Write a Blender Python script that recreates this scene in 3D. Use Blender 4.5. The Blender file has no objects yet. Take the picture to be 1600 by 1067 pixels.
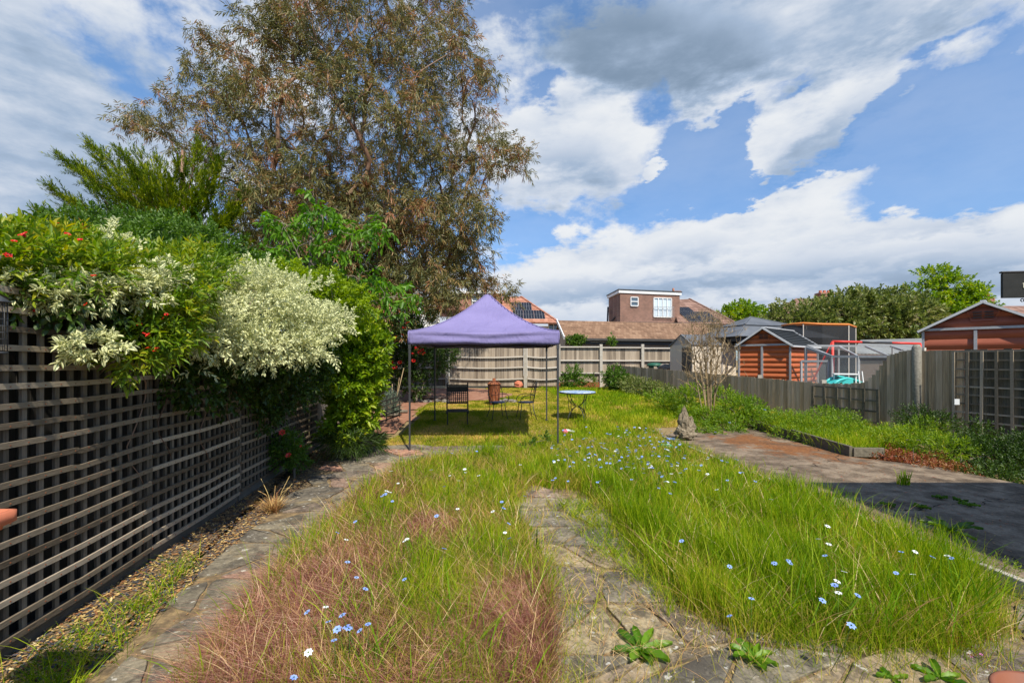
import bpy, math, random
import numpy as np
from mathutils import Vector, Matrix
random.seed(7); rng = np.random.default_rng(11)
S = bpy.context.scene
COL = S.collection
# ------------------------------------------------------------------ camera, light, exposure
F = 711.0; EYE = 1.82; HOR = 562.0
cd = bpy.data.cameras.new("camera"); cam = bpy.data.objects.new("camera", cd); COL.objects.link(cam)
cam.location = (0, 0, EYE); cam.rotation_euler = (math.radians(90), 0, 0)
cd.sensor_width = 36; cd.lens = 36 * F / 1600; cd.shift_y = (HOR - 533.5) / 1600
cd.clip_start = 0.05; cd.clip_end = 2000
S.camera = cam
SUN = Vector((0.34, -0.94, 1.27)).normalized()
sl = bpy.data.lights.new("sun", 'SUN'); sl.energy = 5.0; sl.angle = math.radians(0.5); sl.color = (1.0, 0.93, 0.80)
so = bpy.data.objects.new("sun", sl); COL.objects.link(so); so.rotation_euler = SUN.to_track_quat('Z', 'Y').to_euler()
S.view_settings.view_transform = 'Standard'; S.view_settings.look = 'None'
S.view_settings.exposure = 0.42; S.view_settings.gamma = 1.0

def P(px, py, Y):
    return Vector(((px - 800) / F * Y, Y, EYE - (py - HOR) / F * Y))

# ------------------------------------------------------------------ world: sky with clouds
W = bpy.data.worlds.new("World"); S.world = W; W.use_nodes = True
def make_world():
    nt = W.node_tree; N = nt.nodes; L = nt.links; N.clear()
    def nd(t, **k):
        n = N.new(t)
        for a, v in k.items(): setattr(n, a, v)
        return n
    def math_(op, a, b=None, c=None, clamp=False):
        n = nd('ShaderNodeMath', operation=op); n.use_clamp = clamp
        for i, v in enumerate((a, b, c)):
            if v is None: continue
            if isinstance(v, (int, float)): n.inputs[i].default_value = v
            else: L.new(v, n.inputs[i])
        return n.outputs[0]
    out = nd('ShaderNodeOutputWorld')
    sky = nd('ShaderNodeTexSky', sky_type='NISHITA'); sky.sun_disc = False
    sky.sun_elevation = math.asin(SUN.z); sky.sun_rotation = math.atan2(SUN.x, SUN.y)
    sky.air_density = 1.0; sky.dust_density = 0.3; sky.ozone_density = 2.5
    hs = nd('ShaderNodeHueSaturation'); hs.inputs['Saturation'].default_value = 1.12
    tc0 = nd('ShaderNodeTexCoord'); sp0 = nd('ShaderNodeSeparateXYZ'); L.new(tc0.outputs['Generated'], sp0.inputs[0])
    cr0 = nd('ShaderNodeValToRGB'); L.new(sp0.outputs[2], cr0.inputs[0]); e0 = cr0.color_ramp.elements
    e0[0].position = 0.0; e0[0].color = (.36, .46, .62, 1); e0[1].position = .5; e0[1].color = (1.05, 1.12, 1.16, 1); x0 = e0.new(.16); x0.color = (.62, .76, .92, 1)
    mu = nd('ShaderNodeMix', data_type='RGBA', blend_type='MULTIPLY'); mu.inputs[0].default_value = 1; L.new(sky.outputs[0], mu.inputs[6]); L.new(cr0.outputs[0], mu.inputs[7])
    L.new(mu.outputs[2], hs.inputs['Color'])
    b1 = nd('ShaderNodeBackground'); b1.inputs[1].default_value = 0.13; L.new(hs.outputs[0], b1.inputs[0])
    tc = nd('ShaderNodeTexCoord'); vec = tc.outputs['Generated']
    nrm = nd('ShaderNodeVectorMath', operation='NORMALIZE'); L.new(vec, nrm.inputs[0])
    sp = nd('ShaderNodeSeparateXYZ'); L.new(nrm.outputs[0], sp.inputs[0])
    az = math_('ARCTAN2', sp.outputs[0], sp.outputs[1]); el = math_('ARCSINE', sp.outputs[2])
    cb = nd('ShaderNodeCombineXYZ'); L.new(az, cb.inputs[0]); L.new(el, cb.inputs[1])
    # noise on the direction, flattened
    def noise(scale, detail, rough, sz=1.25, off=(0, 0, 0), dist=0.0):
        m = nd('ShaderNodeMapping'); m.inputs['Scale'].default_value = (1, 1, sz); m.inputs['Location'].default_value = off
        L.new(nrm.outputs[0], m.inputs[0])
        n = nd('ShaderNodeTexNoise'); n.inputs['Scale'].default_value = scale; n.inputs['Detail'].default_value = detail
        n.inputs['Roughness'].default_value = rough; n.inputs['Distortion'].default_value = dist
        L.new(m.outputs[0], n.inputs['Vector']); return n.outputs[0]
    n1 = noise(6.5, 10, 0.60); n2 = noise(2.6, 5, 0.55, 2.2, (3, 1, 5)); n3 = noise(9, 7, 0.6, 2.6, (0.0, 0.0, 0.22)); n4 = noise(16, 6, 0.6, 1.6, (2, 2, 2))
    # warp blob coordinates
    w = nd('ShaderNodeCombineXYZ'); L.new(math_('MULTIPLY', math_('SUBTRACT', n1, 0.5), 0.17), w.inputs[0])
    L.new(math_('MULTIPLY', math_('SUBTRACT', n3, 0.5), 0.14), w.inputs[1])
    ad = nd('ShaderNodeVectorMath', operation='ADD'); L.new(cb.outputs[0], ad.inputs[0]); L.new(w.outputs[0], ad.inputs[1])
    def blob(cx, cy, rx, ry, rot, amp, src=None):
        u = (cx - 800) / F; v = (HOR - cy) / F
        r = math.sqrt(1 + u * u + v * v); a0 = math.atan(u); e0 = math.asin(v / r)
        m = nd('ShaderNodeMapping', vector_type='TEXTURE')
        m.inputs['Location'].default_value = (a0, e0, 0); m.inputs['Rotation'].default_value = (0, 0, math.radians(rot))
        m.inputs['Scale'].default_value = (rx / F * math.cos(a0) ** 1.6, ry / F * math.cos(a0), 1)
        L.new(src or ad.outputs[0], m.inputs[0])
        ln = nd('ShaderNodeVectorMath', operation='LENGTH'); L.new(m.outputs[0], ln.inputs[0])
        mr = nd('ShaderNodeMapRange', interpolation_type='SMOOTHSTEP')
        mr.inputs[1].default_value = 1.35; mr.inputs[2].default_value = 0.45; mr.inputs[3].default_value = 0; mr.inputs[4].default_value = amp
        L.new(ln.outputs['Value'], mr.inputs[0]); return mr.outputs[0]
    def total(bl):
        s = None
        for b in bl:
            o = blob(*b); s = o if s is None else math_('ADD', s, o)
        return s
    cover = total([
        (150, 60, 420, 150, 0, .62), (90, 230, 260, 110, 0, .42), (60, 340, 320, 110, 0, .55), (330, 330, 200, 120, 0, .3), (300, 200, 130, 70, 0, -.10), (-250, 200, 330, 400, 0, .6),
        (640, 60, 330, 130, 0, .28), (760, 120, 120, 110, 0, .15), (560, 250, 180, 70, 0, .15),
        (1290, 10, 520, 110, 0, .95), (1110, 140, 130, 45, 12, .55), (1520, 110, 130, 48, 10, .36),
        (925, 100, 70, 45, 25, .5), (860, 140, 40, 30, 0, -.4), (1010, 160, 60, 30, 20, -.45), (905, 240, 125, 80, 5, 1.1), (770, 260, 90, 90, 0, .4), (1033, 270, 20, 14, 0, .7),
        (1280, 180, 125, 50, 26, 1.3), (1200, 215, 80, 45, 20, .9),
        (980, 385, 190, 52, 10, .62), (1150, 400, 240, 62, 0, .6), (1190, 335, 150, 30, 18, .5), (1400, 385, 260, 66, -3, .85), (1290, 300, 160, 30, 10, .45),
        (1640, 390, 220, 70, 0, .5), (760, 440, 300, 60, 0, .5), (1000, 475, 560, 50, 0, .6), (1400, 475, 420, 55, 0, .55), (1200, 520, 900, 40, 0, .5), (200, 480, 600, 80, 0, .5),
        (1330, 112, 130, 20, 0, -.55), (1470, 200, 110, 70, 0, -.4), (1125, 240, 40, 60, 0, -.3), (1040, 180, 60, 30, -20, -.35), (1560, 245, 160, 60, 10, -.5), (1100, 285, 70, 30, 10, -.22)])
    wisp = math_('MULTIPLY', math_('SUBTRACT', n1, 0.47), 1.35)
    wis2 = math_('MULTIPLY', math_('SUBTRACT', n4, 0.5), 0.95)
    dens = math_('ADD', math_('ADD', cover, wisp), wis2)
    mr = nd('ShaderNodeMapRange', interpolation_type='SMOOTHSTEP'); L.new(dens, mr.inputs[0])
    mr.inputs[1].default_value = .27; mr.inputs[2].default_value = .80
    mask = math_('MAXIMUM', mr.outputs[0], math_('MULTIPLY', math_('ADD', n2, -0.15), 0.40))
    dark = total([
        (1220, 5, 470, 90, 0, .50), (1000, 80, 220, 60, -20, .5), (1450, 60, 220, 50, 0, .3), (880, 290, 125, 50, 0, .42), (880, 215, 90, 55, 0, .22),
        (1285, 225, 110, 26, 22, .5), (1180, 440, 420, 26, 2, .34), (1500, 440, 300, 32, 0, .40), (930, 455, 330, 22, 3, .28), (1250, 500, 800, 40, 0, .35),
        (170, 130, 360, 80, 0, .50), (60, 300, 260, 110, 0, .62), (420, 60, 200, 60, 0, .25), (1080, 395, 90, 22, 0, .3), (1350, 372, 220, 18, 5, .2)])
    thick = math_('ADD', dark, math_('MULTIPLY', math_('SUBTRACT', n3, 0.48), 1.35))
    thick = math_('ADD', thick, math_('MULTIPLY', math_('SUBTRACT', n2, 0.5), 0.5))
    mr2 = nd('ShaderNodeMapRange', interpolation_type='SMOOTHSTEP'); L.new(thick, mr2.inputs[0])
    mr2.inputs[1].default_value = -.2; mr2.inputs[2].default_value = 1.25
    cr = nd('ShaderNodeValToRGB'); L.new(mr2.outputs[0], cr.inputs[0])
    e = cr.color_ramp.elements
    e[0].position = 0.0; e[0].color = (.63, .65, .675, 1); e[1].position = 1; e[1].color = (.165, .23, .32, 1)
    x = e.new(.3); x.color = (.47, .52, .60, 1); x = e.new(.6); x.color = (.29, .37, .49, 1)
    b2 = nd('ShaderNodeBackground'); b2.inputs[1].default_value = 1.0; L.new(cr.outputs[0], b2.inputs[0])
    mx = nd('ShaderNodeMixShader'); L.new(mask, mx.inputs[0]); L.new(b1.outputs[0], mx.inputs[1]); L.new(b2.outputs[0], mx.inputs[2])
    L.new(mx.outputs[0], out.inputs[0])
make_world()

# ------------------------------------------------------------------ object helpers
def tag(o, label=None, cat=None, group=None, kind=None):
    if label: o['label'] = label
    if cat: o['category'] = cat
    if group: o['group'] = group
    if kind: o['kind'] = kind
    return o
def thing(name, label, cat, loc=(0, 0, 0), rz=0.0, group=None):
    o = bpy.data.objects.new(name, None); COL.objects.link(o); o.empty_display_size = .1
    o.location = loc; o.rotation_euler = (0, 0, rz); return tag(o, label, cat, group)
def copy_tree(o, parent=None):
    kids = [c for c in COL.objects if c.parent is o]
    c = o.copy(); COL.objects.link(c); c.parent = parent
    for k in kids: copy_tree(k, c)
    return c
class MB:
    """mesh builder: boxes, bars, tubes, prisms; every piece gets its own rnd value"""
    def __init__(s): s.v = []; s.f = []; s.mi = []; s.r = []; s.sm = []
    def raw(s, vs, fs, mi=0, smooth=False, r=None):
        b = len(s.v); r = random.random() if r is None else r
        s.v += [tuple(v) for v in vs]; s.r += [r] * len(vs)
        for f in fs: s.f.append(tuple(b + i for i in f)); s.mi.append(mi); s.sm.append(smooth)
    def box(s, c, size, rz=0.0, mi=0, rot=None, taper=1.0, r=None):
        x, y, z = (k / 2 for k in size); R = rot or Matrix.Rotation(rz, 3, 'Z'); c = Vector(c)
        vs = [c + R @ Vector((sx * x * (taper if sz > 0 else 1), sy * y * (taper if sz > 0 else 1), sz * z)) for sz in (-1, 1) for sx, sy in ((-1, -1), (1, -1), (1, 1), (-1, 1))]
        s.raw(vs, [(3, 2, 1, 0), (4, 5, 6, 7), (0, 1, 5, 4), (1, 2, 6, 5), (2, 3, 7, 6), (3, 0, 4, 7)], mi, r=r)
    def bar(s, a, b, w, h, mi=0, up=(0, 0, 1), r=None):
        a, b = Vector(a), Vector(b); d = (b - a); l = d.length; d.normalize(); up = Vector(up)
        if abs(d.dot(up)) > .99: up = Vector((1, 0, 0))
        sd = d.cross(up).normalized(); u = sd.cross(d)
        R = Matrix((d, sd, u)).transposed(); s.box((a + b) / 2, (l, w, h), mi=mi, rot=R, r=r)
    def tube(s, pts, rad, n=8, mi=0, cap=True, r=None):
        pts = [Vector(p) for p in pts]; m = len(pts)
        if not hasattr(rad, '__len__'): rad = [rad] * m
        vs = []; ref = None
        for i, p in enumerate(pts):
            d = (pts[min(i + 1, m - 1)] - pts[max(i - 1, 0)])
            if d.length < 1e-9: d = Vector((0, 0, 1))
            d.normalize()
            if ref is None: ref = Vector((1, 0, 0)) if abs(d.x) < .8 else Vector((0, 1, 0))
            ref = (ref - d * ref.dot(d)).normalized(); q = d.cross(ref)
            vs += [p + (ref * math.cos(2 * math.pi * k / n) + q * math.sin(2 * math.pi * k / n)) * rad[i] for k in range(n)]
        fs = [(i * n + k, i * n + (k + 1) % n, (i + 1) * n + (k + 1) % n, (i + 1) * n + k) for i in range(m - 1) for k in range(n)]
        if cap: fs += [tuple(range(n))[::-1], tuple((m - 1) * n + k for k in range(n))]
        s.raw(vs, fs, mi, True, r)
    def lathe(s, c, prof, n=24, mi=0, r=None, wob=0.0):
        c = Vector(c); vs = []
        for (q, z) in prof:
            vs += [c + Vector((q * math.cos(2 * math.pi * k / n) * (1 + wob * math.sin(k * 2.1 + z * 9)), q * math.sin(2 * math.pi * k / n), z)) for k in range(n)]
        fs = [(i * n + k, i * n + (k + 1) % n, (i + 1) * n + (k + 1) % n, (i + 1) * n + k) for i in range(len(prof) - 1) for k in range(n)]
        fs += [tuple(range(n))[::-1], tuple((len(prof) - 1) * n + k for k in range(n))]
        s.raw(vs, fs, mi, True, r)
    def prism(s, poly, z0, z1, mi=0, r=None):
        n = len(poly); vs = [(p[0], p[1], z0) for p in poly] + [(p[0], p[1], z1) for p in poly]
        fs = [tuple(range(n))[::-1], tuple(range(n, 2 * n))] + [(i, (i + 1) % n, n + (i + 1) % n, n + i) for i in range(n)]
        s.raw(vs, fs, mi, r=r)
    def slab(s, quad, t, mi=0, r=None):
        """a sheet through 3-4 points given thickness t downwards along its normal"""
        q = [Vector(p) for p in quad]; nn = (q[1] - q[0]).cross(q[2] - q[0]).normalized()
        if nn.z < 0: nn = -nn
        n = len(q); vs = q + [p - nn * t for p in q]
        fs = [tuple(range(n)), tuple(range(n, 2 * n))[::-1]] + [(i, n + i, n + (i + 1) % n, (i + 1) % n) for i in range(n)]
        s.raw(vs, fs, mi, r=r)
    def build(s, name, mats, parent=None, bevel=0.0):
        me = bpy.data.meshes.new(name); me.from_pydata(s.v, [], s.f)
        mats = mats if isinstance(mats, (list, tuple)) else [mats]
        for m in mats: me.materials.append(m)
        me.polygons.foreach_set('material_index', s.mi); me.polygons.foreach_set('use_smooth', s.sm)
        a = me.attributes.new('rnd', 'FLOAT', 'POINT'); a.data.foreach_set('value', np.array(s.r, dtype=np.float32))
        me.update()
        o = bpy.data.objects.new(name, me); COL.objects.link(o)
        if parent: o.parent = parent
        if bevel:
            b = o.modifiers.new('bevel', 'BEVEL'); b.width = bevel; b.segments = 2; b.limit_method = 'ANGLE'
        return o
def npmesh(name, V, faces_list, mats, parent=None, attrs=None, smooth=True, mi=None):
    """V (n,3); faces_list: list of int arrays (m,k)"""
    me = bpy.data.meshes.new(name); me.vertices.add(len(V)); me.vertices.foreach_set('co', np.ascontiguousarray(V, dtype=np.float32).ravel())
    loops = np.concatenate([f.ravel() for f in faces_list]).astype(np.int32)
    tot = np.concatenate([np.full(len(f), f.shape[1], dtype=np.int32) for f in faces_list])
    st = np.concatenate([[0], np.cumsum(tot)[:-1]]).astype(np.int32)
    me.loops.add(len(loops)); me.loops.foreach_set('vertex_index', loops)
    me.polygons.add(len(tot)); me.polygons.foreach_set('loop_start', st); me.polygons.foreach_set('loop_total', tot)
    me.polygons.foreach_set('use_smooth', np.full(len(tot), smooth))
    for m in (mats if isinstance(mats, (list, tuple)) else [mats]): me.materials.append(m)
    if mi is not None: me.polygons.foreach_set('material_index', mi.astype(np.int32))
    for k, a in (attrs or {}).items():
        at = me.attributes.new(k, 'FLOAT', 'POINT'); at.data.foreach_set('value', np.ascontiguousarray(a, dtype=np.float32))
    me.update(calc_edges=True)
    o = bpy.data.objects.new(name, me); COL.objects.link(o)
    if parent: o.parent = parent
    return o

# ------------------------------------------------------------------ materials
def ramp(cr, stops):
    e = cr.color_ramp.elements
    e[0].position, e[0].color = stops[0][0], (*stops[0][1], 1); e[1].position, e[1].color = stops[-1][0], (*stops[-1][1], 1)
    for p, c in stops[1:-1]: x = e.new(p); x.color = (*c, 1)
class NT:
    def __init__(s, name):
        s.m = bpy.data.materials.new(name); s.m.use_nodes = True; s.t = s.m.node_tree; s.N = s.t.nodes; s.L = s.t.links
        s.b = s.N['Principled BSDF']; s.out = s.N['Material Output']
        s.tc = s.N.new('ShaderNodeTexCoord')
    def nd(s, t, **k):
        n = s.N.new(t)
        for a, v in k.items(): setattr(n, a, v)
        return n
    def put(s, sock, v):
        if isinstance(v, (int, float)): sock.default_value = v
        elif isinstance(v, tuple): sock.default_value = v if len(v) != 3 or sock.type != 'RGBA' else (*v, 1)
        else: s.L.new(v, sock)
    def math(s, op, a, b=0.0, clamp=False):
        n = s.nd('ShaderNodeMath', operation=op); n.use_clamp = clamp; s.put(n.inputs[0], a); s.put(n.inputs[1], b); return n.outputs[0]
    def noise(s, scale=5, sc=(1, 1, 1), detail=6, rough=.6, dist=0, off=(0, 0, 0), rot=(0, 0, 0), obj=False):
        m = s.nd('ShaderNodeMapping'); m.inputs['Scale'].default_value = sc; m.inputs['Location'].default_value = off; m.inputs['Rotation'].default_value = rot
        s.L.new(s.tc.outputs['Object'] if obj else s.geo(), m.inputs[0])
        n = s.nd('ShaderNodeTexNoise'); n.inputs['Scale'].default_value = scale; n.inputs['Detail'].default_value = detail; n.inputs['Roughness'].default_value = rough; n.inputs['Distortion'].default_value = dist
        s.L.new(m.outputs[0], n.inputs['Vector']); return n.outputs[0]
    def geo(s):
        if not hasattr(s, '_g'): s._g = s.nd('ShaderNodeNewGeometry').outputs['Position']
        return s._g
    def attr(s, name): n = s.nd('ShaderNodeAttribute'); n.attribute_name = name; return n.outputs['Fac']
    def ramp(s, fac, stops): n = s.nd('ShaderNodeValToRGB'); s.L.new(fac, n.inputs[0]); ramp(n, stops); return n.outputs[0]
    def step(s, fac, a, b): n = s.nd('ShaderNodeMapRange', interpolation_type='SMOOTHSTEP'); s.L.new(fac, n.inputs[0]); n.inputs[1].default_value = a; n.inputs[2].default_value = b; return n.outputs[0]
    def mix(s, f, a, b, mode='MIX'):
        n = s.nd('ShaderNodeMix', data_type='RGBA', blend_type=mode); s.put(n.inputs[0], f); s.put(n.inputs[6], a); s.put(n.inputs[7], b); return n.outputs[2]
    def bump(s, h, st=.3, dist=.02):
        n = s.nd('ShaderNodeBump'); n.inputs['Strength'].default_value = st; n.inputs['Distance'].default_value = dist; s.L.new(h, n.inputs['Height']); s.L.new(n.outputs[0], s.b.inputs['Normal']); return n.outputs[0]
    def fin(s, col, rough=.8, metal=0, spec=.3):
        s.put(s.b.inputs['Base Color'], col); s.put(s.b.inputs['Roughness'], rough); s.b.inputs['Metallic'].default_value = metal; s.b.inputs['Specular IOR Level'].default_value = spec; return s.m
def mat(name, stops, scale=5, sc=(1, 1, 1), rough=.8, bump=.25, bd=.01, rnd=.3, metal=0, spec=.3, dist=0, obj=True, rot=(0, 0, 0)):
    t = NT(name); n = t.noise(scale, sc, dist=dist, obj=obj, rot=rot)
    n2 = t.math('MULTIPLY', t.math('SUBTRACT', n, .5), 1.6); f = t.math('ADD', t.math('ADD', t.math('MULTIPLY', n2, 1 - rnd), t.math('MULTIPLY', t.math('SUBTRACT', t.attr('rnd'), .5), rnd * 1.6)), .5)
    c = t.ramp(f, stops)
    if bump: t.bump(n, bump, bd)
    return t.fin(c, rough, metal, spec)
def leafmat(name, stops, edge=None, trans=.35, rough=.45, nscale=.8, rnd=.65, spec=.4, tcol=None, ew=(.35, .75)):
    t = NT(name); n = t.noise(nscale, detail=3)
    f = t.math('ADD', t.math('MULTIPLY', t.math('SUBTRACT', n, .5), (1 - rnd) * 3.0), t.math('ADD', t.math('MULTIPLY', t.math('SUBTRACT', t.attr('rnd'), .5), rnd * 1.25), .5))
    c = t.ramp(f, stops)
    if edge:
        e = t.step(t.attr('edge'), *ew); c = t.mix(e, c, edge)
    t.fin(c, rough, 0, spec)
    tr = t.nd('ShaderNodeBsdfTranslucent'); hs = t.nd('ShaderNodeHueSaturation'); hs.inputs['Value'].default_value = 1.5; hs.inputs['Saturation'].default_value = 1.1
    t.L.new(c, hs.inputs['Color']); t.L.new(hs.outputs[0], tr.inputs[0])
    mx = t.nd('ShaderNodeMixShader'); mx.inputs[0].default_value = trans; t.L.new(t.b.outputs[0], mx.inputs[1]); t.L.new(tr.outputs[0], mx.inputs[2]); t.L.new(mx.outputs[0], t.out.inputs[0])
    return t.m
G = {}
G['trellis_h'] = mat('weathered_slat', [(0, (.08, .06, .04)), (.4, (.20, .16, .11)), (.7, (.31, .25, .18)), (1, (.44, .365, .27))], 14, (6, .5, 6), .85, .5, .004, .55, obj=False)
G['trellis_v'] = mat('weathered_upright', [(0, (.06, .047, .034)), (.5, (.14, .115, .085)), (1, (.23, .195, .15))], 14, (6, 6, .5), .85, .5, .004, .35, obj=False)
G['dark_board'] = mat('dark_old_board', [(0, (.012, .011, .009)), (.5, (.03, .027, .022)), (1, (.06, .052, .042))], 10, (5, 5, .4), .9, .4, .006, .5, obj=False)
G['trellis_back_board'] = mat('dark_back_board', [(0, (.06, .052, .035)), (.5, (.12, .108, .075)), (1, (.19, .17, .125))], 6, (6, 6, .3), .9, .6, .01, .4, obj=False)  # darker tone for the fence boards behind the wall trellis
G['gravel_board'] = mat('gravel_board', [(0, (.06, .055, .045)), (1, (.16, .145, .12))], 8, (3, .6, 3), .9, .4, .006, .3, obj=False)
G['grey_board'] = mat('grey_board', [(0, (.12, .092, .068)), (.35, (.23, .185, .14)), (.65, (.32, .26, .195)), (1, (.43, .36, .28))], 5, (6, 6, .35), .9, .5, .01, .45, obj=False)
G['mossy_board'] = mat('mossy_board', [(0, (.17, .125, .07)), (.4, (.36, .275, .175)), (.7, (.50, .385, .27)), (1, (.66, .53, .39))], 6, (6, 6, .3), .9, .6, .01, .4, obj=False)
G['rail'] = mat('pale_rail', [(0, (.38, .34, .29)), (1, (.62, .57, .50))], 8, (1, 6, 6), .8, .3, .005, .3, obj=False)
G['concrete_post'] = mat('concrete_post', [(0, (.22, .20, .165)), (.5, (.36, .33, .28)), (1, (.50, .47, .41))], 9, (1, 1, 1), .9, .4, .01, .3, obj=False)
G['lichen_post'] = mat('lichen_post', [(0, (.13, .12, .10)), (.5, (.25, .235, .195)), (1, (.46, .44, .38))], 26, (1, 1, 1), .95, .6, .01, .2, obj=False)
G['black_metal'] = mat('black_metal', [(0, (.018, .018, .02)), (1, (.05, .05, .055))], 20, rough=.45, bump=.05, spec=.5)
G['wrought'] = mat('wrought_iron', [(0, (.02, .022, .025)), (1, (.07, .075, .08))], 25, rough=.5, bump=.1, spec=.5)
G['grey_metal'] = mat('grey_metal', [(0, (.22, .23, .24)), (1, (.40, .41, .42))], 12, rough=.5, bump=.05, spec=.5, metal=.2)
G['white_paint'] = mat('white_paint', [(0, (.62, .63, .63)), (1, (.82, .82, .80))], 4, rough=.5, bump=.05)
G['bark'] = mat('red_brown_bark', [(0, (.07, .04, .028)), (.4, (.17, .095, .06)), (.7, (.27, .17, .115)), (1, (.38, .29, .22))], 5, (2, 2, .5), .9, .6, .03, .3, obj=False)
G['grey_bark'] = mat('grey_bark', [(0, (.10, .08, .06)), (1, (.26, .22, .17))], 9, (2, 2, .5), .9, .5, .01, .3, obj=False)
G['tan_bark'] = mat('tan_bark', [(0, (.15, .10, .05)), (.5, (.27, .195, .105)), (1, (.40, .30, .18))], 9, (2, 2, .5), .85, .4, .01, .4, obj=False)
G['timber'] = mat('old_timber', [(0, (.05, .045, .03)), (.5, (.12, .105, .075)), (1, (.22, .19, .14))], 7, (4, .6, 4), .9, .5, .01, .3, obj=False)
G['terracotta'] = mat('terracotta', [(0, (.36, .11, .055)), (.5, (.50, .16, .085)), (1, (.60, .24, .14))], 6, rough=.75, bump=.15, bd=.003, rnd=.1)
G['rust'] = mat('rusty_steel', [(0, (.07, .02, .01)), (.5, (.22, .065, .025)), (1, (.36, .16, .08))], 9, rough=.85, bump=.3, rnd=.1)
# ------------------------------------------------------------------ vegetation kit
def unit(a): return a / np.maximum(np.linalg.norm(a, axis=1, keepdims=True), 1e-9)
def rdir(n): return unit(rng.normal(size=(n, 3)))
def leaf_verts(Pb, A, Nn, Ln, Wd, bend=.15, fold=.2):
    A = unit(A); Sd = unit(np.cross(A, Nn)); Nn = np.cross(Sd, A); L = Ln[:, None]; Wd = Wd[:, None]
    dn = np.array([[0, 0, -1.]]) * L * bend
    V = np.stack([Pb, Pb + A * L * .32 + Sd * Wd * .46 + Nn * Wd * fold, Pb + A * L * .68 + Sd * Wd * .40 + Nn * Wd * fold + dn * .4,
                  Pb + A * L + dn, Pb + A * L * .68 - Sd * Wd * .40 + Nn * Wd * fold + dn * .4, Pb + A * L * .32 - Sd * Wd * .46 + Nn * Wd * fold], axis=1)
    return V
def leaf_obj(name, V, mats, parent, rnd, mi=None):
    n = len(V); b = np.arange(n)[:, None] * 6
    f = np.concatenate([b + [0, 1, 2, 3], b + [0, 3, 4, 5]], axis=1).reshape(-1, 4)
    return npmesh(name, V.reshape(-1, 3), [f], mats, parent, {'rnd': np.repeat(rnd, 6), 'edge': np.tile([0, 1, 1, 0, 1, 1], n)}, True, None if mi is None else np.repeat(mi, 2))
def sprigs(Pn, An, K, stem, ll, lw, spread=55, droop=0.0, up=0.0, jl=.3, bend=.15, flat=0.0):
    """K leaves along each sprig of length stem starting at Pn with axis An"""
    n = len(Pn); An = unit(An); ref = rdir(n); U = unit(np.cross(An, ref)); Vv = np.cross(An, U)
    t = np.linspace(.08, 1, K)[None, :] + rng.uniform(-.05, .05, (n, K)); ph = np.arange(K)[None, :] * 2.4 + rng.uniform(0, 6.28, (n, 1)) + rng.normal(0, .25, (n, K))
    rad = U[:, None] * np.cos(ph)[..., None] + Vv[:, None] * np.sin(ph)[..., None]
    base = Pn[:, None] + An[:, None] * (t * stem)[..., None]; base[..., 2] -= (t ** 2) * stem * droop * .6
    sp = np.radians(spread) * (1.15 - .6 * t) + rng.normal(0, .15, (n, K))
    d = An[:, None] * np.cos(sp)[..., None] + rad * np.sin(sp)[..., None]; d = d + rng.normal(0, .12, d.shape); d[..., 2] += up - droop
    d = d.reshape(-1, 3); base = base.reshape(-1, 3)
    nn = np.array([[0, 0, 1.0]]) * (1 if flat else .8) + rdir(len(d)) * (.35 if flat else .8)
    L = ll * rng.uniform(1 - jl, 1 + jl, len(d)); Wd = lw * rng.uniform(1 - jl, 1 + jl, len(d))
    return leaf_verts(base, d, nn, L, Wd, bend), np.clip(np.repeat(rng.uniform(0, 1, n), K) * .5 + rng.uniform(0, 1, len(d)) * .5, 0, 1)
def blobs_pts(blobs, dens, lump=.25, inner=.55, up=.4, front=False):
    """blobs: (px,py,Y,rx,ry,rz) -> sample points and outward axes"""
    Ps, As = [], []
    for (px, py, Y, rx, ry, rz) in blobs:
        c = np.array(P(px, py, Y)); ar = 4 * math.pi * ((rx * ry) ** 1.6 + (rx * rz) ** 1.6 + (ry * rz) ** 1.6) ** (1 / 1.6) / 3 ** (1 / 1.6)
        n = max(6, int(ar * dens)); d = rdir(n)
        k = rng.uniform(0, 9, 3); lum = 1 + lump * (np.sin(d @ (rdir(1)[0] * 7) + k[0]) * .6 + np.sin(d @ (rdir(1)[0] * 12) + k[1]) * .4)
        rr = np.where(rng.uniform(size=n) < .6, rng.uniform(.86, 1.06, n), rng.uniform(inner, .95, n)) * lum
        p = c + d * np.array([rx, ry, rz]) * rr[:, None]; nrm = unit(d / np.array([rx, ry, rz]))
        Ps.append(p); As.append(nrm + np.array([0, 0, up]) + rng.normal(0, .35, (n, 3)))
    return np.concatenate(Ps), np.concatenate(As)
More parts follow.
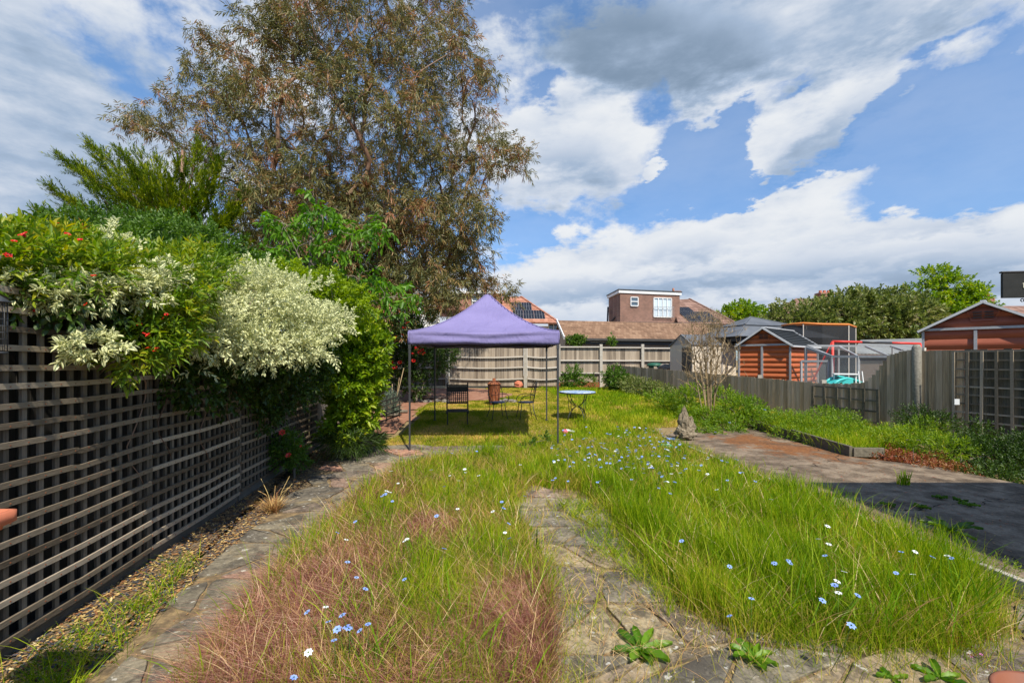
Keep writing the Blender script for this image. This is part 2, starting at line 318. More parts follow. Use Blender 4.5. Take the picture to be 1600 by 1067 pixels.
def grow(trunk, targets, seg=.35, wig=.12, pull=.35, rt=.006, ex=.5, gravity=0.0):
    """grow a branching skeleton from a trunk polyline to every target; returns list of (pts, radii)"""
    pos = [np.array(p, float) for p in trunk]; par = [-1] + list(range(len(trunk) - 1)); path = [0.0]
    for i in range(1, len(pos)): path.append(path[-1] + np.linalg.norm(pos[i] - pos[i - 1]))
    base = pos[0]; chains = [list(range(len(trunk)))]; order = np.argsort([np.linalg.norm(t - base) for t in targets])
    arr = np.zeros((len(pos) + len(targets) * 40, 3)); pl = np.zeros(len(arr)); arr[:len(pos)] = pos; pl[:len(pos)] = path; m = len(pos); tips = []
    for ti in order:
        t = targets[ti]; dd = np.linalg.norm(arr[:m] - t, axis=1); cost = dd + pull * pl[:m] + np.maximum(0, arr[:m, 2] - t[2]) * .6
        k = int(np.argmin(cost)); a = arr[k].copy(); D = np.linalg.norm(t - a)
        ns = max(2, min(30, int(D / seg))); pdir = (a - arr[par[k]]) if par[k] >= 0 else np.array([0, 0, 1.]); pdir = pdir / (np.linalg.norm(pdir) + 1e-9)
        c1 = a + pdir * D * .35; ch = [k]; ph = rng.uniform(0, 6, 3)
        for i in range(1, ns + 1):
            s = i / ns; q = (1 - s) ** 2 * a + 2 * s * (1 - s) * c1 + s * s * t
            q = q + np.sin(ph + s * np.array([7., 6., 8.])) * wig * min(D, 2.5) * .25 * math.sin(s * math.pi); q[2] -= gravity * math.sin(s * math.pi) * D * .1
            arr[m] = q; pl[m] = pl[ch[-1]] + np.linalg.norm(q - arr[ch[-1]]); par.append(ch[-1]); ch.append(m); m += 1
        chains.append(ch); tips.append(m - 1)
    cnt = np.zeros(m)
    for tp in tips:
        j = tp
        while j >= 0: cnt[j] += 1; j = par[j]
    R = rt * np.maximum(cnt, 1) ** ex
    out = []
    for ch in chains:
        r = R[ch].copy()
        if len(ch) > 1 and ch is not chains[0]: r[0] = min(r[0], r[1] * 1.3)
        if ch is not chains[0]: r[-1] *= .5
        out.append((arr[ch], r))
    return out, arr[tips]
def branch_mesh(name, chains, m, parent, n=5):
    b = MB()
    for pts, r in chains: b.tube(pts, list(r), n if r[0] < .03 else 9, cap=False)
    return b.build(name, m, parent)
LM = {}
LM['euc'] = leafmat('gum_leaf', [(0, (.05, .07, .02)), (.35, (.12, .13, .04)), (.6, (.21, .18, .06)), (.78, (.32, .18, .07)), (.9, (.36, .14, .07)), (1, (.45, .24, .12))], nscale=1.0, rnd=.7, trans=.25)
LM['conifer'] = leafmat('golden_conifer', [(0, (.025, .05, .004)), (.5, (.085, .14, .007)), (1, (.36, .37, .02))], nscale=1.0, trans=.3, rough=.7, spec=.06)
LM['varieg'] = leafmat('variegated_leaf', [(0, (.045, .09, .018)), (1, (.14, .20, .06))], edge=(.74, .74, .42), nscale=1.3, trans=.3, ew=(.05, .40))
LM['photinia'] = leafmat('yellow_green_leaf', [(0, (.045, .11, .008)), (.4, (.14, .24, .015)), (.7, (.30, .34, .02)), (.92, (.46, .38, .03)), (1, (.40, .13, .03))], nscale=1.4, trans=.4)
LM['laurel'] = leafmat('laurel_leaf', [(0, (.07, .15, .006)), (.5, (.20, .31, .012)), (.85, (.40, .44, .02)), (1, (.55, .40, .03))], trans=.4)
LM['green'] = leafmat('mid_green_leaf', [(0, (.030, .070, .010)), (.5, (.08, .16, .016)), (1, (.16, .26, .03))], trans=.35)
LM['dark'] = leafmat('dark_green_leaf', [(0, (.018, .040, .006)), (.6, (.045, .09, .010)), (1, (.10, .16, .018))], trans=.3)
LM['bright'] = leafmat('bright_green_leaf', [(0, (.06, .13, .007)), (.5, (.16, .27, .012)), (.85, (.32, .40, .02)), (1, (.48, .38, .03))], trans=.4)
LM['cherry'] = leafmat('cherry_leaf', [(0, (.04, .12, .008)), (.5, (.10, .23, .012)), (1, (.19, .34, .022))], trans=.45)
LM['lime'] = leafmat('lime_leaf', [(0, (.12, .20, .008)), (1, (.32, .42, .016))], trans=.45)
LM['olive'] = leafmat('olive_leaf', [(0, (.05, .08, .012)), (.45, (.14, .18, .035)), (.8, (.26, .27, .08)), (1, (.50, .42, .27))], trans=.3, nscale=1.2)
LM['grass'] = leafmat('tall_grass', [(0, (.055, .125, .004)), (.4, (.155, .27, .005)), (.7, (.31, .40, .010)), (1, (.54, .46, .06))], nscale=1.1, trans=.4, rnd=.6, rough=.6, spec=.08)
LM['straw'] = leafmat('straw_grass', [(0, (.12, .20, .006)), (.45, (.28, .30, .02)), (.8, (.48, .35, .09)), (1, (.56, .30, .14))], nscale=1.3, trans=.35, rough=.7, spec=.06)
LM['purple'] = leafmat('purple_grass', [(0, (.09, .025, .028)), (.35, (.24, .085, .07)), (.65, (.42, .22, .13)), (1, (.62, .46, .24))], nscale=1.5, trans=.35, rough=.7, spec=.06)
LM['broad'] = leafmat('broad_grass', [(0, (.06, .15, .005)), (.5, (.16, .29, .008)), (1, (.36, .43, .03))], trans=.4, rnd=.7, rough=.5, spec=.12)
LM['stalk'] = leafmat('dry_stalk', [(0, (.30, .14, .06)), (.5, (.56, .36, .15)), (1, (.70, .56, .30))], trans=.2)
LM['awn'] = leafmat('bearded_head', [(0, (.18, .05, .055)), (.5, (.42, .18, .14)), (1, (.72, .48, .33))], trans=.35, rough=.6)
LM['lawn'] = leafmat('lawn_grass', [(0, (.08, .15, .004)), (.32, (.19, .25, .008)), (.52, (.36, .34, .03)), (.74, (.56, .42, .11)), (1, (.70, .47, .19))], nscale=.9, trans=.35, rnd=.42, rough=.7, spec=.06)
LM['dry'] = leafmat('dry_leaf', [(0, (.16, .07, .035)), (.3, (.34, .16, .07)), (.6, (.52, .34, .13)), (.85, (.66, .50, .20)), (1, (.70, .62, .42))], trans=.15)
LM['glauc'] = leafmat('grey_green_leaf', [(0, (.10, .15, .11)), (1, (.24, .31, .23))], trans=.25)
LM['redleaf'] = leafmat('red_tinged_leaf', [(0, (.16, .035, .02)), (.5, (.30, .09, .04)), (1, (.28, .20, .05))], trans=.3)
LM['red'] = leafmat('red_petal', [(0, (.50, .01, .01)), (1, (.75, .045, .03))], trans=.3)
LM['rose'] = leafmat('coral_petal', [(0, (.70, .05, .05)), (1, (.85, .14, .10))], trans=.3)
LM['blue'] = leafmat('blue_petal', [(0, (.16, .26, .74)), (1, (.40, .56, .92))], trans=.3)
LM['white'] = leafmat('white_petal', [(0, (.74, .78, .82)), (1, (.85, .86, .84))], trans=.25)
LM['pink'] = leafmat('pink_petal', [(0, (.65, .18, .50)), (1, (.75, .28, .6))], trans=.25)
def flower_mesh(name, m, r, n=6, layers=1, cup=.25, stem=0.0, centre=None):
    vs = []; rn = []
    for l in range(layers):
        for i in range(n):
            a = i * 2 * math.pi / n + l * .5; rr = r * (1 - .28 * l); vs.append((a, rr, cup + .35 * l))
    a = np.array([v[0] for v in vs]); rr = np.array([v[1] for v in vs]); cu = np.array([v[2] for v in vs])
    A = np.stack([np.cos(a), np.sin(a), cu], 1); V = leaf_verts(np.zeros((len(a), 3)), A, np.array([[0, 0, 1.]]) + np.zeros((len(a), 3)), rr, rr * (2.6 / n * 1.9), .12, .15)
    b = MB()
    for k, q in enumerate(V): b.raw(q, [(0, 1, 2, 3), (0, 3, 4, 5)], 0, True, float(rng.uniform()))
    b.lathe((0, 0, r * .05), [(r * .16, 0), (r * .2, r * .15), (r * .05, r * .3)], 6, mi=1)
    if stem: b.tube([(0, 0, 0), (.01, 0, -stem * .5), (0, 0, -stem)], .0016, 4, mi=1)
    o = b.build(name, [m, LM[centre or 'green']]); me = o.data
    at = me.attributes.new('edge', 'FLOAT', 'POINT'); bpy.data.objects.remove(o); return me
def add_flowers(root, me, pts, tilt=.6, name='flower', scale=(.8, 1.2)):
    for p in pts:
        o = bpy.data.objects.new(name, me); COL.objects.link(o); o.parent = root; o.location = p
        o.rotation_euler = (random.uniform(.2, 1.1) if tilt else 0, random.uniform(-tilt, tilt), random.uniform(-.8, .8)); k = random.uniform(*scale); o.scale = (k, k, k)
def shrub(name, label, cat, blobs, lm, dens=60, K=9, stem=.16, ll=.06, lw=.028, spread=55, droop=0., up=.3, base=None, bark='grey_bark', twigs=40, rt=.004, trim=None, group=None, tr=.25, leafpart='foliage', inner=.5, lump=.25, bend=.15, sj=.3):
    root_p = Vector(base) if base is not None else None
    Ps, As = blobs_pts(blobs, dens, up=up, inner=inner, lump=lump)
    if trim is not None: k = trim(Ps); Ps, As = Ps[k], As[k]
    if root_p is None: c = Ps.mean(0); root_p = Vector((c[0], c[1], zt(c[0], c[1])))
    t = thing(name, label, cat, root_p, group=group)
    V, r = sprigs(Ps, As, K, stem, ll, lw, spread, droop, .15, bend=bend, jl=sj)
    V = V - np.array(root_p); leaf_obj(leafpart, V, LM[lm], t, r)
    idx = rng.choice(len(Ps), min(twigs, len(Ps)), replace=False); tg = Ps[idx] - np.array(root_p)
    ch, _ = grow([(0, 0, 0), (0, 0, tr * .5), (0, 0, tr)], list(tg), .25, .1, .2, rt, .5); branch_mesh('stem', ch, G[bark], t)
    return t, Ps
# ------------------------------------------------------------------ the ground
def zt(x, y):
    return float(np.interp(y, [9.6, 10.4, 12, 14, 17, 21, 30], [0, .07, .24, .36, .48, .58, .6]))
def ztv(y): return np.interp(y, [9.6, 10.4, 12, 14, 17, 21, 30], [0, .07, .24, .36, .48, .58, .6])
def fl(y): return -2.70 - .14 * y                 # line of the left trellis
def fr(y): return 4.6 + .385 * (21 - y)           # line of the right fence
def gnd(px, py, z=0.0):
    Y = F * (EYE - z) / (py - HOR); return ((px - 800) / F * Y, Y)
def polyin(x, y, poly):
    ins = np.zeros(len(x), bool); n = len(poly)
    for i in range(n):
        x1, y1 = poly[i]; x2, y2 = poly[(i + 1) % n]
        c = ((y1 > y) != (y2 > y)) & (x < (x2 - x1) * (y - y1) / (y2 - y1 + 1e-12) + x1); ins ^= c
    return ins
def ground_sheet():
    t = NT('soil_ground'); n = t.noise(1.2, detail=8); n2 = t.noise(14, detail=6); f = t.math('ADD', t.math('MULTIPLY', n, .6), t.math('MULTIPLY', n2, .4))
    c = t.ramp(f, [(.3, (.10, .065, .035)), (.45, (.20, .14, .07)), (.58, (.26, .20, .09)), (.72, (.13, .13, .04))]); t.bump(n2, .6, .03); m = t.fin(c, .95)
    xs = np.concatenate([[-400, -120, -50, -25, -15, -10], np.arange(-8, 12.1, .4), [15, 20, 30, 60, 130, 400]]); ys = np.concatenate([[-60, -10], np.arange(0, 24.1, .4), [27, 32, 45, 80, 160, 900]])
    X, Y = np.meshgrid(xs, ys); Z = ztv(Y) + .012 * np.sin(X * 2.3) * np.sin(Y * 1.9) * ((Y > 9.8) & (Y < 25))
    Z = Z - .03
    V = np.stack([X, Y, Z], -1).reshape(-1, 3); nx = len(xs); i = np.arange((len(ys) - 1) * nx).reshape(-1, nx)[:, :-1].ravel()
    f = np.stack([i, i + 1, i + nx + 1, i + nx], 1)
    o = npmesh('ground', V, [f], m); tag(o, kind='structure', label='dry brown soil of the garden and the plots beyond', cat='ground')
ground_sheet()
def paving_mat():
    t = NT('crazy_paving'); g = t.geo()
    wm = t.nd('ShaderNodeVectorMath', operation='MULTIPLY_ADD')
    nn = t.nd('ShaderNodeTexNoise'); nn.inputs['Scale'].default_value = 1.6; nn.inputs['Detail'].default_value = 3; t.L.new(g, nn.inputs['Vector'])
    t.L.new(nn.outputs['Color'], wm.inputs[0]); wm.inputs[1].default_value = (.42, .42, 0); t.L.new(g, wm.inputs[2])
    def vor(feat): v = t.nd('ShaderNodeTexVoronoi', feature=feat, voronoi_dimensions='2D'); v.inputs['Scale'].default_value = 2.1; t.L.new(wm.outputs[0], v.inputs['Vector']); return v
    ve = vor('DISTANCE_TO_EDGE'); vc = vor('F1')
    sp = t.nd('ShaderNodeSeparateColor'); t.L.new(vc.outputs['Color'], sp.inputs[0])
    slab = t.ramp(sp.outputs[0], [(0, (.14, .12, .095)), (.25, (.24, .205, .15)), (.45, (.11, .095, .08)), (.62, (.19, .16, .12)), (.74, (.38, .29, .17)), (.86, (.20, .14, .11)), (.95, (.38, .19, .135)), (1, (.20, .18, .14))])
    n = t.noise(7, detail=10, rough=.78); c = t.mix(1.0, slab, t.ramp(n, [(.25, (.25, .25, .25)), (.5, (.55, .55, .53)), (.75, (.95, .93, .88))]), 'OVERLAY')
    st = t.step(t.noise(2.0, detail=5), .50, .68); c = t.mix(t.math('MULTIPLY', st, .55), c, (.36, .27, .13))
    dk = t.step(t.noise(3.1, detail=8, rough=.7, off=(4, 4, 0)), .46, .60); c = t.mix(t.math('MULTIPLY', dk, .75), c, (.055, .05, .045))
    li = t.step(t.noise(19, detail=4, off=(9, 2, 0)), .60, .66); c = t.mix(t.math('MULTIPLY', li, .85), c, (.60, .58, .52))
    jt = t.math('MULTIPLY', t.step(ve.outputs['Distance'], .040, .012), t.step(t.noise(2.6, off=(1, 7, 0)), .28, .42)); jc = t.ramp(t.noise(9), [(.35, (.07, .05, .03)), (.7, (.36, .25, .11))]); c = t.mix(jt, c, jc)
    h = t.math('SUBTRACT', t.math('MULTIPLY', n, .5), t.math('MULTIPLY', jt, .8)); t.bump(h, .9, .03); return t.fin(c, .9, 0, .25)
PAV = paving_mat()
def sheet(name, poly, z, m, label, cat, th=.06, sub=True):
    b = MB(); b.prism(poly, z - th, z, 0, .5); o = b.build(name, m); return tag(o, label, cat, kind='structure')
pathL = lambda y: -2.03 - .152 * y
JN = NT('joint_soil'); _n = JN.noise(8, detail=8, rough=.7); JOINT = JN.fin(JN.ramp(_n, [(.3, (.06, .045, .03)), (.5, (.17, .12, .065)), (.65, (.32, .225, .11)), (.8, (.12, .11, .04))]), .95); JN.bump(_n, .8, .02)
def slab_mat():
    t = NT('stone_slab'); r = t.attr('rnd'); n = t.noise(6, detail=10, rough=.78); n3 = t.noise(34, detail=5)
    c = t.ramp(r, [(0, (.15, .13, .10)), (.2, (.22, .19, .14)), (.38, (.11, .098, .083)), (.52, (.18, .155, .12)), (.64, (.33, .26, .155)), (.74, (.19, .145, .115)), (.86, (.14, .125, .105)), (.93, (.34, .18, .13)), (1, (.21, .19, .15))])
    c = t.mix(1.0, c, t.ramp(n, [(.25, (.2, .2, .2)), (.5, (.52, .52, .50)), (.75, (.9, .88, .82))]), 'OVERLAY'); c = t.mix(.6, c, t.ramp(n3, [(.3, (.25, .25, .25)), (.7, (.75, .75, .75))]), 'OVERLAY')
    st = t.step(t.noise(2.2, detail=7, rough=.7), .52, .66); c = t.mix(t.math('MULTIPLY', st, .5), c, (.33, .245, .12))
    dk = t.step(t.noise(2.9, detail=9, rough=.75, off=(4, 4, 0)), .48, .60); c = t.mix(t.math('MULTIPLY', dk, .7), c, (.05, .043, .036))
    li = t.step(t.noise(14, detail=5, off=(9, 2, 0)), .62, .67); c = t.mix(t.math('MULTIPLY', li, .8), c, (.50, .48, .42))
    t.bump(t.math('ADD', n, t.math('MULTIPLY', n3, .35)), .8, .018); return t.fin(c, .92, 0, .2)
SLAB = slab_mat()
def slabs(poly, label_obj, seed=1):
    rs = random.Random(seed); cw, ch = .62, .52; x0, x1 = min(p[0] for p in poly) - 1, max(p[0] for p in poly) + 1; y0, y1 = min(p[1] for p in poly), max(p[1] for p in poly)
    nx, ny = int((x1 - x0) / cw) + 2, int((y1 - y0) / ch) + 2
    pt = {(i, j): (x0 + i * cw + (.31 if j % 2 else 0) + rs.uniform(-.17, .17), y0 + (j - .5) * ch + rs.uniform(-.14, .14)) for i in range(nx + 1) for j in range(ny + 1)}
    from mathutils import noise as mn
    b = MB()
    def add(q):
        cx, cy = sum(p[0] for p in q) / len(q), sum(p[1] for p in q) / len(q)
        if not polyin(np.array([cx]), np.array([cy]), poly)[0]: return
        # subdivide the outline and roughen it, then inset
        out = []
        for a, c in zip(q, q[1:] + q[:1]):
            for k in range(6):
                s = k / 6; x, y = a[0] + (c[0] - a[0]) * s, a[1] + (c[1] - a[1]) * s; v = mn.noise(Vector((x * 6, y * 6, seed))) * .03; d = math.hypot(cx - x, cy - y); ins = .022 + v + (.03 if k == 0 else 0)
                out.append((x + (cx - x) / d * ins, y + (cy - y) / d * ins))
        xs = [min(max(p[0], pathL(p[1]) - .02) if cx < -.3 else p[0], kx(p[1]) - .09) for p in out]; out = [(x, p[1]) for x, p in zip(xs, out)]
        zt_ = .016 + rs.uniform(-.005, .006); n = len(out); tx, ty = rs.uniform(-.008, .008), rs.uniform(-.008, .008); r = rs.random()
        top = [(x, y, zt_ + (x - cx) * tx + (y - cy) * ty) for x, y in out]; ins2 = [(x + (cx - x) * .04, y + (cy - y) * .04, z + .004) for x, y, z in top]
        vs = [(x, y, -.02) for x, y in out] + top + ins2
        b.raw(vs, [(i, (i + 1) % n, n + (i + 1) % n, n + i) for i in range(n)] + [(n + i, n + (i + 1) % n, 2 * n + (i + 1) % n, 2 * n + i) for i in range(n)] + [tuple(range(2 * n, 3 * n))], 0, False, r)
    for j in range(ny):
        for i in range(nx):
            q = [pt[(i, j)], pt[(i + 1, j)], pt[(i + 1, j + 1)], pt[(i, j + 1)]]
            k = rs.random()
            if k < .3: add([q[0], q[1], q[2]]); add([q[0], q[2], q[3]])
            elif k < .45: m1 = ((q[0][0] + q[1][0]) / 2, (q[0][1] + q[1][1]) / 2); m2 = ((q[2][0] + q[3][0]) / 2, (q[2][1] + q[3][1]) / 2); add([q[0], m1, m2, q[3]]); add([m1, q[1], q[2], m2])
            else: add(q)
    return b.build('slabs', SLAB, label_obj)
kx = lambda y: 3.96 - .086 * (y - 3.52)
_pa = sheet('path', [(pathL(1.0), 1.0), (-.3, 1.0), (-.3, 9.55), (pathL(9.5) - .25, 9.55), (pathL(9.5) - .6, 9.1), (pathL(8.6), 8.5)], .004, JOINT, 'crazy paved path of grey and pinkish slabs beside the trellis', 'path')
slabs([(pathL(1.0), 1.0), (-.3, 1.0), (-.3, 9.5), (pathL(9.5) - .5, 9.45), (pathL(8.6), 8.5)], _pa, 3)
_pb = sheet('middle_path', [(-.296, 1.0), (4.6, 1.0), (4.2, 2.2), (3.95, 3.5), (3.4, 9.5), (-.296, 9.5)], .002, JOINT, 'crazy paved strip between the two patches of tall grass', 'path')
slabs([(-.29, 1.6), (4.2, 1.6), (4.0, 3.2), (1.9, 3.4), (1.6, 6.2), (-.29, 6.4)], _pb, 8)
def concrete_mat():
    t = NT('old_concrete'); n = t.noise(3, detail=10, rough=.7); n2 = t.noise(55, detail=4)
    c = t.ramp(n, [(.3, (.055, .042, .03)), (.46, (.13, .096, .066)), (.6, (.24, .185, .13)), (.75, (.10, .075, .055))])
    c = t.mix(.5, c, t.ramp(n2, [(.3, (.3, .3, .3)), (.7, (.72, .72, .72))]), 'OVERLAY')
    # rusty moss near the timber edging
    m = t.nd('ShaderNodeMapping', vector_type='TEXTURE'); m.inputs['Location'].default_value = (5.2, 9.0, 0); m.inputs['Scale'].default_value = (1.1, 1.9, 9); m.inputs['Rotation'].default_value = (0, 0, .25); t.L.new(t.geo(), m.inputs[0])
    ln = t.nd('ShaderNodeVectorMath', operation='LENGTH'); t.L.new(m.outputs[0], ln.inputs[0])
    f = t.math('SUBTRACT', t.math('ADD', t.noise(2.6, detail=8, rough=.7), .28), t.math('MULTIPLY', ln.outputs['Value'], .30)); f = t.step(f, .52, .68)
    c = t.mix(t.math('MULTIPLY', f, .85), c, t.ramp(t.noise(20), [(.3, (.11, .04, .014)), (.7, (.28, .11, .03))]))
    dk = t.step(t.noise(1.5, detail=7, off=(5, 1, 0)), .55, .7); c = t.mix(t.math('MULTIPLY', dk, .5), c, (.07, .055, .04))
    v = t.nd('ShaderNodeTexVoronoi', feature='DISTANCE_TO_EDGE', voronoi_dimensions='2D'); v.inputs['Scale'].default_value = .5
    wm = t.nd('ShaderNodeVectorMath', operation='MULTIPLY_ADD'); nn = t.nd('ShaderNodeTexNoise'); nn.inputs['Scale'].default_value = 3; t.L.new(t.geo(), nn.inputs['Vector']); t.L.new(nn.outputs['Color'], wm.inputs[0]); wm.inputs[1].default_value = (.4, .4, 0); t.L.new(t.geo(), wm.inputs[2]); t.L.new(wm.outputs[0], v.inputs['Vector'])
    ck = t.step(v.outputs['Distance'], .006, .002); c = t.mix(ck, c, (.03, .025, .018))
    t.bump(t.math('SUBTRACT', t.math('ADD', t.math('MULTIPLY', n2, .3), n), ck), .5, .02); return t.fin(c, .95, 0, .2)
CONC = concrete_mat()
kx = lambda y: 3.96 - .086 * (y - 3.52)
b = MB(); b.prism([(kx(1), 1), (7.2, 1), (7.2, 5.2), (6.75, 7.2), (5.95, 8.0), (5.93, 11.5), (4.4, 11.3), (kx(10.3), 10.2)], -.05, .12, 0, .5)
tag(b.build('patio', CONC), 'raised cracked concrete patio along the right of the grass', 'patio', kind='structure')
b = MB(); yy = 1.0
while yy < 10:
    y2 = min(yy + .9, 10.2); b.bar((kx(yy) - .045, yy, .045), (kx(y2 - .012) - .045, y2 - .012, .045), .06, .18); yy = y2
tag(b.build('kerb', G['concrete_post'], bevel=.008), 'low weathered concrete kerb edging the raised patio', 'kerb', kind='structure')
# bed soil beside the trellis
t_ = NT('bed_soil'); n_ = t_.noise(9, detail=9, rough=.7); c_ = t_.ramp(n_, [(.3, (.045, .035, .028)), (.5, (.13, .095, .06)), (.62, (.28, .19, .10)), (.75, (.10, .09, .085))]); t_.bump(n_, .8, .03); BED = t_.fin(c_, .95)
b = MB(); b.prism([(fl(1), 1), (pathL(1), 1), (pathL(8.5), 8.5), (pathL(9.5) - .6, 9.1), (fl(10), 10)], -.06, -.004, 0, .5)
tag(b.build('side_bed', BED), 'bare bed of bark chips between trellis and path', 'flower bed', kind='structure')
b = MB(); b.raw([(fl(10.5), 10.4, .075), (-2.55, 10.7, .105), (-1.9, 14.0, .365), (-1.4, 17.0, .488), (-1.0, 20.3, .572), (fl(20.3), 20.3, .572), (fl(14), 14, .365), (fl(12), 12, .245)], [tuple(range(8))])
RED = mat('reddish_soil', [(0, (.12, .05, .03)), (.5, (.27, .13, .08)), (1, (.40, .25, .17))], 4, rough=.95, bump=.6, bd=.02, rnd=0, obj=False)
# gridded so it follows the ground
def strip(name, poly, m, dz, label, cat, step=.25):
    xs = np.arange(min(p[0] for p in poly), max(p[0] for p in poly), step); ys = np.arange(min(p[1] for p in poly), max(p[1] for p in poly), step)
    V = []; Fq = []; idx = {}
    def vid(x, y):
        k = (round(x, 4), round(y, 4))
        if k not in idx: idx[k] = len(V); V.append((x, y, zt(x, y) + dz + .006 * math.sin(x * 5) * math.sin(y * 6)))
        return idx[k]
    for x in xs:
        for y in ys:
            if polyin(np.array([x + step / 2]), np.array([y + step / 2]), poly)[0]: Fq.append((vid(x, y), vid(x + step, y), vid(x + step, y + step), vid(x, y + step)))
    o = npmesh(name, np.array(V), [np.array(Fq)], m, attrs={'rnd': np.full(len(V), .5)}); return tag(o, label, cat, kind='structure')
strip('back_bed', [(fl(10.5), 10.4), (-2.75, 10.6), (-2.6, 12.2), (-2.9, 13.5), (-2.7, 15.2), (-.6, 15.8), (.1, 17.5), (-.6, 18.6), (-1.5, 20.2), (fl(20), 20.2)], RED, .0, 'bare reddish soil bed by the back left corner', 'flower bed')

# ------------------------------------------------------------------ grass
def blades(name, x, y, z, h, w, lm, label, cat, lean=.35, curl=.5, seedy=False, wind=(0, 0)):
    n = len(x); az = rng.uniform(0, 2 * math.pi, n); ln = lean * rng.uniform(.1, 1, n); cu = curl * rng.uniform(.2, 1, n)
    D = np.stack([np.cos(az) + wind[0], np.sin(az) + wind[1], np.zeros(n)], 1); fa = rng.uniform(0, 2 * math.pi, n); Sd = np.stack([np.cos(fa), np.sin(fa), np.zeros(n)], 1)
    B = np.stack([x, y, z], 1); vs = []
    for t, ww in ((0, .8), (.38, 1.0), (.72, .75), (1, 0)):
        q = B + D * (h * (ln * t + cu * t * t))[:, None]; q[:, 2] += h * t * (1 - .35 * cu * t)
        if ww: vs += [q - Sd * (w * ww / 2)[:, None], q + Sd * (w * ww / 2)[:, None]]
        else: vs += [q]
    V = np.stack(vs, 1).reshape(-1, 3); b = np.arange(n)[:, None] * 7
    q4 = np.concatenate([b + [0, 1, 3, 2], b + [2, 3, 5, 4]], 1).reshape(-1, 4); q3 = b + [4, 5, 6]
    o = npmesh(name, V, [q4, q3], LM[lm], attrs={'rnd': np.repeat(rng.uniform(0, 1, n), 7), 'edge': np.tile([0, 0, .38, .38, .72, .72, 1], n)})
    return tag(o, label, cat, kind='stuff')
def scatter(poly, n, clump=0, cs=.06, dist=True, power=1.6, edge=0.0):
    """points in poly, denser near the camera (weight ~ 1/Y^power)"""
    xs = [p[0] for p in poly]; ys = [p[1] for p in poly]; X = []; Y = []; c = 0
    m = n if not clump else max(1, n // clump)
    while c < m:
        x = rng.uniform(min(xs), max(xs), m * 2); y = rng.uniform(min(ys), max(ys), m * 2); k = polyin(x, y, poly)
        if dist: k &= rng.uniform(size=len(x)) < (min(ys) / y) ** power
        X.append(x[k]); Y.append(y[k]); c += k.sum()
    x = np.concatenate(X)[:m]; y = np.concatenate(Y)[:m]; j_ = rng.normal(0, edge, (2, m)) * rng.uniform(0, 1, m) ** 2; x = x + j_[0]; y = y + j_[1]
    if clump: x = np.repeat(x, clump) + rng.normal(0, cs, m * clump); y = np.repeat(y, clump) + rng.normal(0, cs, m * clump)
    return x, y
LB = [(-1.68, 2.3), (-1.9, 3.6), (-1.95, 4.8), (-1.95, 6.5), (-1.75, 7.6), (-1.3, 8.1), (.4, 8.5), (.3, 6.6), (-.02, 5.6), (.1, 4.6), (.3, 3.9), (.28, 3.2), (.2, 2.3)]
RB = [(.95, 6.3), (1.15, 5.4), (1.2, 4.4), (1.25, 3.5), (1.38, 3.1), (1.8, 2.85), (2.8, 2.8), (3.3, 3.1), (3.75, 3.8), (kx(4.6) - .06, 4.6), (kx(6) - .07, 6), (kx(8.5) - .06, 8.5), (kx(9.5) - .06, 9.6), (0.0, 9.7), (.3, 6.5)]
GAP = [(.1, 5.9), (.95, 5.6), (1.45, 4.2), (1.5, 3.0), (2.0, 2.75), (3.2, 2.7), (3.2, 2.2), (.2, 2.2), (.3, 4)]
def lod(y, w, k=.0011): return np.maximum(w, k * y)
def wob(x, y, s=1.3, o=0): return .5 + .25 * (np.sin(x * s * 2.1 + o) * np.sin(y * s * 1.7 + o * 2) + np.sin(x * s * 4.3 + y * s * 2.2 + o * 3))
# purple bearded grass on the left patch
def pur(x, y): # weight of purple
    w = np.exp(-((x + 1.45) / .45) ** 2 - ((y - 3.2) / 1.0) ** 2) + np.exp(-((x + .8) / .35) ** 2 - ((y - 4.6) / .5) ** 2) * .8 + np.exp(-((x - .08) / .24) ** 2 - ((y - 3.05) / .6) ** 2) * 1.1 + .35 * np.exp(-((x + .6) / .7) ** 2 - ((y - 2.6) / .4) ** 2) + .3 * np.exp(-((x + 1.6) / .4) ** 2 - ((y - 6) / 1.5) ** 2)
    return w
x, y = scatter(LB, 150000, power=1.2); w_ = pur(x, y) * 1.5; k = rng.uniform(size=len(x)) < np.clip(w_, .03, 1); x, y = x[k], y[k]
blades('purple_grass', x, y, np.zeros(len(x)), rng.uniform(.08, .26, len(x)), lod(y, .0022, .0007), 'purple', 'dry purple and straw bearded grass along the path edge', 'grass', .9, .8, wind=(-.25, -.35))
x, y = scatter(LB, 38000, clump=9, cs=.04, power=1.3, edge=.14); k = rng.uniform(size=len(x)) > np.clip(pur(x, y) * 1.5 - .05, 0, .97); x, y = x[k], y[k]
blades('left_tall_grass', x, y, np.zeros(len(x)), rng.uniform(.08, .36, len(x)) * (.45 + .8 * wob(x, y, 1.7)), lod(y, .0027), 'grass', 'tall green grass in the left patch beside the path', 'grass', .22, .28)
x, y = scatter(LB, 42000, power=1.2, edge=.2); k = rng.uniform(size=len(x)) > np.clip(pur(x, y) * 1.2, 0, .85); x, y = x[k], y[k]
blades('left_straw_grass', x, y, np.zeros(len(x)), rng.uniform(.06, .30, len(x)), lod(y, .0028), 'straw', 'yellowing fine grass under the left patch', 'grass', .55, .7)
x, y = scatter(RB, 74000, clump=9, cs=.045, power=1.3, edge=.16)
blades('right_tall_grass', x, y, np.zeros(len(x)), rng.uniform(.10, .50, len(x)) * (.40 + .85 * wob(x, y, 2.1, 2)) * np.interp(y, [2.8, 3.2, 6, 7.5, 9.6], [.5, 1, .85, .6, .45]), lod(y, .0028), 'grass', 'tall green grass filling the right patch up to the kerb', 'grass', .20, .25)
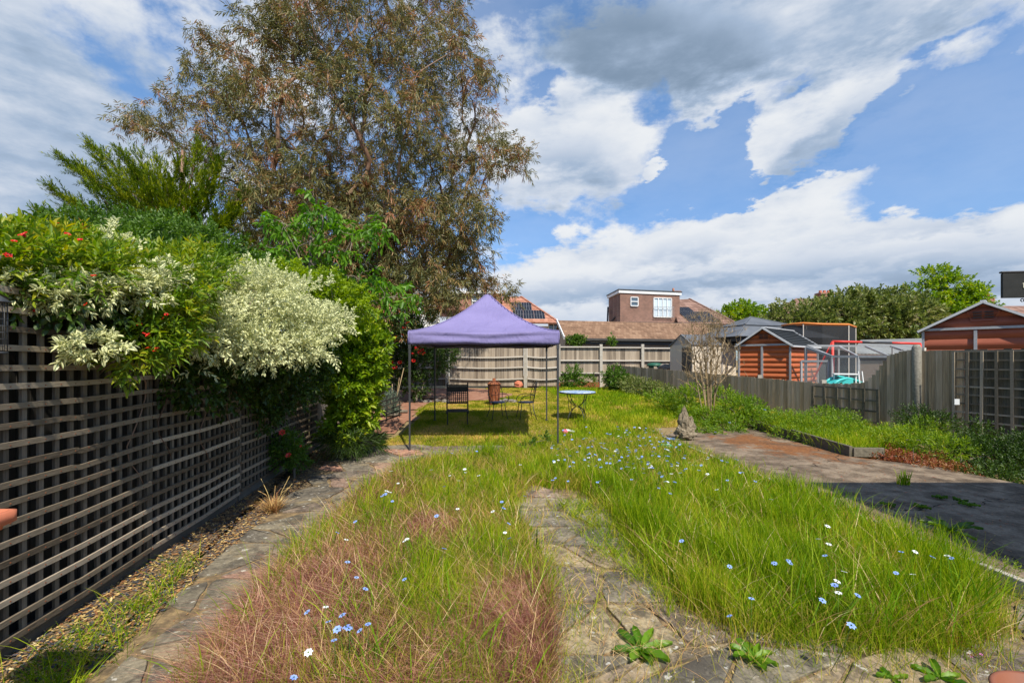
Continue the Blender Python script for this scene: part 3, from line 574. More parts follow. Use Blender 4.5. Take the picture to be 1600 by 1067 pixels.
x, y = scatter(RB, 48000, power=1.2, edge=.3)
blades('right_straw_grass', x, y, np.zeros(len(x)), rng.uniform(.06, .30, len(x)), lod(y, .0028), 'straw', 'yellowing fine grass under the right patch', 'grass', .55, .7)
def broad(name, poly, n, h0, h1, w, lm, label, power=1.2, clump=4, cs=.05, f=None, lean=.35):
    x, y = scatter(poly, n, clump=clump, cs=cs, power=power)
    if f is not None: k = rng.uniform(size=len(x)) < f(x, y); x, y = x[k], y[k]
    blades(name, x, y, ztv(y), rng.uniform(h0, h1, len(x)) * np.interp(y, [3, 6, 8, 10], [1, .9, .65, .5]), lod(y, w, .0011), lm, label, 'grass', lean, .6)
broad('left_broad_grass', LB, 3000, .18, .48, .0075, 'broad', 'broader bright blades standing out of the left patch', f=lambda x, y: wob(x, y, 2.2, 1) * 1.2 * (1 - .8 * np.clip(pur(x, y), 0, 1)))
broad('right_broad_grass', RB, 9000, .20, .55, .0075, 'broad', 'broader bright blades standing out of the right patch', f=lambda x, y: wob(x, y, 2.0, 4) * 1.3, lean=.2)
broad('left_dead_stalks', LB, 2600, .12, .42, .0035, 'stalk', 'thin dry seed stalks through the left patch', clump=2, lean=.8)
broad('right_dead_stalks', RB, 2200, .15, .5, .0035, 'stalk', 'thin dry seed stalks through the right patch', clump=2, lean=.8)
x, y = scatter(LB, 26000, clump=14, cs=.035, power=1.2); k = rng.uniform(size=len(x)) < np.clip(pur(x, y) * 1.3 + .05, 0, 1); x, y = x[k], y[k]
blades('bearded_grass_heads', x, y, np.full(len(x), .03), rng.uniform(.12, .30, len(x)), lod(y, .003, .0009), 'awn', 'pinkish bearded seed heads arching over the left path edge', 'grass', .7, 1.0, wind=(-.5, -.55))
x, y = scatter([(.55, 5.9), (1.0, 5.6), (1.45, 4.2), (1.5, 3.2), (1.1, 3.3), (.8, 4.4)], 3000, clump=11, cs=.05, power=.6, edge=.15); k = rng.uniform(size=len(x)) < wob(x, y, 3.1, 2) * 1.3; x, y = x[k], y[k]
blades('creeping_path_grass', x, y, np.zeros(len(x)), rng.uniform(.05, .2, len(x)), lod(y, .003), 'grass', 'green grass creeping over the right side of the middle paving', 'grass', .9, .9)
x, y = scatter([(.2, 3.7), (1.9, 3.5), (3.3, 3.3), (3.6, 3.3), (3.2, 2.75), (1.2, 2.8), (.2, 2.3)], 2400, clump=9, cs=.07, power=.6, edge=.15); k = rng.uniform(size=len(x)) < wob(x, y, 2.7, 5) * 1.1; x, y = x[k], y[k]
blades('dead_mat_grass', x, y, np.zeros(len(x)), rng.uniform(.04, .14, len(x)), lod(y, .003), 'stalk', 'dead orange straw matted on the near paving', 'grass', 1.3, 1.0)
x, y = scatter(GAP, 2600, clump=6, cs=.07, power=.6); 
blades('sparse_path_grass', x, y, np.zeros(len(x)), rng.uniform(.03, .16, len(x)), lod(y, .0025), 'straw', 'thin grass growing through the middle paving', 'grass', .8, .8)
LAWN = [(-3.0, 9.62), (kx(9.6), 9.62), (3.5, 11.2), (5.6, 11.6), (fr(12), 12), (fr(20.4) - .1, 20.4), (-1.2, 20.3), (-.6, 18.6), (.1, 17.5), (-.6, 15.8), (-2.7, 15.2), (-2.9, 13.5), (-2.5, 12.2), (-2.6, 10.6)]
x, y = scatter(LAWN, 190000, power=1.0); hh = rng.uniform(.02, .05, len(x)) * (1 + 1.0 * np.clip((x - 1.5) / 3, 0, 1) * np.clip((y - 11) / 4, 0, 1))
blades('lawn', x, y, ztv(y) - .035, hh + .02, lod(y, .006, .0009), 'lawn', 'patchy yellow and green mown lawn beyond the paving', 'grass', .6, .6)
x, y = scatter([(.5, 9.4), (3.3, 9.4), (3.4, 11.5), (5.5, 12), (6.2, 14), (4.4, 19), (2.5, 20.2), (1.2, 20.2), (2.2, 14), (1.5, 11)], 40000, clump=8, cs=.08, power=.8); k = rng.uniform(size=len(x)) < wob(x, y, .9, 1) ; x, y = x[k], y[k]
blades('lush_grass', x, y, ztv(y) - .03, rng.uniform(.08, .22, len(x)), lod(y, .005, .0009), 'grass', 'longer lush grass at the right side of the lawn', 'grass', .4, .5)
x, y = scatter([(-2.0, 8.7), (2.5, 8.7), (3.2, 9.9), (2.5, 11.0), (-.2, 10.2), (-1.8, 9.8)], 5000, clump=7, cs=.05, power=.8); k = rng.uniform(size=len(x)) < np.clip((x + 2) / 3, .12, 1); x, y = x[k], y[k]
blades('paving_edge_grass', x, y, ztv(y) - .02, rng.uniform(.05, .24, len(x)), lod(y, .004, .0009), 'grass', 'grass tufts where the far paving meets the lawn', 'grass', .35, .5)
x, y = scatter([(fl(2) + .25, 2.0), (pathL(2) + .1, 2.0), (pathL(4) + .02, 4), (fl(4.2) + .3, 4.2)], 1300, clump=9, cs=.04, power=1.8)
blades('bed_grass', x, y, np.zeros(len(x)), rng.uniform(.05, .22, len(x)), lod(y, .004), 'grass', 'bright grass tufts sprouting in the near side bed', 'grass', .8, .7)
# leaf litter on the side bed
def litter(name, poly, n, size, lm, label, power=1.0, dz=0.004):
    x, y = scatter(poly, n, power=power); d = rdir(n); d[:, 2] *= .1; nn = np.array([[0, 0, 1.]]) + rng.normal(0, .18, (n, 3))
    B = np.stack([x, y, ztv(y) + dz + rng.uniform(0, .012, n)], 1); V = leaf_verts(B, d, nn, size * rng.uniform(.4, 1.8, n), size * .45 * rng.uniform(.4, 1.4, n), .0, .08)
    o = leaf_obj(name, V, LM[lm], None, rng.uniform(0, 1, n)); return tag(o, label, 'leaf litter', kind='stuff')
BP = [(fl(1.5), 1.5), (pathL(1.5), 1.5), (pathL(8.5), 8.5), (fl(9.5), 9.5)]
litter('leaf_litter', BP, 7500, .030, 'dry', 'dry tan leaf litter on the bed beside the trellis')
LM['slate'] = leafmat('slate_chip', [(0, (.025, .028, .04)), (.7, (.07, .075, .09)), (1, (.16, .15, .15))], trans=0, rough=.7)
litter('slate_chips', BP, 3500, .035, 'slate', 'dark slate chips among the litter on the side bed')
litter('path_litter', [(pathL(1.5), 1.5), (.2, 1.5), (.2, 9.4), (pathL(9), 9)], 1500, .02, 'dry', 'scattered dry bits on the left paved path')
litter('grass_litter', [(.1, 2.2), (3.6, 2.2), (3.6, 3.4), (1.5, 3.6), (1.2, 5.6), (0, 5.8)], 1100, .022, 'dry', 'straw coloured bits of dead grass on the near paving')
litter('patio_litter', [(kx(3) + .1, 3), (6.5, 4), (6.3, 7.3), (5.8, 8.0), (5.8, 11), (3.7, 10)], 1500, .025, 'redleaf', 'reddish bits of moss and litter on the concrete patio', dz=.125)
# ------------------------------------------------------------------ left trellis and fences
def lerp(a, b, t): return a + (b - a) * t
def trellis_panel(root, y0, y1, z0, z1, off, dz0=0.0, dz1=0.0):
    p = MB(); sp = .118; h = z1 - z0; n = int(round(h / sp))
    A = Vector((fl(y0), y0, 0)); B = Vector((fl(y1), y1, 0)); d = (B - A).normalized(); nrm = Vector((d.y, -d.x, 0))
    L = (B - A).length; off = nrm * off
    m = int(round(L / sp)); 
    for i in range(m + 1):
        s = i / m; q = A + d * (L * s if 0 < i < m else (.02 if i == 0 else L - .02)) + off + nrm * .0; zz = lerp(dz0, dz1, s); jit = random.uniform(-.006, .006)
        p.bar(q + Vector((0, jit, z0 + zz - .01)), q + Vector((0, -jit, z1 + zz + .01)), .034, .019, mi=1, up=nrm)
    for k in range(n + 1):
        z = z0 + k * h / n; w = random.uniform(-.004, .004)
        # each lath as three segments with a slight sag
        pts = [A + off + nrm * .022 + d * (L * s) + Vector((0, 0, z + lerp(dz0, dz1, s) - .012 * math.sin(math.pi * s) + w)) for s in (0, .5, 1)]
        r = random.random()
        if random.random() < .22: pts = pts[:1] + [lerp(pts[0], pts[1], random.uniform(.85, .97))] + [lerp(pts[0], pts[1], random.uniform(.985, 1.0)) - Vector((0, 0, random.uniform(.004, .014)))] + pts[2:]
        for a, b_ in zip(pts, pts[1:]): p.bar(a, b_ - (b_ - a).normalized() * .001, .019, .036, mi=0, r=r)
        for i in range(0, m + 1):
            q = A + d * (L * i / m) + off + nrm * .0325; s = i / m
            p.box(q + Vector((0, 0, z + lerp(dz0, dz1, s) - .012 * math.sin(math.pi * s) + w)), (.006, .006, .006), mi=2)
    return p.build('lattice_panel', [G['trellis_h'], G['trellis_v'], G['rust']], root)
tr = thing('trellis_fence', 'weathered wooden square lattice trellis running along the left path', 'trellis')
ys = [.92, 2.50, 4.09, 5.84, 7.60, 9.36]
for i in range(5):
    trellis_panel(tr, ys[i] + .012, ys[i + 1] - .012, .13, 2.255, .012 * (i % 2), random.uniform(-.01, .01), random.uniform(-.015, .015))
for (y0, z0) in ((3.9, 1.75), (4.3, 1.9), (5.0, 1.7), (5.6, 1.9), (6.3, 1.9), (7.2, 1.9)):
    pts = [Vector((fl(y0 + .12 * math.sin(k * .9)) + .035 + .012 * math.sin(k * 2), y0 + .12 * math.sin(k * .9), z0 - k * .13)) for k in range(9)]
    b = MB(); b.tube(pts, [.006] * 5 + [.005, .004, .003, .002], 5); b.build('dead_stem', G['bark'], tr)
for y in ys:
    b = MB(); b.box((fl(y) - .045, y, 1.14), (.055, .05, 2.28), mi=0); b.build('post', G['trellis_v'], tr)
for i in range(5):
    b = MB(); y0, y1 = ys[i] + .03, ys[i + 1] - .03; b.bar((fl(y0) - .02, y0, .035), (fl(y1) - .02, y1, .035), .03, .15, mi=0); b.build('gravel_board', G['gravel_board'], tr)
def board_fence(root, A, B, zf, h, m, bw=.1, part='board_panel', top=None, gap=.004, th=.018, jit=.01):
    p = MB(); A, B = Vector((*A, 0)), Vector((*B, 0)); L = (B - A).length; d = (B - A) / L; n = max(1, int(L / bw)); ang = math.atan2(d.y, d.x)
    for i in range(n):
        s = (i + .5) / n; q = A + d * L * s; z0 = zf(q.x, q.y); hh = (top(s) if top else h) + random.uniform(-jit, jit)
        p.box((q.x, q.y, z0 + hh / 2), (L / n - gap, th, hh), rz=ang + random.uniform(-.02, .05))
    return p.build(part, m, root)
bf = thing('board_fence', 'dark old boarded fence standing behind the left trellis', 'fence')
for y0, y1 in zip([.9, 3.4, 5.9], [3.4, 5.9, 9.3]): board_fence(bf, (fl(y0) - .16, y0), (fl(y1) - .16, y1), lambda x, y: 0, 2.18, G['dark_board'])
bf2 = thing('board_fence', 'grey boarded fence continuing on the left behind the green bush and the soil bed', 'fence')
yy = 9.5
while yy < 20.3:
    y1 = min(yy + 1.8, 20.4); board_fence(bf2, (fl(yy) - .1, yy), (fl(y1) - .1, y1), lambda x, y: zt(x, y) - .03, 1.75, G['grey_board'])
    b = MB(); b.box((fl(yy) - .05, yy, zt(0, yy) + .9), (.09, .09, 1.85)); b.build('post', G['grey_board'], bf2); yy = y1
# leaning dark lattice pieces by the bush
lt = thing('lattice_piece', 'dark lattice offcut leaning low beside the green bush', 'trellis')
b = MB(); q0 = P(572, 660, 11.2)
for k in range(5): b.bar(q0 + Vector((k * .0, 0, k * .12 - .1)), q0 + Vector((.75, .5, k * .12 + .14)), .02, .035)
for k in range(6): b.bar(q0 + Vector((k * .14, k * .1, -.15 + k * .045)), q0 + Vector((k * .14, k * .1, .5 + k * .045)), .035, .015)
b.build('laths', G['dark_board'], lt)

# ------------------------------------------------------------------ back fence
def back_panel(root, x0, x1, Y0, Y1, zt_, zb, rails, sag=0, m=None, rz=.055, frame=False):
    p = MB(); n = int((x1 - x0) / .105); d = Vector((x1 - x0, Y1 - Y0, 0)); ang = math.atan2(d.y, d.x)
    for i in range(n):
        s = (i + .5) / n; x = lerp(x0, x1, s); y = lerp(Y0, Y1, s); tz = zt_ - sag * .3 * math.sin(math.pi * s) + random.uniform(-.008, .008)
        p.box((x, y + .03, (tz + zb) / 2), ((x1 - x0) / n - .003, .018, tz - zb), rz=ang + random.uniform(0, .06))
    o = p.build('board_panel', m or G['grey_board'], root)
    for rzv in rails:
        r = MB(); pts = [(lerp(x0, x1, s), lerp(Y0, Y1, s) - .02 - 0.03, rzv - sag * math.sin(math.pi * s)) for s in (0, .2, .4, .6, .8, 1)]
        q = random.random()
        for a, c in zip(pts, pts[1:]): r.bar(a, c, .06, rz, r=q)
        r.build('rail', G['rail'], root)
    return o
f1 = thing('closeboard_fence', 'tall closeboard fence with bowed pale rails behind the purple gazebo', 'fence')
zb = 1.82 - (603 - 562) / F * 20.5
for (pa, pb_) in ((560, 696), (702, 818), (824, 872)):
    x0, x1 = (pa - 800) / F * 20.5, (pb_ - 800) / F * 20.5
    back_panel(f1, x0, x1, 20.5, 20.5, 2.46, zb, [1.82 - (k - 562) / F * 20.4 for k in (557, 573.5, 591.5)], .05)
for px_ in (698.5, 821):
    b = MB(); b.box(((px_ - 800) / F * 20.4, 20.42, 1.5), (.15, .12, 2.0)); b.build('post', G['concrete_post'], f1, .01)
f2 = thing('panel_fence', 'framed grey panel fence with concrete posts right of the purple gazebo', 'fence')
px_ = [873.5, 939, 1004, 1069]
for i in range(3):
    x0, x1 = (px_[i] + 2 - 800) / F * 21, (px_[i + 1] - 2 - 800) / F * 21
    back_panel(f2, x0, x1, 21, 21, 2.43 - .03 * i, .60, [2.41 - .03 * i, 1.79 - .01 * i, 1.21 - .01 * i], 0)
for p_ in px_:
    b = MB(); b.box(((p_ - 800) / F * 20.95, 20.95, 1.5), (.13, .12, 2.06)); b.build('post', G['concrete_post'], f2, .01)
b = MB(); b.box((1.5, 20.9, .68), (5, .12, .22), r=.4); b.build('brick_footing', G['rust'], f2)

# ------------------------------------------------------------------ right fence
rf = thing('low_fence', 'low mossy boarded fence along the right side of the lawn', 'fence')
def rpt(y): return (fr(y), y)
YB = [20.9, 18.2, 15.9, 13.7, 11.9]
topz = lambda y: float(np.interp(y, [11.7, 21], [1.20, 1.585]))
for a, c in zip(YB, YB[1:]):
    board_fence(rf, rpt(a), rpt(c), lambda x, y: zt(x, y) - .05, 1, G['mossy_board'], .12, top=lambda s, a=a, c=c: topz(lerp(a, c, s)) - zt(0, lerp(a, c, s)) + .05, jit=.012)
for a in YB[:]:
    b = MB(); b.box((fr(a) + .06, a + .02, topz(a) - .48), (.11, .1, 1.12), rz=-.3); b.build('post', G['concrete_post'] if a < 14 else G['grey_board'], rf)
for a, c in zip(YB, YB[1:]):
    b = MB()
    b.bar((fr(a) + .05, a, topz(a) - .25), (fr(c) + .05, c, topz(c) - .25), .06, .07); b.build('rail', G['mossy_board'], rf)
hf = thing('tall_fence', 'tall weathered boarded fence sweeping up on the right beside the trellis', 'fence')
def sweep(s):  # from low (1.2) to full height
    return float(np.interp(s, [0, .3, .5, .6, .68, .75, .85, 1], [1.21, 1.22, 1.27, 1.47, 1.72, 1.91, 2.0, 2.04]))
board_fence(hf, rpt(11.88), rpt(9.98), lambda x, y: -.05, 1, G['mossy_board'], .078, part='curved_panel', top=lambda s: sweep(s) + .05)
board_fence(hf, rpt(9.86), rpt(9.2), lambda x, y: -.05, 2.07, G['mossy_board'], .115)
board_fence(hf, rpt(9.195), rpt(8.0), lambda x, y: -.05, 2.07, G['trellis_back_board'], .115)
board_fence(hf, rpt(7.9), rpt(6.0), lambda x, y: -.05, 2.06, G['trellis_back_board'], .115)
b = MB(); b.tube([(fr(9.93) - .05, 9.91, -.1), (fr(9.93) - .05, 9.91, 2.08), (fr(9.93) - .05, 9.91, 2.15)], [.095, .085, .05], 8); b.build('post', G['lichen_post'], hf)
b = MB(); b.box((fr(9.9) + .05, 9.85, 1.0), (.04, .05, 2.16)); b.build('arris_post', G['rail'], hf)
# old lattice panel on the low fence
def rtrellis(name, label, y0, y1, z0, z1, nx, nz, w, off=.06, part='laths', m='timber'):
    t = thing(name, label, 'trellis'); b = MB(); A = Vector((fr(y0), y0, 0)); B = Vector((fr(y1), y1, 0)); d = (B - A).normalized(); nn = Vector((-abs(d.y), -abs(d.x) * (1 if d.x * d.y < 0 else -1), 0)).normalized() * off
    for i in range(nx + 1):
        q = lerp(A, B, i / nx) + nn * 1.3; j = random.uniform(-.012, .012); b.bar(q + Vector((j, 0, z0)), q + Vector((-j, 0, z1 + random.uniform(-.01, .02))), w, .02, mi=0, up=nn)
    for k in range(nz + 1):
        z = lerp(z0, z1, k / nz); b.bar(A + nn + Vector((0, 0, z + random.uniform(-.008, .008))), B + nn + Vector((0, 0, z + random.uniform(-.008, .008))), .02, w * .7, mi=0)
    b.build(part, G[m], t); return t
rtrellis('wall_trellis', 'square wooden trellis fixed on the tall right fence', 9.32, 6.3, .25, 1.98, 15, 10, .045, .07, 'laths', 'trellis_h')
t = rtrellis('railed_panel', 'dark mossy railed panel leaning against the low end of the right fence', 12.05, 10.6, .35, 1.12, 5, 3, .06, .1)
# silver tag on the trellis
b = MB(); q = P(1497, 627, 8.9); b.box(q + Vector((-.12, -.1, 0)), (.075, .01, .11), rz=-.4); tag(b.build('tag', G['white_paint']), 'small shiny white card caught in the right trellis', 'tag')

# ------------------------------------------------------------------ timber edging and raised bed
te = thing('timber_edging', 'old timber sleepers edging the planted bed on the patio', 'edging')
for a, c in (((5.98, 11.4), (5.97, 9.72)), ((5.97, 9.7), (5.96, 8.0))):
    b = MB(); b.bar((a[0], a[1], .24), (c[0], c[1], .20), .06, .2); b.build('board', G['timber'], te, .006)
b = MB(); b.bar((5.99, 7.99, .2), (6.5, 7.96, .2), .05, .16); b.build('end_board', G['timber'], te, .006)

# ------------------------------------------------------------------ gazebo (pop-up)
def canopy_mat():
    t = NT('purple_canopy'); n = t.noise(1.3, (1, 1, 3), detail=5); n2 = t.noise(3.0, (1.2, 1.2, .5), detail=3, dist=1.0)
    c = t.ramp(n, [(.3, (.20, .175, .355)), (.7, (.24, .21, .41))]); t.bump(n2, .6, .06); t.fin(c, .75, 0, .2)
    tr_ = t.nd('ShaderNodeBsdfTranslucent'); tr_.inputs[0].default_value = (.2, .16, .5, 1); mx = t.nd('ShaderNodeMixShader'); mx.inputs[0].default_value = .12
    t.L.new(t.b.outputs[0], mx.inputs[1]); t.L.new(tr_.outputs[0], mx.inputs[2]); t.L.new(mx.outputs[0], t.out.inputs[0]); return t.m
CAN = canopy_mat()
gz = thing('pop_up_gazebo', 'purple pop-up gazebo with peaked canopy on thin dark legs', 'gazebo', (-.56, 10.5, 0))
def gzl(x, y, z): return Vector((x, y, z))
H = 1.49; ztop = 2.39; zpk = 3.36
N = 40; vs = []
for j in range(N + 1):
    for i in range(N + 1):
        x = -1 + 2 * i / N; y = -1 + 2 * j / N; r = max(abs(x), abs(y)); q = min(abs(x), abs(y)) / max(r, 1e-6)
        s = 1 - r; hgt = .86 * s ** 1.75 + .14 * s if s > 0 else 0
        sag = -.10 * (1 - q ** 2) * math.sin(math.pi * min(1, r)) * .55
        z = ztop + (zpk - ztop) * hgt + sag - (.035 * (1 - q * q) * r ** 4) + .006 * math.sin(9 * x + 5 * y) * r
        z = min(z, zpk - .02)
        vs.append((x * H, y * H, z))
fs = [(j * (N + 1) + i, j * (N + 1) + i + 1, (j + 1) * (N + 1) + i + 1, (j + 1) * (N + 1) + i) for j in range(N) for i in range(N)]
o = npmesh('canopy', np.array(vs), [np.array(fs)], CAN, gz, {'rnd': np.full(len(vs), .5)})
sd_ = o.modifiers.new('t', 'SOLIDIFY'); sd_.thickness = .006
sb = MB()
for sx, sy in ((-1, -1), (1, -1), (1, 1), (-1, 1)):
    sb.tube([(sx * H * q, sy * H * q, ztop + (zpk - ztop) * (.86 * (1 - q) ** 1.75 + .14 * (1 - q)) + .004) for q in np.linspace(.03, 1, 24)], .009, 6)
    sb.tube([(sx * H * 1.002, sy * H * 1.002, ztop - .01), (sx * H * 1.004, sy * H * 1.004, ztop - .26)], .010, 6)
sb.build('seam', CAN, gz)
# valance with gentle folds
per = []
M_ = 60
for s in range(4):
    for i in range(M_):
        t_ = -1 + 2 * i / M_; x, y = ((t_, -1), (1, t_), (-t_, 1), (-1, -t_))[s]; per.append((x, y, s, t_))
vs = []; fs = []; n = len(per); R_ = 6
for k in range(R_):
    for (x, y, s, t_) in per:
        f = k / (R_ - 1); nx, ny = ((0, -1), (1, 0), (0, 1), (-1, 0))[s]; q = abs(t_)
        out = .022 * math.sin(t_ * 4 + f * 5 + s) * f * (1 - q ** 4) + .022 * math.sin(f * 9 + t_ * 3.2 * (1 if t_ > 0 else -1)) * (1 - q ** 6) + .012 * math.exp(-(t_ / .05) ** 2) + .003
        z = ztop - .035 * (1 - t_ * t_) * (1 - f) - f * (.265 + .006 * math.sin(t_ * 9))
        vs.append((x * H + nx * out, y * H + ny * out, z))
for k in range(R_ - 1):
    for i in range(n): fs.append((k * n + i, k * n + (i + 1) % n, (k + 1) * n + (i + 1) % n, (k + 1) * n + i))
o = npmesh('valance', np.array(vs), [np.array(fs)], CAN, gz, {'rnd': np.full(len(vs), .5)}); sd_ = o.modifiers.new('t', 'SOLIDIFY'); sd_.thickness = .005
for sx, sy in ((-1, -1), (1, -1), (1, 1), (-1, 1)):
    wx, wy = sx * (H - .02), sy * (H - .02); zb_ = zt(0, 10.5 + wy) - .01
    b = MB(); b.box((wx, wy, (zb_ + 1.25) / 2), (.032, .032, 1.25 - zb_)); b.box((wx, wy, 1.7), (.04, .04, .95)); b.box((wx, wy, 1.27), (.046, .046, .05)); b.box((wx, wy, zb_ + .012), (.07, .07, .02)); b.box((wx, wy, 2.08), (.05, .05, .09))
    b.build('leg', G['black_metal'], gz)
b = MB()
for (a, c) in (((-1, -1), (1, -1)), ((1, -1), (1, 1)), ((1, 1), (-1, 1)), ((-1, 1), (-1, -1))):
    a3 = Vector((a[0] * (H - .03), a[1] * (H - .03), 0)); c3 = Vector((c[0] * (H - .03), c[1] * (H - .03), 0)); m3 = (a3 + c3) / 2
    for (p, q) in ((a3, m3), (m3, c3)):
        b.bar(p + Vector((0, 0, 2.28)), q + Vector((0, 0, 2.14)), .012, .02); b.bar(p + Vector((0, 0, 2.14)), q + Vector((0, 0, 2.28)), .012, .02)
for sx, sy in ((-1, -1), (1, -1), (1, 1), (-1, 1)): b.bar((sx * (H - .05), sy * (H - .05), 2.3), (sx * .03, sy * .03, 2.75), .02, .025)
b.box((0, 0, 2.95), (.035, .035, .72)); b.build('truss_frame', G['black_metal'], gz)

# ------------------------------------------------------------------ garden furniture
MOS = NT('mosaic_top'); v = MOS.nd('ShaderNodeTexVoronoi'); v.inputs['Scale'].default_value = 22; MOS.L.new(MOS.tc.outputs['Object'], v.inputs['Vector']); sc_ = MOS.nd('ShaderNodeSeparateColor'); MOS.L.new(v.outputs['Color'], sc_.inputs[0])
MOSM = MOS.fin(MOS.ramp(sc_.outputs[0], [(0, (.10, .20, .42)), (.4, (.22, .36, .58)), (.7, (.42, .52, .62)), (1, (.62, .66, .66))]), .35, 0, .5)
c = P(902, 657, 12.1); gzt = zt(0, 12.1)
tb = thing('garden_table', 'round blue mosaic table on curved black iron legs right of the gazebo', 'table', (c.x, 12.1, gzt - .02))
b = MB(); b.lathe((0, 0, .72), [(.46, 0), (.475, .012), (.475, .028), (.46, .034), (.2, .035)], 40); b.build('tabletop', MOSM, tb)
b = MB(); b.lathe((0, 0, .705), [(.47, 0), (.482, .006), (.482, .03), (.47, .03)], 40); b.build('rim', G['wrought'], tb)
for k in range(4):
    a = k * math.pi / 2 + .5; ca, sa = math.cos(a), math.sin(a); b = MB()
    prof = [(.34, .71), (.30, .58), (.22, .46), (.10, .385), (.03, .36), (.10, .33), (.20, .26), (.27, .14), (.31, 0)]
    b.tube([(r * ca, r * sa, z) for r, z in prof], .011, 6); b.tube([(.285 * ca, .285 * sa, .52), (.285 * ca, .285 * sa, .38), (.24 * ca, .24 * sa, .2)], .008, 5)
    b.build('leg', G['wrought'], tb)
BLS = mat('blue_seat', [(0, (.05, .07, .14)), (1, (.12, .16, .28))], 9, rough=.5, bump=.1)
def iron_chair(label, loc, rz):
    t = thing('iron_chair', label, 'chair', loc, rz, 'iron garden chairs under the gazebo')
    b = MB(); b.lathe((0, 0, .44), [(.02, .0), (.2, 0), (.215, .012), (.205, .025), (.02, .028)], 24); b.build('seat', BLS, t)
    for sx in (-1, 1):
        for sy, rr in ((-1, .22), (1, .24)):
            b = MB(); b.tube([(sx * .16, sy * .15, .44), (sx * .17, sy * .17, .25), (sx * rr, sy * rr, 0)], .010, 6); b.build('leg', G['wrought'], t)
        b = MB(); b.tube([(sx * .17, -.19, .44), (sx * .25, -.2, .54), (sx * .27, -.12, .63), (sx * .26, .05, .66), (sx * .19, .2, .66)], .009, 6); b.build('armrest', G['wrought'], t)
    b = MB(); b.tube([(-.18, .16, .44), (-.2, .2, .7), (-.16, .25, .9), (-.08, .28, .98), (0, .285, 1.0), (.08, .28, .98), (.16, .25, .9), (.2, .2, .7), (.18, .16, .44)], .010, 6)
    for k in (-1, 0, 1): b.tube([(k * .07, .17, .44), (k * .10, .21, .66), (k * .04, .25, .84), (k * .05, .28, .97)], .006, 5)
    b.tube([(-.19, .2, .66), (0, .22, .62), (.19, .2, .66)], .006, 5); b.build('backrest', G['wrought'], t); return t
c1 = P(777, 640, 12.0); iron_chair('black iron chair in front of the rusty burner, middle of the three chairs', (c1.x, 12.2, zt(0, 12.2) - .02), -2.6 + 3.14 - .2)
c2 = P(822, 640, 12.0); iron_chair('black iron chair on the right, turned sideways under the gazebo', (c2.x, 12.2, zt(0, 12.2) - .02), -1.35)
WOODD = mat('dark_stained_wood', [(0, (.015, .012, .012)), (1, (.05, .04, .035))], 7, (4, 4, .8), rough=.6, bump=.15)
c3 = P(716, 645, 11.7); lc = thing('lattice_chair', 'dark wooden lounge chair with a lattice back under the gazebo', 'chair', (c3.x - .02, 11.7, zt(0, 11.7) - .02), .12)
b = MB()
yb = lambda z: .20 + (z - .35) * .35
for sx in (-1, 1): b.bar((sx * .27, yb(.33), .33), (sx * .27, yb(.98), .98), .035, .03)
for z in (.50, .95): b.bar((-.27, yb(z), z), (.27, yb(z), z), .025, .04)
b.bar((-.27, yb(.86), .86), (.27, yb(.86), .86), .018, .12)
for k in range(9): x = -.22 + k * .055; b.bar((x, yb(.5), .5), (x, yb(.82), .82), .022, .012)
for k in range(6): z = .535 + k * .052; b.bar((-.26, yb(z) + .006, z), (.26, yb(z) + .006, z), .012, .02)
for sx in (-1, 1): b.tube([(sx * .27, yb(.98), .98), (sx * .27, yb(1.03), 1.03)], .018, 6)
b.build('backrest', WOODD, lc)
b = MB()
for k in range(7): b.bar((-.28, -.28 + k * .075, .33 + k * .002), (.28, -.28 + k * .075, .33 + k * .002), .06, .02)
for sx in (-1, 1): b.bar((sx * .27, -.3, .30), (sx * .27, .25, .31), .03, .04)
b.build('seat', WOODD, lc)
for sx in (-1, 1):
    for y, y2 in ((-.25, -.12), (.15, .02)):
        b = MB(); b.bar((sx * .25, y2, .3), (sx * .25, y, 0), .025, .035); b.build('leg', WOODD, lc)
# garden incinerator (rusty bin)
c4 = P(772, 617, 14.6); zz = zt(0, 14.6); inc = thing('garden_incinerator', 'rusty brown garden burner bin with a chimney lid behind the chairs', 'incinerator', (c4.x, 14.6, zz))
b = MB(); b.lathe((0, 0, .08), [(.17, 0), (.175, .02), (.19, .3), (.205, .55), (.212, .56)], 24)
for k in range(10):
    a = k * .63; b.tube([(.185 * math.cos(a), .185 * math.sin(a), .2 + .1 * (k % 3)), (.2 * math.cos(a), .2 * math.sin(a), .2 + .1 * (k % 3))], .018, 6, mi=1)
b.build('bin', [G['rust'], G['dark_board']], inc)
b = MB(); b.lathe((0, 0, .645), [(.225, 0), (.22, .02), (.14, .085), (.055, .11), (.05, .19), (.04, .2)], 24); b.build('lid', G['rust'], inc)
for k in range(3): b = MB(); a = k * 2.09; b.bar((.15 * math.cos(a), .15 * math.sin(a), .1), (.19 * math.cos(a), .19 * math.sin(a), 0), .02, .02); b.build('leg', G['rust'], inc)
b = MB(); q = P(780, 610, 14.5)
STONE = mat('garden_stone', [(0, (.14, .12, .10)), (.5, (.30, .265, .22)), (1, (.48, .44, .37))], 8, rough=.9, bump=.8, bd=.03, rnd=.35)
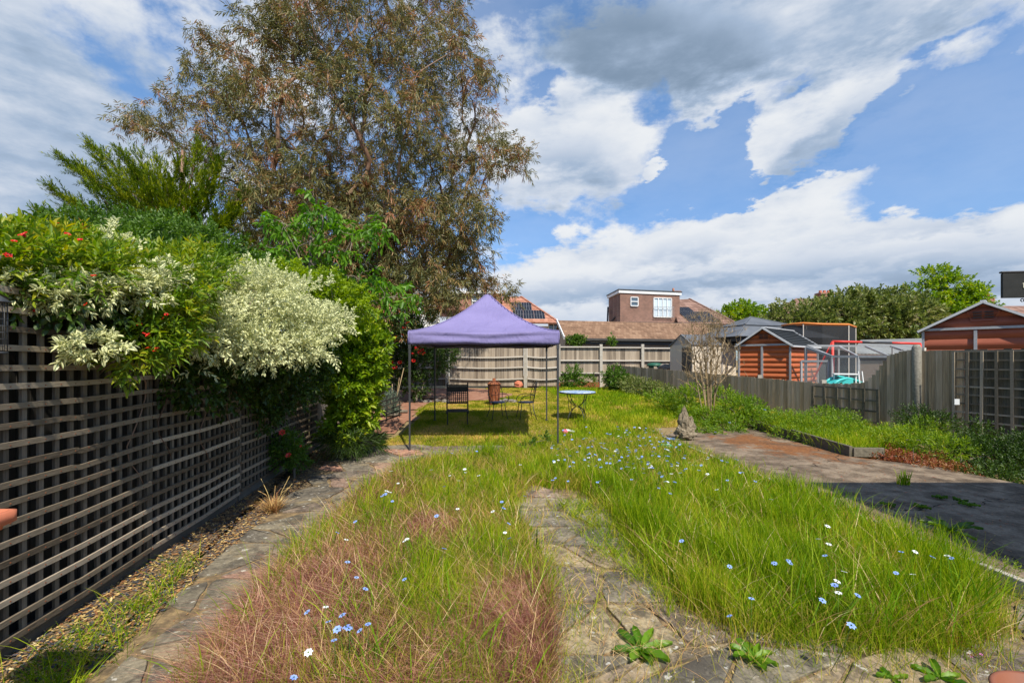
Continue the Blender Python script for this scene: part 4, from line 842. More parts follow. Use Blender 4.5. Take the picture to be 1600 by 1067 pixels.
def rock(name, label, loc, size, seed, group=None, m=None, cat='stone'):
    import bmesh
    bm = bmesh.new(); bmesh.ops.create_icosphere(bm, subdivisions=4, radius=1); k = Vector((seed * 1.7, seed * 2.3, seed * .7))
    from mathutils import noise as mn
    for v in bm.verts:
        n = mn.noise(v.co * 1.4 + k) * .5 + mn.noise(v.co * 3.5 + k) * .22 + mn.noise(v.co * 9 + k) * .07; v.co *= 1 + n
        v.co.z = max(v.co.z, -.55)
    me = bpy.data.meshes.new(name); bm.to_mesh(me); bm.free(); me.materials.append(m or STONE)
    for p in me.polygons: p.use_smooth = True
    o = bpy.data.objects.new(name, me); COL.objects.link(o); o.location = loc; o.scale = size; return tag(o, label, cat, group)
rock('terracotta_ball', 'rounded orange terracotta lump at the foot of the back fence', P(810, 601, 18.5), (.16, .16, .15), 3, m=G['terracotta'], cat='ornament')
for i in range(9):
    px_ = 800 - 10 * i if i < 4 else 640 + (i - 4) * 14; q = P(px_, 620 if i < 4 else 622, 15.2); rock('edging_stone', 'small pale stones lying along the edge of the back bed', (q.x, 15.2 + .1 * (i % 2), zt(0, 15.2) + .02), (.13, .09, .07), i + 5, 'edging stones of the back bed')
# split rock ornament: joined spires on a plinth
from mathutils import noise as mn
def spire(name, parts, loc, m, label, cat):
    import bmesh
    t = thing(name, label, cat, loc)
    for pname, c, size, seed, top in parts:
        bm = bmesh.new(); bmesh.ops.create_icosphere(bm, subdivisions=4, radius=1); k = Vector((seed, seed * 2, seed * 3))
        for v in bm.verts:
            n = mn.noise(v.co * 2 + k) * .35 + mn.noise(v.co * 5 + k) * .18; v.co *= 1 + n; s = 1 - top * max(0, v.co.z) * .75; v.co.x *= s; v.co.y *= s
            v.co = Vector((v.co.x * size[0], v.co.y * size[1], v.co.z * size[2])) + Vector(c)
        me = bpy.data.meshes.new(pname); bm.to_mesh(me); bm.free(); me.materials.append(m)
        o = bpy.data.objects.new(pname, me); COL.objects.link(o); o.parent = t
ORN = mat('mossy_stone', [(0, (.09, .08, .05)), (.45, (.17, .135, .09)), (.7, (.28, .23, .16)), (1, (.5, .46, .38))], 16, rough=.95, bump=.9, bd=.03, rnd=0)
oq = P(1071, 688, 9.7); spire('stone_ornament', [('plinth', (0, 0, .14), (.22, .19, .15), 1.3, 0), ('spire', (-.03, 0, .40), (.12, .11, .30), 4.4, .75), ('shoulder', (.10, .02, .30), (.11, .11, .19), 7.7, .35), ('lump', (-.13, -.05, .22), (.08, .08, .10), 2.2, .3)], (oq.x, 9.7, .11), ORN, 'weathered stone ornament with a spire standing at the corner of the patio', 'ornament')
# toys and pots
BLUEP = mat('blue_plastic', [(0, (.08, .17, .42)), (1, (.13, .25, .55))], 3, rough=.4, bump=0); GRN = mat('green_plastic', [(0, (.01, .30, .16)), (1, (.02, .42, .24))], 3, rough=.35, bump=0); YEL = mat('yellow_plastic', [(0, (.75, .45, .02)), (1, (.85, .55, .04))], 3, rough=.4, bump=0)
q = P(1048, 683, 9.6); b = MB(); b.lathe((q.x, 9.6, .02), [(.05, 0), (.06, .005), (.075, .12), (.09, .125), (.09, .14), (.07, .14), (.06, .03)], 20); tag(b.build('blue_pot', BLUEP), 'small blue plastic pot beside the stone ornament', 'pot')
q = P(1043, 692, 9.0); tw = thing('toy_bottle', 'green plastic toy bottle with a yellow nozzle lying by the kerb', 'toy', (q.x, 9.0, .1), -.35)
b = MB(); b.tube([(-.13, 0, 0), (-.12, 0, 0), (0, 0, 0), (.08, 0, 0), (.11, 0, 0)], [.02, .055, .06, .05, .02], 12); b.build('body', GRN, tw)
b = MB(); b.tube([(.11, 0, 0), (.16, 0, -.01), (.19, 0, .0)], [.03, .035, .02], 10); b.build('nozzle', YEL, tw)
q = P(883, 672, 10.6); tw = thing('crumpled_toy', 'pink and white crumpled toy lying in the grass near the gazebo leg', 'toy', (q.x, 10.6, zt(0, 10.6) + .04), .3)
b = MB(); b.lathe((0, 0, 0), [(.01, -.06), (.06, -.03), (.07, .02), (.03, .07)], 10, wob=.2); b.build('ball', mat('pink_plastic', [(0, (.70, .05, .14)), (1, (.8, .15, .25))], 3, rough=.5), tw)
b = MB(); b.slab([(.02, -.04, .05), (.22, -.06, .0), (.25, .05, .03), (.05, .05, .07)], .01); b.build('wing', G['white_paint'], tw)
q = P(1198, 761, 6.4); b = MB(); b.slab([(q.x - .08, 6.4, q.z + .01), (q.x + .02, 6.34, q.z + .035), (q.x + .09, 6.42, q.z - .01), (q.x, 6.5, q.z)], .006); tag(b.build('paper_scrap', G['white_paint']), 'white scrap of paper caught in the tall right grass', 'litter')
# terracotta trough at the left edge on its stand
t = thing('trough_planter', 'terracotta rectangular planter whose corner enters at the left edge', 'planter', (-2.365, 1.86, .80))
def rr(hx, hy, r, n=6):
    o_ = []
    for (cx, cy, a0) in ((hx - r, hy - r, 0), (-hx + r, hy - r, 90), (-hx + r, -hy + r, 180), (hx - r, -hy + r, 270)):
        o_ += [(cx + r * math.cos(math.radians(a0 + 90 * k / n)), cy + r * math.sin(math.radians(a0 + 90 * k / n))) for k in range(n + 1)]
    return o_
b = MB(); rings = [(.155, .05, .02, 0), (.18, .07, .025, .30), (.235, .115, .03, .33), (.235, .115, .03, .375), (.215, .095, .025, .378), (.20, .085, .02, .30)]; vs = []; n = 28
for hx, hy, r, z in rings: vs += [(x, y, z) for x, y in rr(hx, hy, r)]
fs = [(i * n + k, i * n + (k + 1) % n, (i + 1) * n + (k + 1) % n, (i + 1) * n + k) for i in range(len(rings) - 1) for k in range(n)] + [tuple(range(n))[::-1], tuple((len(rings) - 1) * n + k for k in range(n))]
b.raw(vs, fs, 0, True); b.build('pot', G['terracotta'], t)
b = MB()
st = thing('plant_stand', 'wooden stand carrying the terracotta planter at the left edge', 'stand', (-2.44, 1.86, 0))
b.box((0, 0, .785), (.24, .2, .03)); b.build('shelf', G['timber'], st)
for sx, sy in ((-1, -1), (1, -1), (1, 1), (-1, 1)): b = MB(); b.box((sx * .09, sy * .07, .385), (.03, .03, .77)); b.build('leg', G['timber'], st)
# round pot at lower right edge
t = thing('round_pot', 'round brown terracotta pot cut by the bottom right corner', 'pot', (2.36, 1.98, .003))
b = MB(); b.lathe((0, 0, 0), [(.13, 0), (.17, .28), (.175, .285), (.19, .29), (.20, .33), (.19, .338), (.175, .335), (.16, .27)], 40); b.build('pot', mat('brown_terracotta', [(0, (.16, .055, .03)), (1, (.30, .11, .06))], 5, rough=.6, bump=.1), t)
b = MB(); b.lathe((0, 0, .262), [(.01, 0), (.155, 0), (.158, .01), (.01, .02)], 24); b.build('soil', BED, t)
# bird feeder at left edge
t = thing('bird_feeder', 'wire mesh bird feeder with a conical roof hanging at the left edge by the trellis', 'bird feeder', (-2.965, 2.62, 1.86))
b = MB(); b.lathe((0, 0, .29), [(.058, 0), (.06, .004), (.03, .028), (.008, .045)], 20); b.build('roof', G['wrought'], t)
b = MB()
for k in range(10): a = k * .628; b.tube([(.042 * math.cos(a), .042 * math.sin(a), 0), (.042 * math.cos(a), .042 * math.sin(a), .29)], .0018, 4)
for z in np.linspace(0.005, .27, 8):
    b.tube([(.042 * math.cos(a), .042 * math.sin(a), z) for a in np.linspace(0, 6.283, 17)], .0016, 4, cap=False)
b.lathe((0, 0, 0), [(.044, -.006), (.046, 0), (.044, .006)], 16); b.build('cage', G['wrought'], t)
b = MB(); b.tube([(0, 0, .35), (0, 0, .5), (.0, .02, .56), (-.1, .03, .6), (-.28, .03, .6)], .004, 5); b.build('hook', G['black_metal'], t)

# ------------------------------------------------------------------ unseen block off the right edge, shaped to shade the patio; hanging sign
CASTER = mat('caster_cream', [(0, (.5, .47, .4)), (1, (.62, .59, .52))], 4, rough=.9)
ex = thing('patio_shade_block', 'unseen block added just off the right edge, shaped to shade the patio', 'shadow caster', (0, 0, 0))
b = MB(); b.prism([(5.4, -1.5), (8.6, -1.5), (8.6, 2.9), (5.4, 2.9)], 0, 4.55, r=.5); b.build('wall', CASTER, ex)
b = MB(); b.prism([(5.34, -1.6), (8.75, -1.6), (8.75, 2.96), (5.34, 2.96)], 4.553, 4.65, r=.5); b.build('roof', G['grey_metal'], ex)
SGN = mat('black_sign_wood', [(0, (.010, .011, .011)), (1, (.035, .037, .037))], 6, (1, 1, 3), rough=.55, bump=.25, bd=.004)
q = P(1567, 465.5, 4.0); sg = thing('hanging_sign', 'black wooden hanging sign box with a cream letter, cut by the right edge', 'sign', (q.x, 4.0, q.z), -.13)
b = MB(); b.box((.43, .012, .108), (.86, .024, .216)); b.build('board', SGN, sg, .004)
b = MB(); b.box((.425, .012, .226), (.87, .035, .016)); b.build('cap', G['black_metal'], sg, .006)
b = MB(); b.tube([(.185 + .013 * math.cos(a), .04, -.018 + .013 * math.sin(a)) for a in np.linspace(-1, 4.6, 12)], .004, 5); b.tube([(.2, .04, -.022), (.26, .04, -.03), (.7, .04, -.03)], .004, 5); b.build('hook', G['black_metal'], sg)
b = MB(); b.bar((.8, .05, .225), (1.3, .05, .225), .03, .03); b.build('bracket', G['black_metal'], sg)
tc_ = bpy.data.curves.new('letter', 'FONT'); tc_.body = 'B'; tc_.size = .062; tc_.extrude = .003; to_ = bpy.data.objects.new('letter_tmp', tc_); COL.objects.link(to_)
bpy.context.view_layer.update(); me = bpy.data.meshes.new_from_object(to_.evaluated_get(bpy.context.evaluated_depsgraph_get())); bpy.data.objects.remove(to_)
me.name = 'letter'; me.materials.append(mat('cream_letter', [(0, (.5, .47, .38)), (1, (.6, .56, .46))], 3)); lo = bpy.data.objects.new('letter', me); COL.objects.link(lo); lo.parent = sg; lo.rotation_euler = (math.radians(90), 0, 0); lo.location = (.148, -.0035, .085)
# ------------------------------------------------------------------ houses and sheds beyond
def tile_mat(name, a, b_, c_, rowz=7.0, ax=(1, 0, 0), colscale=4.2):
    t = NT(name); g = t.geo(); sp = t.nd('ShaderNodeSeparateXYZ'); t.L.new(g, sp.inputs[0])
    row = t.math('MULTIPLY', sp.outputs[2], rowz); fr_ = t.math('FRACT', row); fl_ = t.math('FLOOR', row)
    xx = t.math('ADD', t.math('MULTIPLY', sp.outputs[0], ax[0]), t.math('MULTIPLY', sp.outputs[1], ax[1]))
    col = t.math('ADD', t.math('MULTIPLY', xx, colscale), t.math('MULTIPLY', fl_, .5)); fc = t.math('FRACT', col)
    cb = t.nd('ShaderNodeCombineXYZ'); t.L.new(t.math('FLOOR', col), cb.inputs[0]); t.L.new(fl_, cb.inputs[1]); wn = t.nd('ShaderNodeTexWhiteNoise'); t.L.new(cb.outputs[0], wn.inputs['Vector'])
    n = t.noise(.9, detail=6); f = t.math('ADD', t.math('MULTIPLY', wn.outputs['Value'], .35), t.math('MULTIPLY', n, .65))
    c = t.ramp(f, [(.2, a), (.5, b_), (.8, c_)]); ed = t.step(fr_, .0, .22); c = t.mix(t.math('MULTIPLY', t.math('SUBTRACT', 1, ed), .8), c, tuple(x * .35 for x in a))
    h = t.math('ADD', fr_, t.math('MULTIPLY', t.math('SINE', t.math('MULTIPLY', fc, 6.28)), .25)); t.bump(h, .6, .06); return t.fin(c, .85, 0, .2)
TILE_B = tile_mat('brown_roof_tiles', (.13, .075, .045), (.22, .13, .08), (.30, .19, .12), 7.5, colscale=6)
TILE_R = tile_mat('red_roof_tiles', (.26, .11, .07), (.37, .165, .105), (.45, .23, .16), 3.2, colscale=3.5)
TILE_D = tile_mat('old_roof_tiles', (.15, .085, .062), (.22, .13, .098), (.29, .18, .14), 3.2, colscale=3.5)
def brickm(name, a, b_, mort, sc=8.0):
    t = NT(name); m = t.nd('ShaderNodeMapping'); m.inputs['Rotation'].default_value = (math.radians(90), 0, 0); t.L.new(t.geo(), m.inputs[0])
    br = t.nd('ShaderNodeTexBrick'); t.L.new(m.outputs[0], br.inputs[0]); br.inputs['Scale'].default_value = sc; br.inputs['Color1'].default_value = (*a, 1); br.inputs['Color2'].default_value = (*b_, 1); br.inputs['Mortar'].default_value = (*mort, 1); br.inputs['Mortar Size'].default_value = .02
    c = t.mix(.6, br.outputs[0], t.ramp(t.noise(1.5, detail=7), [(.3, (.35, .35, .35)), (.7, (.68, .66, .64))]), 'OVERLAY'); return t.fin(c, .9)
BRK = brickm('brown_brick', (.22, .115, .085), (.16, .085, .065), (.27, .20, .16), 3.2)
BRK2 = brickm('red_brick', (.33, .13, .09), (.25, .10, .07), (.32, .24, .2), 3.2)
GLS = NT('window_glass').fin((.10, .13, .16), .08, 0, .8); GLS2 = NT('curtained_glass').fin((.52, .60, .66), .25, 0, .6)
SOL = NT('solar_cell'); SOLM = SOL.fin((.012, .014, .022), .5, 0, .15)
WALLW = mat('white_wall', [(0, (.62, .61, .58)), (1, (.78, .77, .74))], 2, rough=.9)
GUT = mat('dark_gutter', [(0, (.03, .03, .03)), (1, (.07, .065, .06))], 4, rough=.5)
def solar(root, o, ux, uz, rows, w, h, gap=.015, frame='grey_metal'):
    """rows: list of (start col, n cols, row idx) on plane origin o, axes ux, uz"""
    for (c0, n, r) in rows:
        for c in range(n):
            a = o + ux * ((c0 + c) * (w + gap)) + uz * (r * (h + gap)); q = [a, a + ux * w, a + ux * w + uz * h, a + uz * h]; nn = ux.cross(uz).normalized()
            nn = nn if nn.z > 0 else -nn; q = [p + nn * .08 for p in q]
            b = MB(); b.slab(q, .04, mi=1); iu, iv = .012, .015
            for k in range(4):
                l = w / 4; b.slab([a + ux * (l * k + .008) + uz * iv + nn * .086, a + ux * (l * (k + 1) - .008) + uz * iv + nn * .086, a + ux * (l * (k + 1) - .008) + uz * (h - iv) + nn * .086, a + ux * (l * k + .008) + uz * (h - iv) + nn * .086], .004, mi=0)
            b.build('solar_panel', [SOLM, G[frame]], root)
def window(root, A, B, z0, z1, out, nx=1, nz=1, glass=None, fw=.06):
    """A,B world xy of the ends on the wall, out = outward unit vector"""
    A3, B3 = Vector((*A, 0)), Vector((*B, 0)); o = Vector((*out, 0)).normalized(); d = (B3 - A3).normalized(); L = (B3 - A3).length
    fr_ = MB(); 
    for z in [z0, z1] + [lerp(z0, z1, k / nz) for k in range(1, nz)]: fr_.bar(A3 + o * .05 + Vector((0, 0, z)), B3 + o * .05 + Vector((0, 0, z)), .10, fw)
    for k in range(nx + 1): q = lerp(A3, B3, k / nx) + o * .047; fr_.bar(q + Vector((0, 0, z0 + fw / 2)), q + Vector((0, 0, z1 - fw / 2)), fw, .10, up=o)
    f = fr_.build('window', G['white_paint'], root)
    g = MB(); ang = math.atan2(d.y, d.x); c = (A3 + B3) / 2 + o * .02; g.box((c.x, c.y, (z0 + z1) / 2), (L, .02, z1 - z0), rz=ang); g.build('pane', glass or GLS, f)
    return f
def XY(px, Y): return ((px - 800) / F * Y, Y)
def ZZ(py, Y): return EYE - (py - HOR) / F * Y
# house with brick dormer
h2 = thing('dormer_house', 'house with a flat roofed brown brick dormer and solar panels, behind the garage', 'house', (10, 40, 0))
def W2(root):  # local build helper: build in world coords then offset
    return root
def rel(o, root):
    o.location = -Vector(root.location); return o
A, B, C_ = XY(969, 35), XY(1062, 36.3), XY(951, 38.2); D_ = (C_[0] + B[0] - A[0], C_[1] + B[1] - A[1])
b = MB(); b.prism([A, B, D_, C_], 4.3, 6.95, r=.5); rel(b.build('dormer', BRK, h2), h2)
ox = Vector((*A, 0)); cen = (Vector((*A, 0)) + Vector((*D_, 0))) / 2
def inflate(poly, k): c = sum((Vector((*p, 0)) for p in poly), Vector()) / len(poly); return [tuple((c + (Vector((*p, 0)) - c) * k).xy) for p in poly]
b = MB(); b.prism(inflate([A, B, D_, C_], 1.05), 6.953, 7.16, r=.5); rel(b.build('fascia', G['white_paint'], h2), h2)
b = MB(); b.prism(inflate([A, B, D_, C_], 1.07), 7.163, 7.24, r=.5); rel(b.build('flat_roof', GUT, h2), h2)
outv = (Vector((*B, 0)) - Vector((*A, 0))).normalized(); outn = Vector((outv.y, -outv.x, 0))
def onf(px):  # point on dormer front at image x
    a, b_ = Vector((*A, 0)), Vector((*B, 0)); t_ = (px - 969) / (1062 - 969); return tuple((a + (b_ - a) * t_).xy)
f = window(h2, onf(984.5), onf(995.5), ZZ(478, 35.2), ZZ(464.5, 35.2), outn.xy, 1, 2); rel(f, h2)
f = window(h2, onf(1020), onf(1048), ZZ(495.5, 35.9), ZZ(466, 35.9), outn.xy, 4, 1, GLS2); rel(f, h2)
b = MB(); pa, pb_ = onf(1019), onf(1050)
for k in range(14): q = lerp(Vector((*pa, 0)), Vector((*pb_, 0)), k / 13) + outn * .22; b.bar(q + Vector((0, 0, ZZ(495, 35.9))), q + Vector((0, 0, ZZ(480, 35.9))), .015, .015)
for z in (495, 480): b.bar(Vector((*pa, ZZ(z, 35.9))) + outn * .22, Vector((*pb_, ZZ(z, 35.9))) + outn * .22, .03, .03)
rel(b.build('balcony_rail', G['grey_metal'], h2), h2)
# main hipped roof
rl, rr_ = P(1048, 469, 41), P(1077, 467, 41); el_, er, eb = P(1060, 505, 34.5), P(1152, 506, 34.6), P(1140, 503, 47)
b = MB(); b.slab([el_, er, rr_, rl], .12); rel(b.build('roof', TILE_D, h2), h2)
b = MB(); b.slab([er, eb, rr_], .12); b.bar(er, rr_, .16, .12); rel(b.build('hip_end', TILE_D, h2), h2)
ux = (er - el_).normalized(); uz = (rr_ - er); uz = (uz - ux * uz.dot(ux)).normalized()
o0 = er + (el_ - er).normalized() * 3.9 + uz * .3
hs = thing('tmp', 'x', 'x'); bpy.data.objects.remove(hs)
n_before = set(COL.objects)
solar(h2, o0 + ux * .35, ux, uz, [(0, 3, 0), (0, 3, 1)], .80, 1.25); solar(h2, o0 + ux * .05, ux, uz, [(0, 2, 2), (0, 1, 3)], .80, 1.25)
for o in set(COL.objects) - n_before: rel(o, h2)
b = MB(); b.bar(P(978, 504, 34.0), P(1125, 507, 34.4), .12, .12); rel(b.build('gutter', GUT, h2), h2)
b = MB(); b.prism([XY(955, 34.9), XY(1140, 35.1), XY(1140, 45), XY(955, 45)], .5, 4.52, r=.5); rel(b.build('wall', WALLW, h2), h2)
b = MB(); b.bar(P(949, 508, 37), P(966, 491, 36), .1, .1); b.bar(P(949, 508, 37), P(950, 480, 37.6), .12, .12); rel(b.build('soil_pipe', GUT, h2), h2)
b = MB(); c = P(1052, 459, 42); b.tube([c, c + Vector((0, 0, .5))], .1, 8); b.box(c + Vector((.3, 0, .1)), (.7, .5, .25)); rel(b.build('chimney', TILE_R, h2), h2)
# house with red roof left
h1 = thing('red_roof_house', 'house with red hipped roof and solar panels behind the gazebo peak', 'house', (0, 38, 0))
b0 = set(COL.objects)
rl, rr_ = P(770, 463.5, 40), P(814, 463.5, 40); el_, er = P(740, 502, 34), P(874, 504, 34)
b = MB(); b.slab([el_, er, rr_, rl], .12); b.build('roof', TILE_R, h1)
b = MB(); b.slab([er, P(862, 503, 46), rr_], .12); b.bar(er, rr_, .18, .12); b.build('hip_end', TILE_R, h1)
ux = (er - el_).normalized(); uz = rr_ - er; uz = (uz - ux * uz.dot(ux)).normalized(); o0 = P(801, 499, 34.7)
solar(h1, o0, ux, uz, [(0, 3, 0), (0, 3, 1)], .82, 1.02); solar(h1, o0 - ux * .12, ux, uz, [(-0, 2, 2), (0, 2, 3)], .82, 1.02)
b = MB(); b.prism([XY(744, 35), XY(868, 35), XY(868, 45), XY(744, 45)], .5, 4.4, r=.5); b.build('wall', WALLW, h1)
window(h1, XY(857, 34.98), XY(873, 34.98), ZZ(516, 35), ZZ(505, 35), (0, -1), 2, 1)
b = MB(); b.prism([XY(688, 33.5), XY(781, 33.5), XY(781, 39), XY(688, 39)], 5.5, ZZ(459.5, 33.5), r=.5); b.build('dormer', BRK2, h1)
b = MB(); b.prism([XY(684, 33.2), XY(783, 33.2), (XY(783, 33.2)[0], 39.3), (XY(684, 33.2)[0], 39.3)], ZZ(459.4, 33.5), ZZ(455, 33.5), r=.5); b.build('fascia', G['white_paint'], h1)
window(h1, XY(738, 33.48), XY(771, 33.48), ZZ(480, 33.5), ZZ(461.5, 33.5), (0, -1), 3, 2)
b = MB(); b.bar(P(700, 497, 33), P(781, 500, 33), .1, .1); b.build('gutter', G['white_paint'], h1)
b = MB(); b.prism([XY(640, 34), XY(743, 34), XY(743, 44), XY(640, 44)], .5, 4.6, r=.5); b.prism([XY(640, 33.4), XY(687, 33.4), XY(687, 33.99), XY(640, 33.99)], .5, 6.3, r=.5); b.build('side_wall', WALLW, h1)
window(h1, XY(668, 33.37), XY(682, 33.37), ZZ(500, 33.4), ZZ(484, 33.4), (0, -1), 2, 1)
for o in set(COL.objects) - b0: 
    if o.parent is h1: rel(o, h1)
# garage with long tiled roof
ga = thing('garage', 'long low garage with brown tiled roof behind the back fence', 'garage', (6, 26, 0)); b0 = set(COL.objects)
e0, e1 = P(884, 528, 24.3), P(1120, 531, 24.3); r0, r1 = P(872, 500.5, 27.2), P(1100, 506, 27.2)
b = MB(); b.slab([e0, e1, r1, r0], .1); b.build('roof', TILE_B, ga)
k0, k1 = Vector((r0.x, 30.1, e0.z)), Vector((r1.x, 30.1, e1.z)); b = MB(); b.slab([k0, k1, r1 - Vector((0, -.01, 0)), r0 - Vector((0, -.01, 0))], .1); b.build('roof_back', TILE_B, ga)
xg = r0.x + .12; gz0 = e0.z - .15
b = MB(); b.raw([(xg, 24.5, .5), (xg, 29.9, .5), (xg, 29.9, gz0), (xg, 27.2, r0.z - .17), (xg, 24.5, gz0), (e1.x - .1, 24.5, .5), (e1.x - .1, 29.9, .5), (e1.x - .1, 29.9, gz0), (e1.x - .1, 27.2, r1.z - .17), (e1.x - .1, 24.5, gz0)],
  [(0, 1, 2, 3, 4)[::-1], (5, 6, 7, 8, 9), (0, 4, 9, 5), (1, 6, 7, 2)]); b.build('wall', mat('garage_boarding', [(0, (.22, .17, .13)), (.5, (.36, .29, .23)), (1, (.48, .41, .34))], 3, (1, 1, 9), rough=.9, obj=False), ga)
b = MB(); b.bar(e0 + Vector((-.08, 0, 0)), r0 + Vector((-.08, 0, 0)), .05, .18); b.build('barge_board', G['white_paint'], ga)
b = MB(); b.bar(e0 + Vector((-.05, -.06, -.06)), e1 + Vector((0, -.06, -.06)), .12, .12); b.bar(e0 + Vector((0, .1, -.22)), e1 + Vector((0, .1, -.22)), .05, .2); b.build('gutter', GUT, ga)
for o in set(COL.objects) - b0:
    if o.parent is ga: rel(o, ga)
# far right roof with chimney
h3 = thing('far_house', 'distant tiled roof with a brick chimney rising above the bushes', 'house', (25, 44, 0)); b0 = set(COL.objects)
b = MB(); a0, a1, a2 = P(1188, 506, 42), P(1400, 500, 42), P(1244, 466, 46); a3 = P(1380, 470, 46); b.slab([a0, a1, a3, a2], .15); b.build('roof', TILE_D, h3)
b = MB(); b.slab([a0, a2, P(1180, 500, 55)], .15); b.build('hip_end', TILE_D, h3)
c = P(1288, 464, 45); b = MB(); b.box(c + Vector((0, 0, -.3)), (1.2, .8, 1.4)); b.box(c + Vector((0, 0, .3)), (1.35, .95, .15), r=.2)
b.build('chimney', BRK2, h3)
for k in range(3): b = MB(); b.lathe(c + Vector((-.4 + k * .4, 0, .38)), [(.16, 0), (.14, .1), (.12, .22), (.14, .25)], 12); b.build('chimney_pot', G['terracotta'], h3)
b = MB(); b.prism([XY(1195, 43), XY(1400, 43), XY(1400, 52), XY(1195, 52)], .5, 4.6, r=.5); b.build('wall', BRK2, h3)
for o in set(COL.objects) - b0:
    if o.parent is h3: rel(o, h3)
h4 = thing('neighbour_chimney_house', 'distant house with a stub brick chimney peeping beside the orange shed gable', 'house', (33, 33, 0)); b0 = set(COL.objects)
c = P(1540, 470, 32); b = MB(); b.box(c + Vector((0, 0, -.3)), (.7, .6, 1.0)); b.build('chimney', BRK2, h4); b = MB(); b.lathe(c + Vector((.1, 0, .2)), [(.16, 0), (.13, .3), (.15, .34)], 12); b.build('chimney_pot', G['terracotta'], h4)
b = MB(); a0, a1, a2, a3 = P(1500, 500, 31), P(1640, 500, 31), P(1640, 478, 33.5), P(1515, 478, 33.5); b.slab([a0, a1, a2, a3], .15); b.build('roof', TILE_D, h4)
b = MB(); b.prism([XY(1505, 31.5), XY(1640, 31.5), XY(1640, 37), XY(1505, 37)], .5, 4.4, r=.5); b.build('wall', BRK2, h4)
for o in set(COL.objects) - b0:
    if o.parent is h4: rel(o, h4)
# grey corrugated roof
def corrm(name, a, b_, fx=40, bump=.5):
    t = NT(name); sp = t.nd('ShaderNodeSeparateXYZ'); t.L.new(t.geo(), sp.inputs[0]); n = t.noise(2, detail=6); c = t.ramp(n, [(.3, a), (.7, b_)])
    t.bump(t.math('SINE', t.math('MULTIPLY', sp.outputs[0], fx)), bump, .03); return t.fin(c, .7, 0, .4)
CORR = corrm('corrugated_grey', (.16, .165, .165), (.25, .255, .25))
lo_ = thing('lean_to', 'outbuilding with a low grey corrugated roof beyond the wire run', 'outbuilding', (16, 21, 0)); b0 = set(COL.objects)
b = MB(); b.slab([P(1330, 552, 19), P(1462, 552, 19), P(1462, 528, 22.5), P(1345, 531, 22.5)], .06); b.build('roof', CORR, lo_)
b = MB(); b.prism([XY(1333, 19.3), XY(1458, 19.3), (XY(1458, 19.3)[0], 22.4), (XY(1333, 19.3)[0], 22.4)], .55, 2.02, r=.5); b.build('wall', mat('dark_wood_wall', [(0, (.05, .035, .03)), (1, (.11, .08, .06))], 4, (1, 1, 8), obj=False), lo_)
for o in set(COL.objects) - b0:
    if o.parent is lo_: rel(o, lo_)
# hardtop gazebo
hg = thing('hardtop_gazebo', 'large grey hardtop gazebo with dark posts beyond the low fence', 'gazebo', (10.8, 19.5, .5)); b0 = set(COL.objects)
NL, Rr, Ll = XY(1153, 17.5), XY(1310, 19.3), XY(1085, 20.3); Bk = (Rr[0] + Ll[0] - NL[0], Rr[1] + Ll[1] - NL[1]); ctr = Vector(((NL[0] + Bk[0]) / 2 - .6, (NL[1] + Bk[1]) / 2, 3.62)); ze = 2.74
GRF = corrm('grey_metal_roof', (.075, .085, .10), (.12, .13, .145), 12, .15)
cs = [Vector((*p, ze)) for p in (NL, Rr, Bk, Ll)]
for i in range(4):
    a, c = cs[i], cs[(i + 1) % 4]; m1 = lerp(ctr, a, .52) + Vector((0, 0, .05)); m2 = lerp(ctr, c, .52) + Vector((0, 0, .05))
    b = MB(); b.slab([a, c, m2, m1], .03); b.slab([m1 + Vector((0, 0, .05)), m2 + Vector((0, 0, .05)), ctr + Vector((0, 0, .05))], .03); b.bar(a, m1, .06, .05, r=.9); b.bar(m1 + Vector((0, 0, .06)), ctr + Vector((0, 0, .06)), .06, .05, r=.9); b.build('roof_panel', GRF, hg)
inn = [tuple(lerp(Vector((ctr.x, ctr.y, 0)), Vector((*p, 0)), .86).xy) for p in (NL, Rr, Bk, Ll)]
for p in inn: b = MB(); b.box((p[0], p[1], 1.55), (.12, .12, 2.3)); b.build('post', G['black_metal'], hg)
b = MB()
for i in range(4):
    p, q = inn[i], inn[(i + 1) % 4]; b.bar((*p, 2.62), (*q, 2.62), .08, .14)
    d = (Vector((*q, 0)) - Vector((*p, 0))).normalized() * .55; b.bar((*p, 2.1), Vector((*p, 2.55)) + d, .05, .05); b.bar((*q, 2.1), Vector((*q, 2.55)) - d, .05, .05)
b.build('beam', G['black_metal'], hg)
for o in set(COL.objects) - b0:
    if o.parent is hg: rel(o, hg)
# beige shed
BEI = mat('beige_panel', [(0, (.56, .48, .37)), (1, (.68, .59, .47))], 3, (9, 9, 1), rough=.7, bump=.2, obj=False); BEG = mat('beige_panel_grey', [(0, (.30, .28, .26)), (1, (.38, .355, .33))], 3, (1, 1, 9), rough=.7, bump=.2, obj=False)
bs = thing('beige_shed', 'beige panelled shed with a grey roof behind the bare bush', 'shed', (7, 18, .5)); b0 = set(COL.objects)
a, c, d = XY(1047, 19.2), XY(1082, 17.6), XY(1150, 18.7); e = (a[0] + d[0] - c[0], a[1] + d[1] - c[1]); zs = 2.42
b = MB(); b.prism([a, c, d, e], .5, zs, r=.5); b.build('wall', BEI, bs)
b = MB(); q1, q2 = lerp(Vector((*c, 0)), Vector((*a, 0)), .03), lerp(Vector((*c, 0)), Vector((*a, 0)), .42); nn = Vector((-(a[1] - c[1]), (a[0] - c[0]), 0)).normalized(); nn = -nn if nn.y > 0 else nn
b.bar(q1 + nn * .02 + Vector((0, 0, 1.4)), q2 + nn * .02 + Vector((0, 0, 1.4)), .03, 1.8); b.build('doorway', GUT, bs)
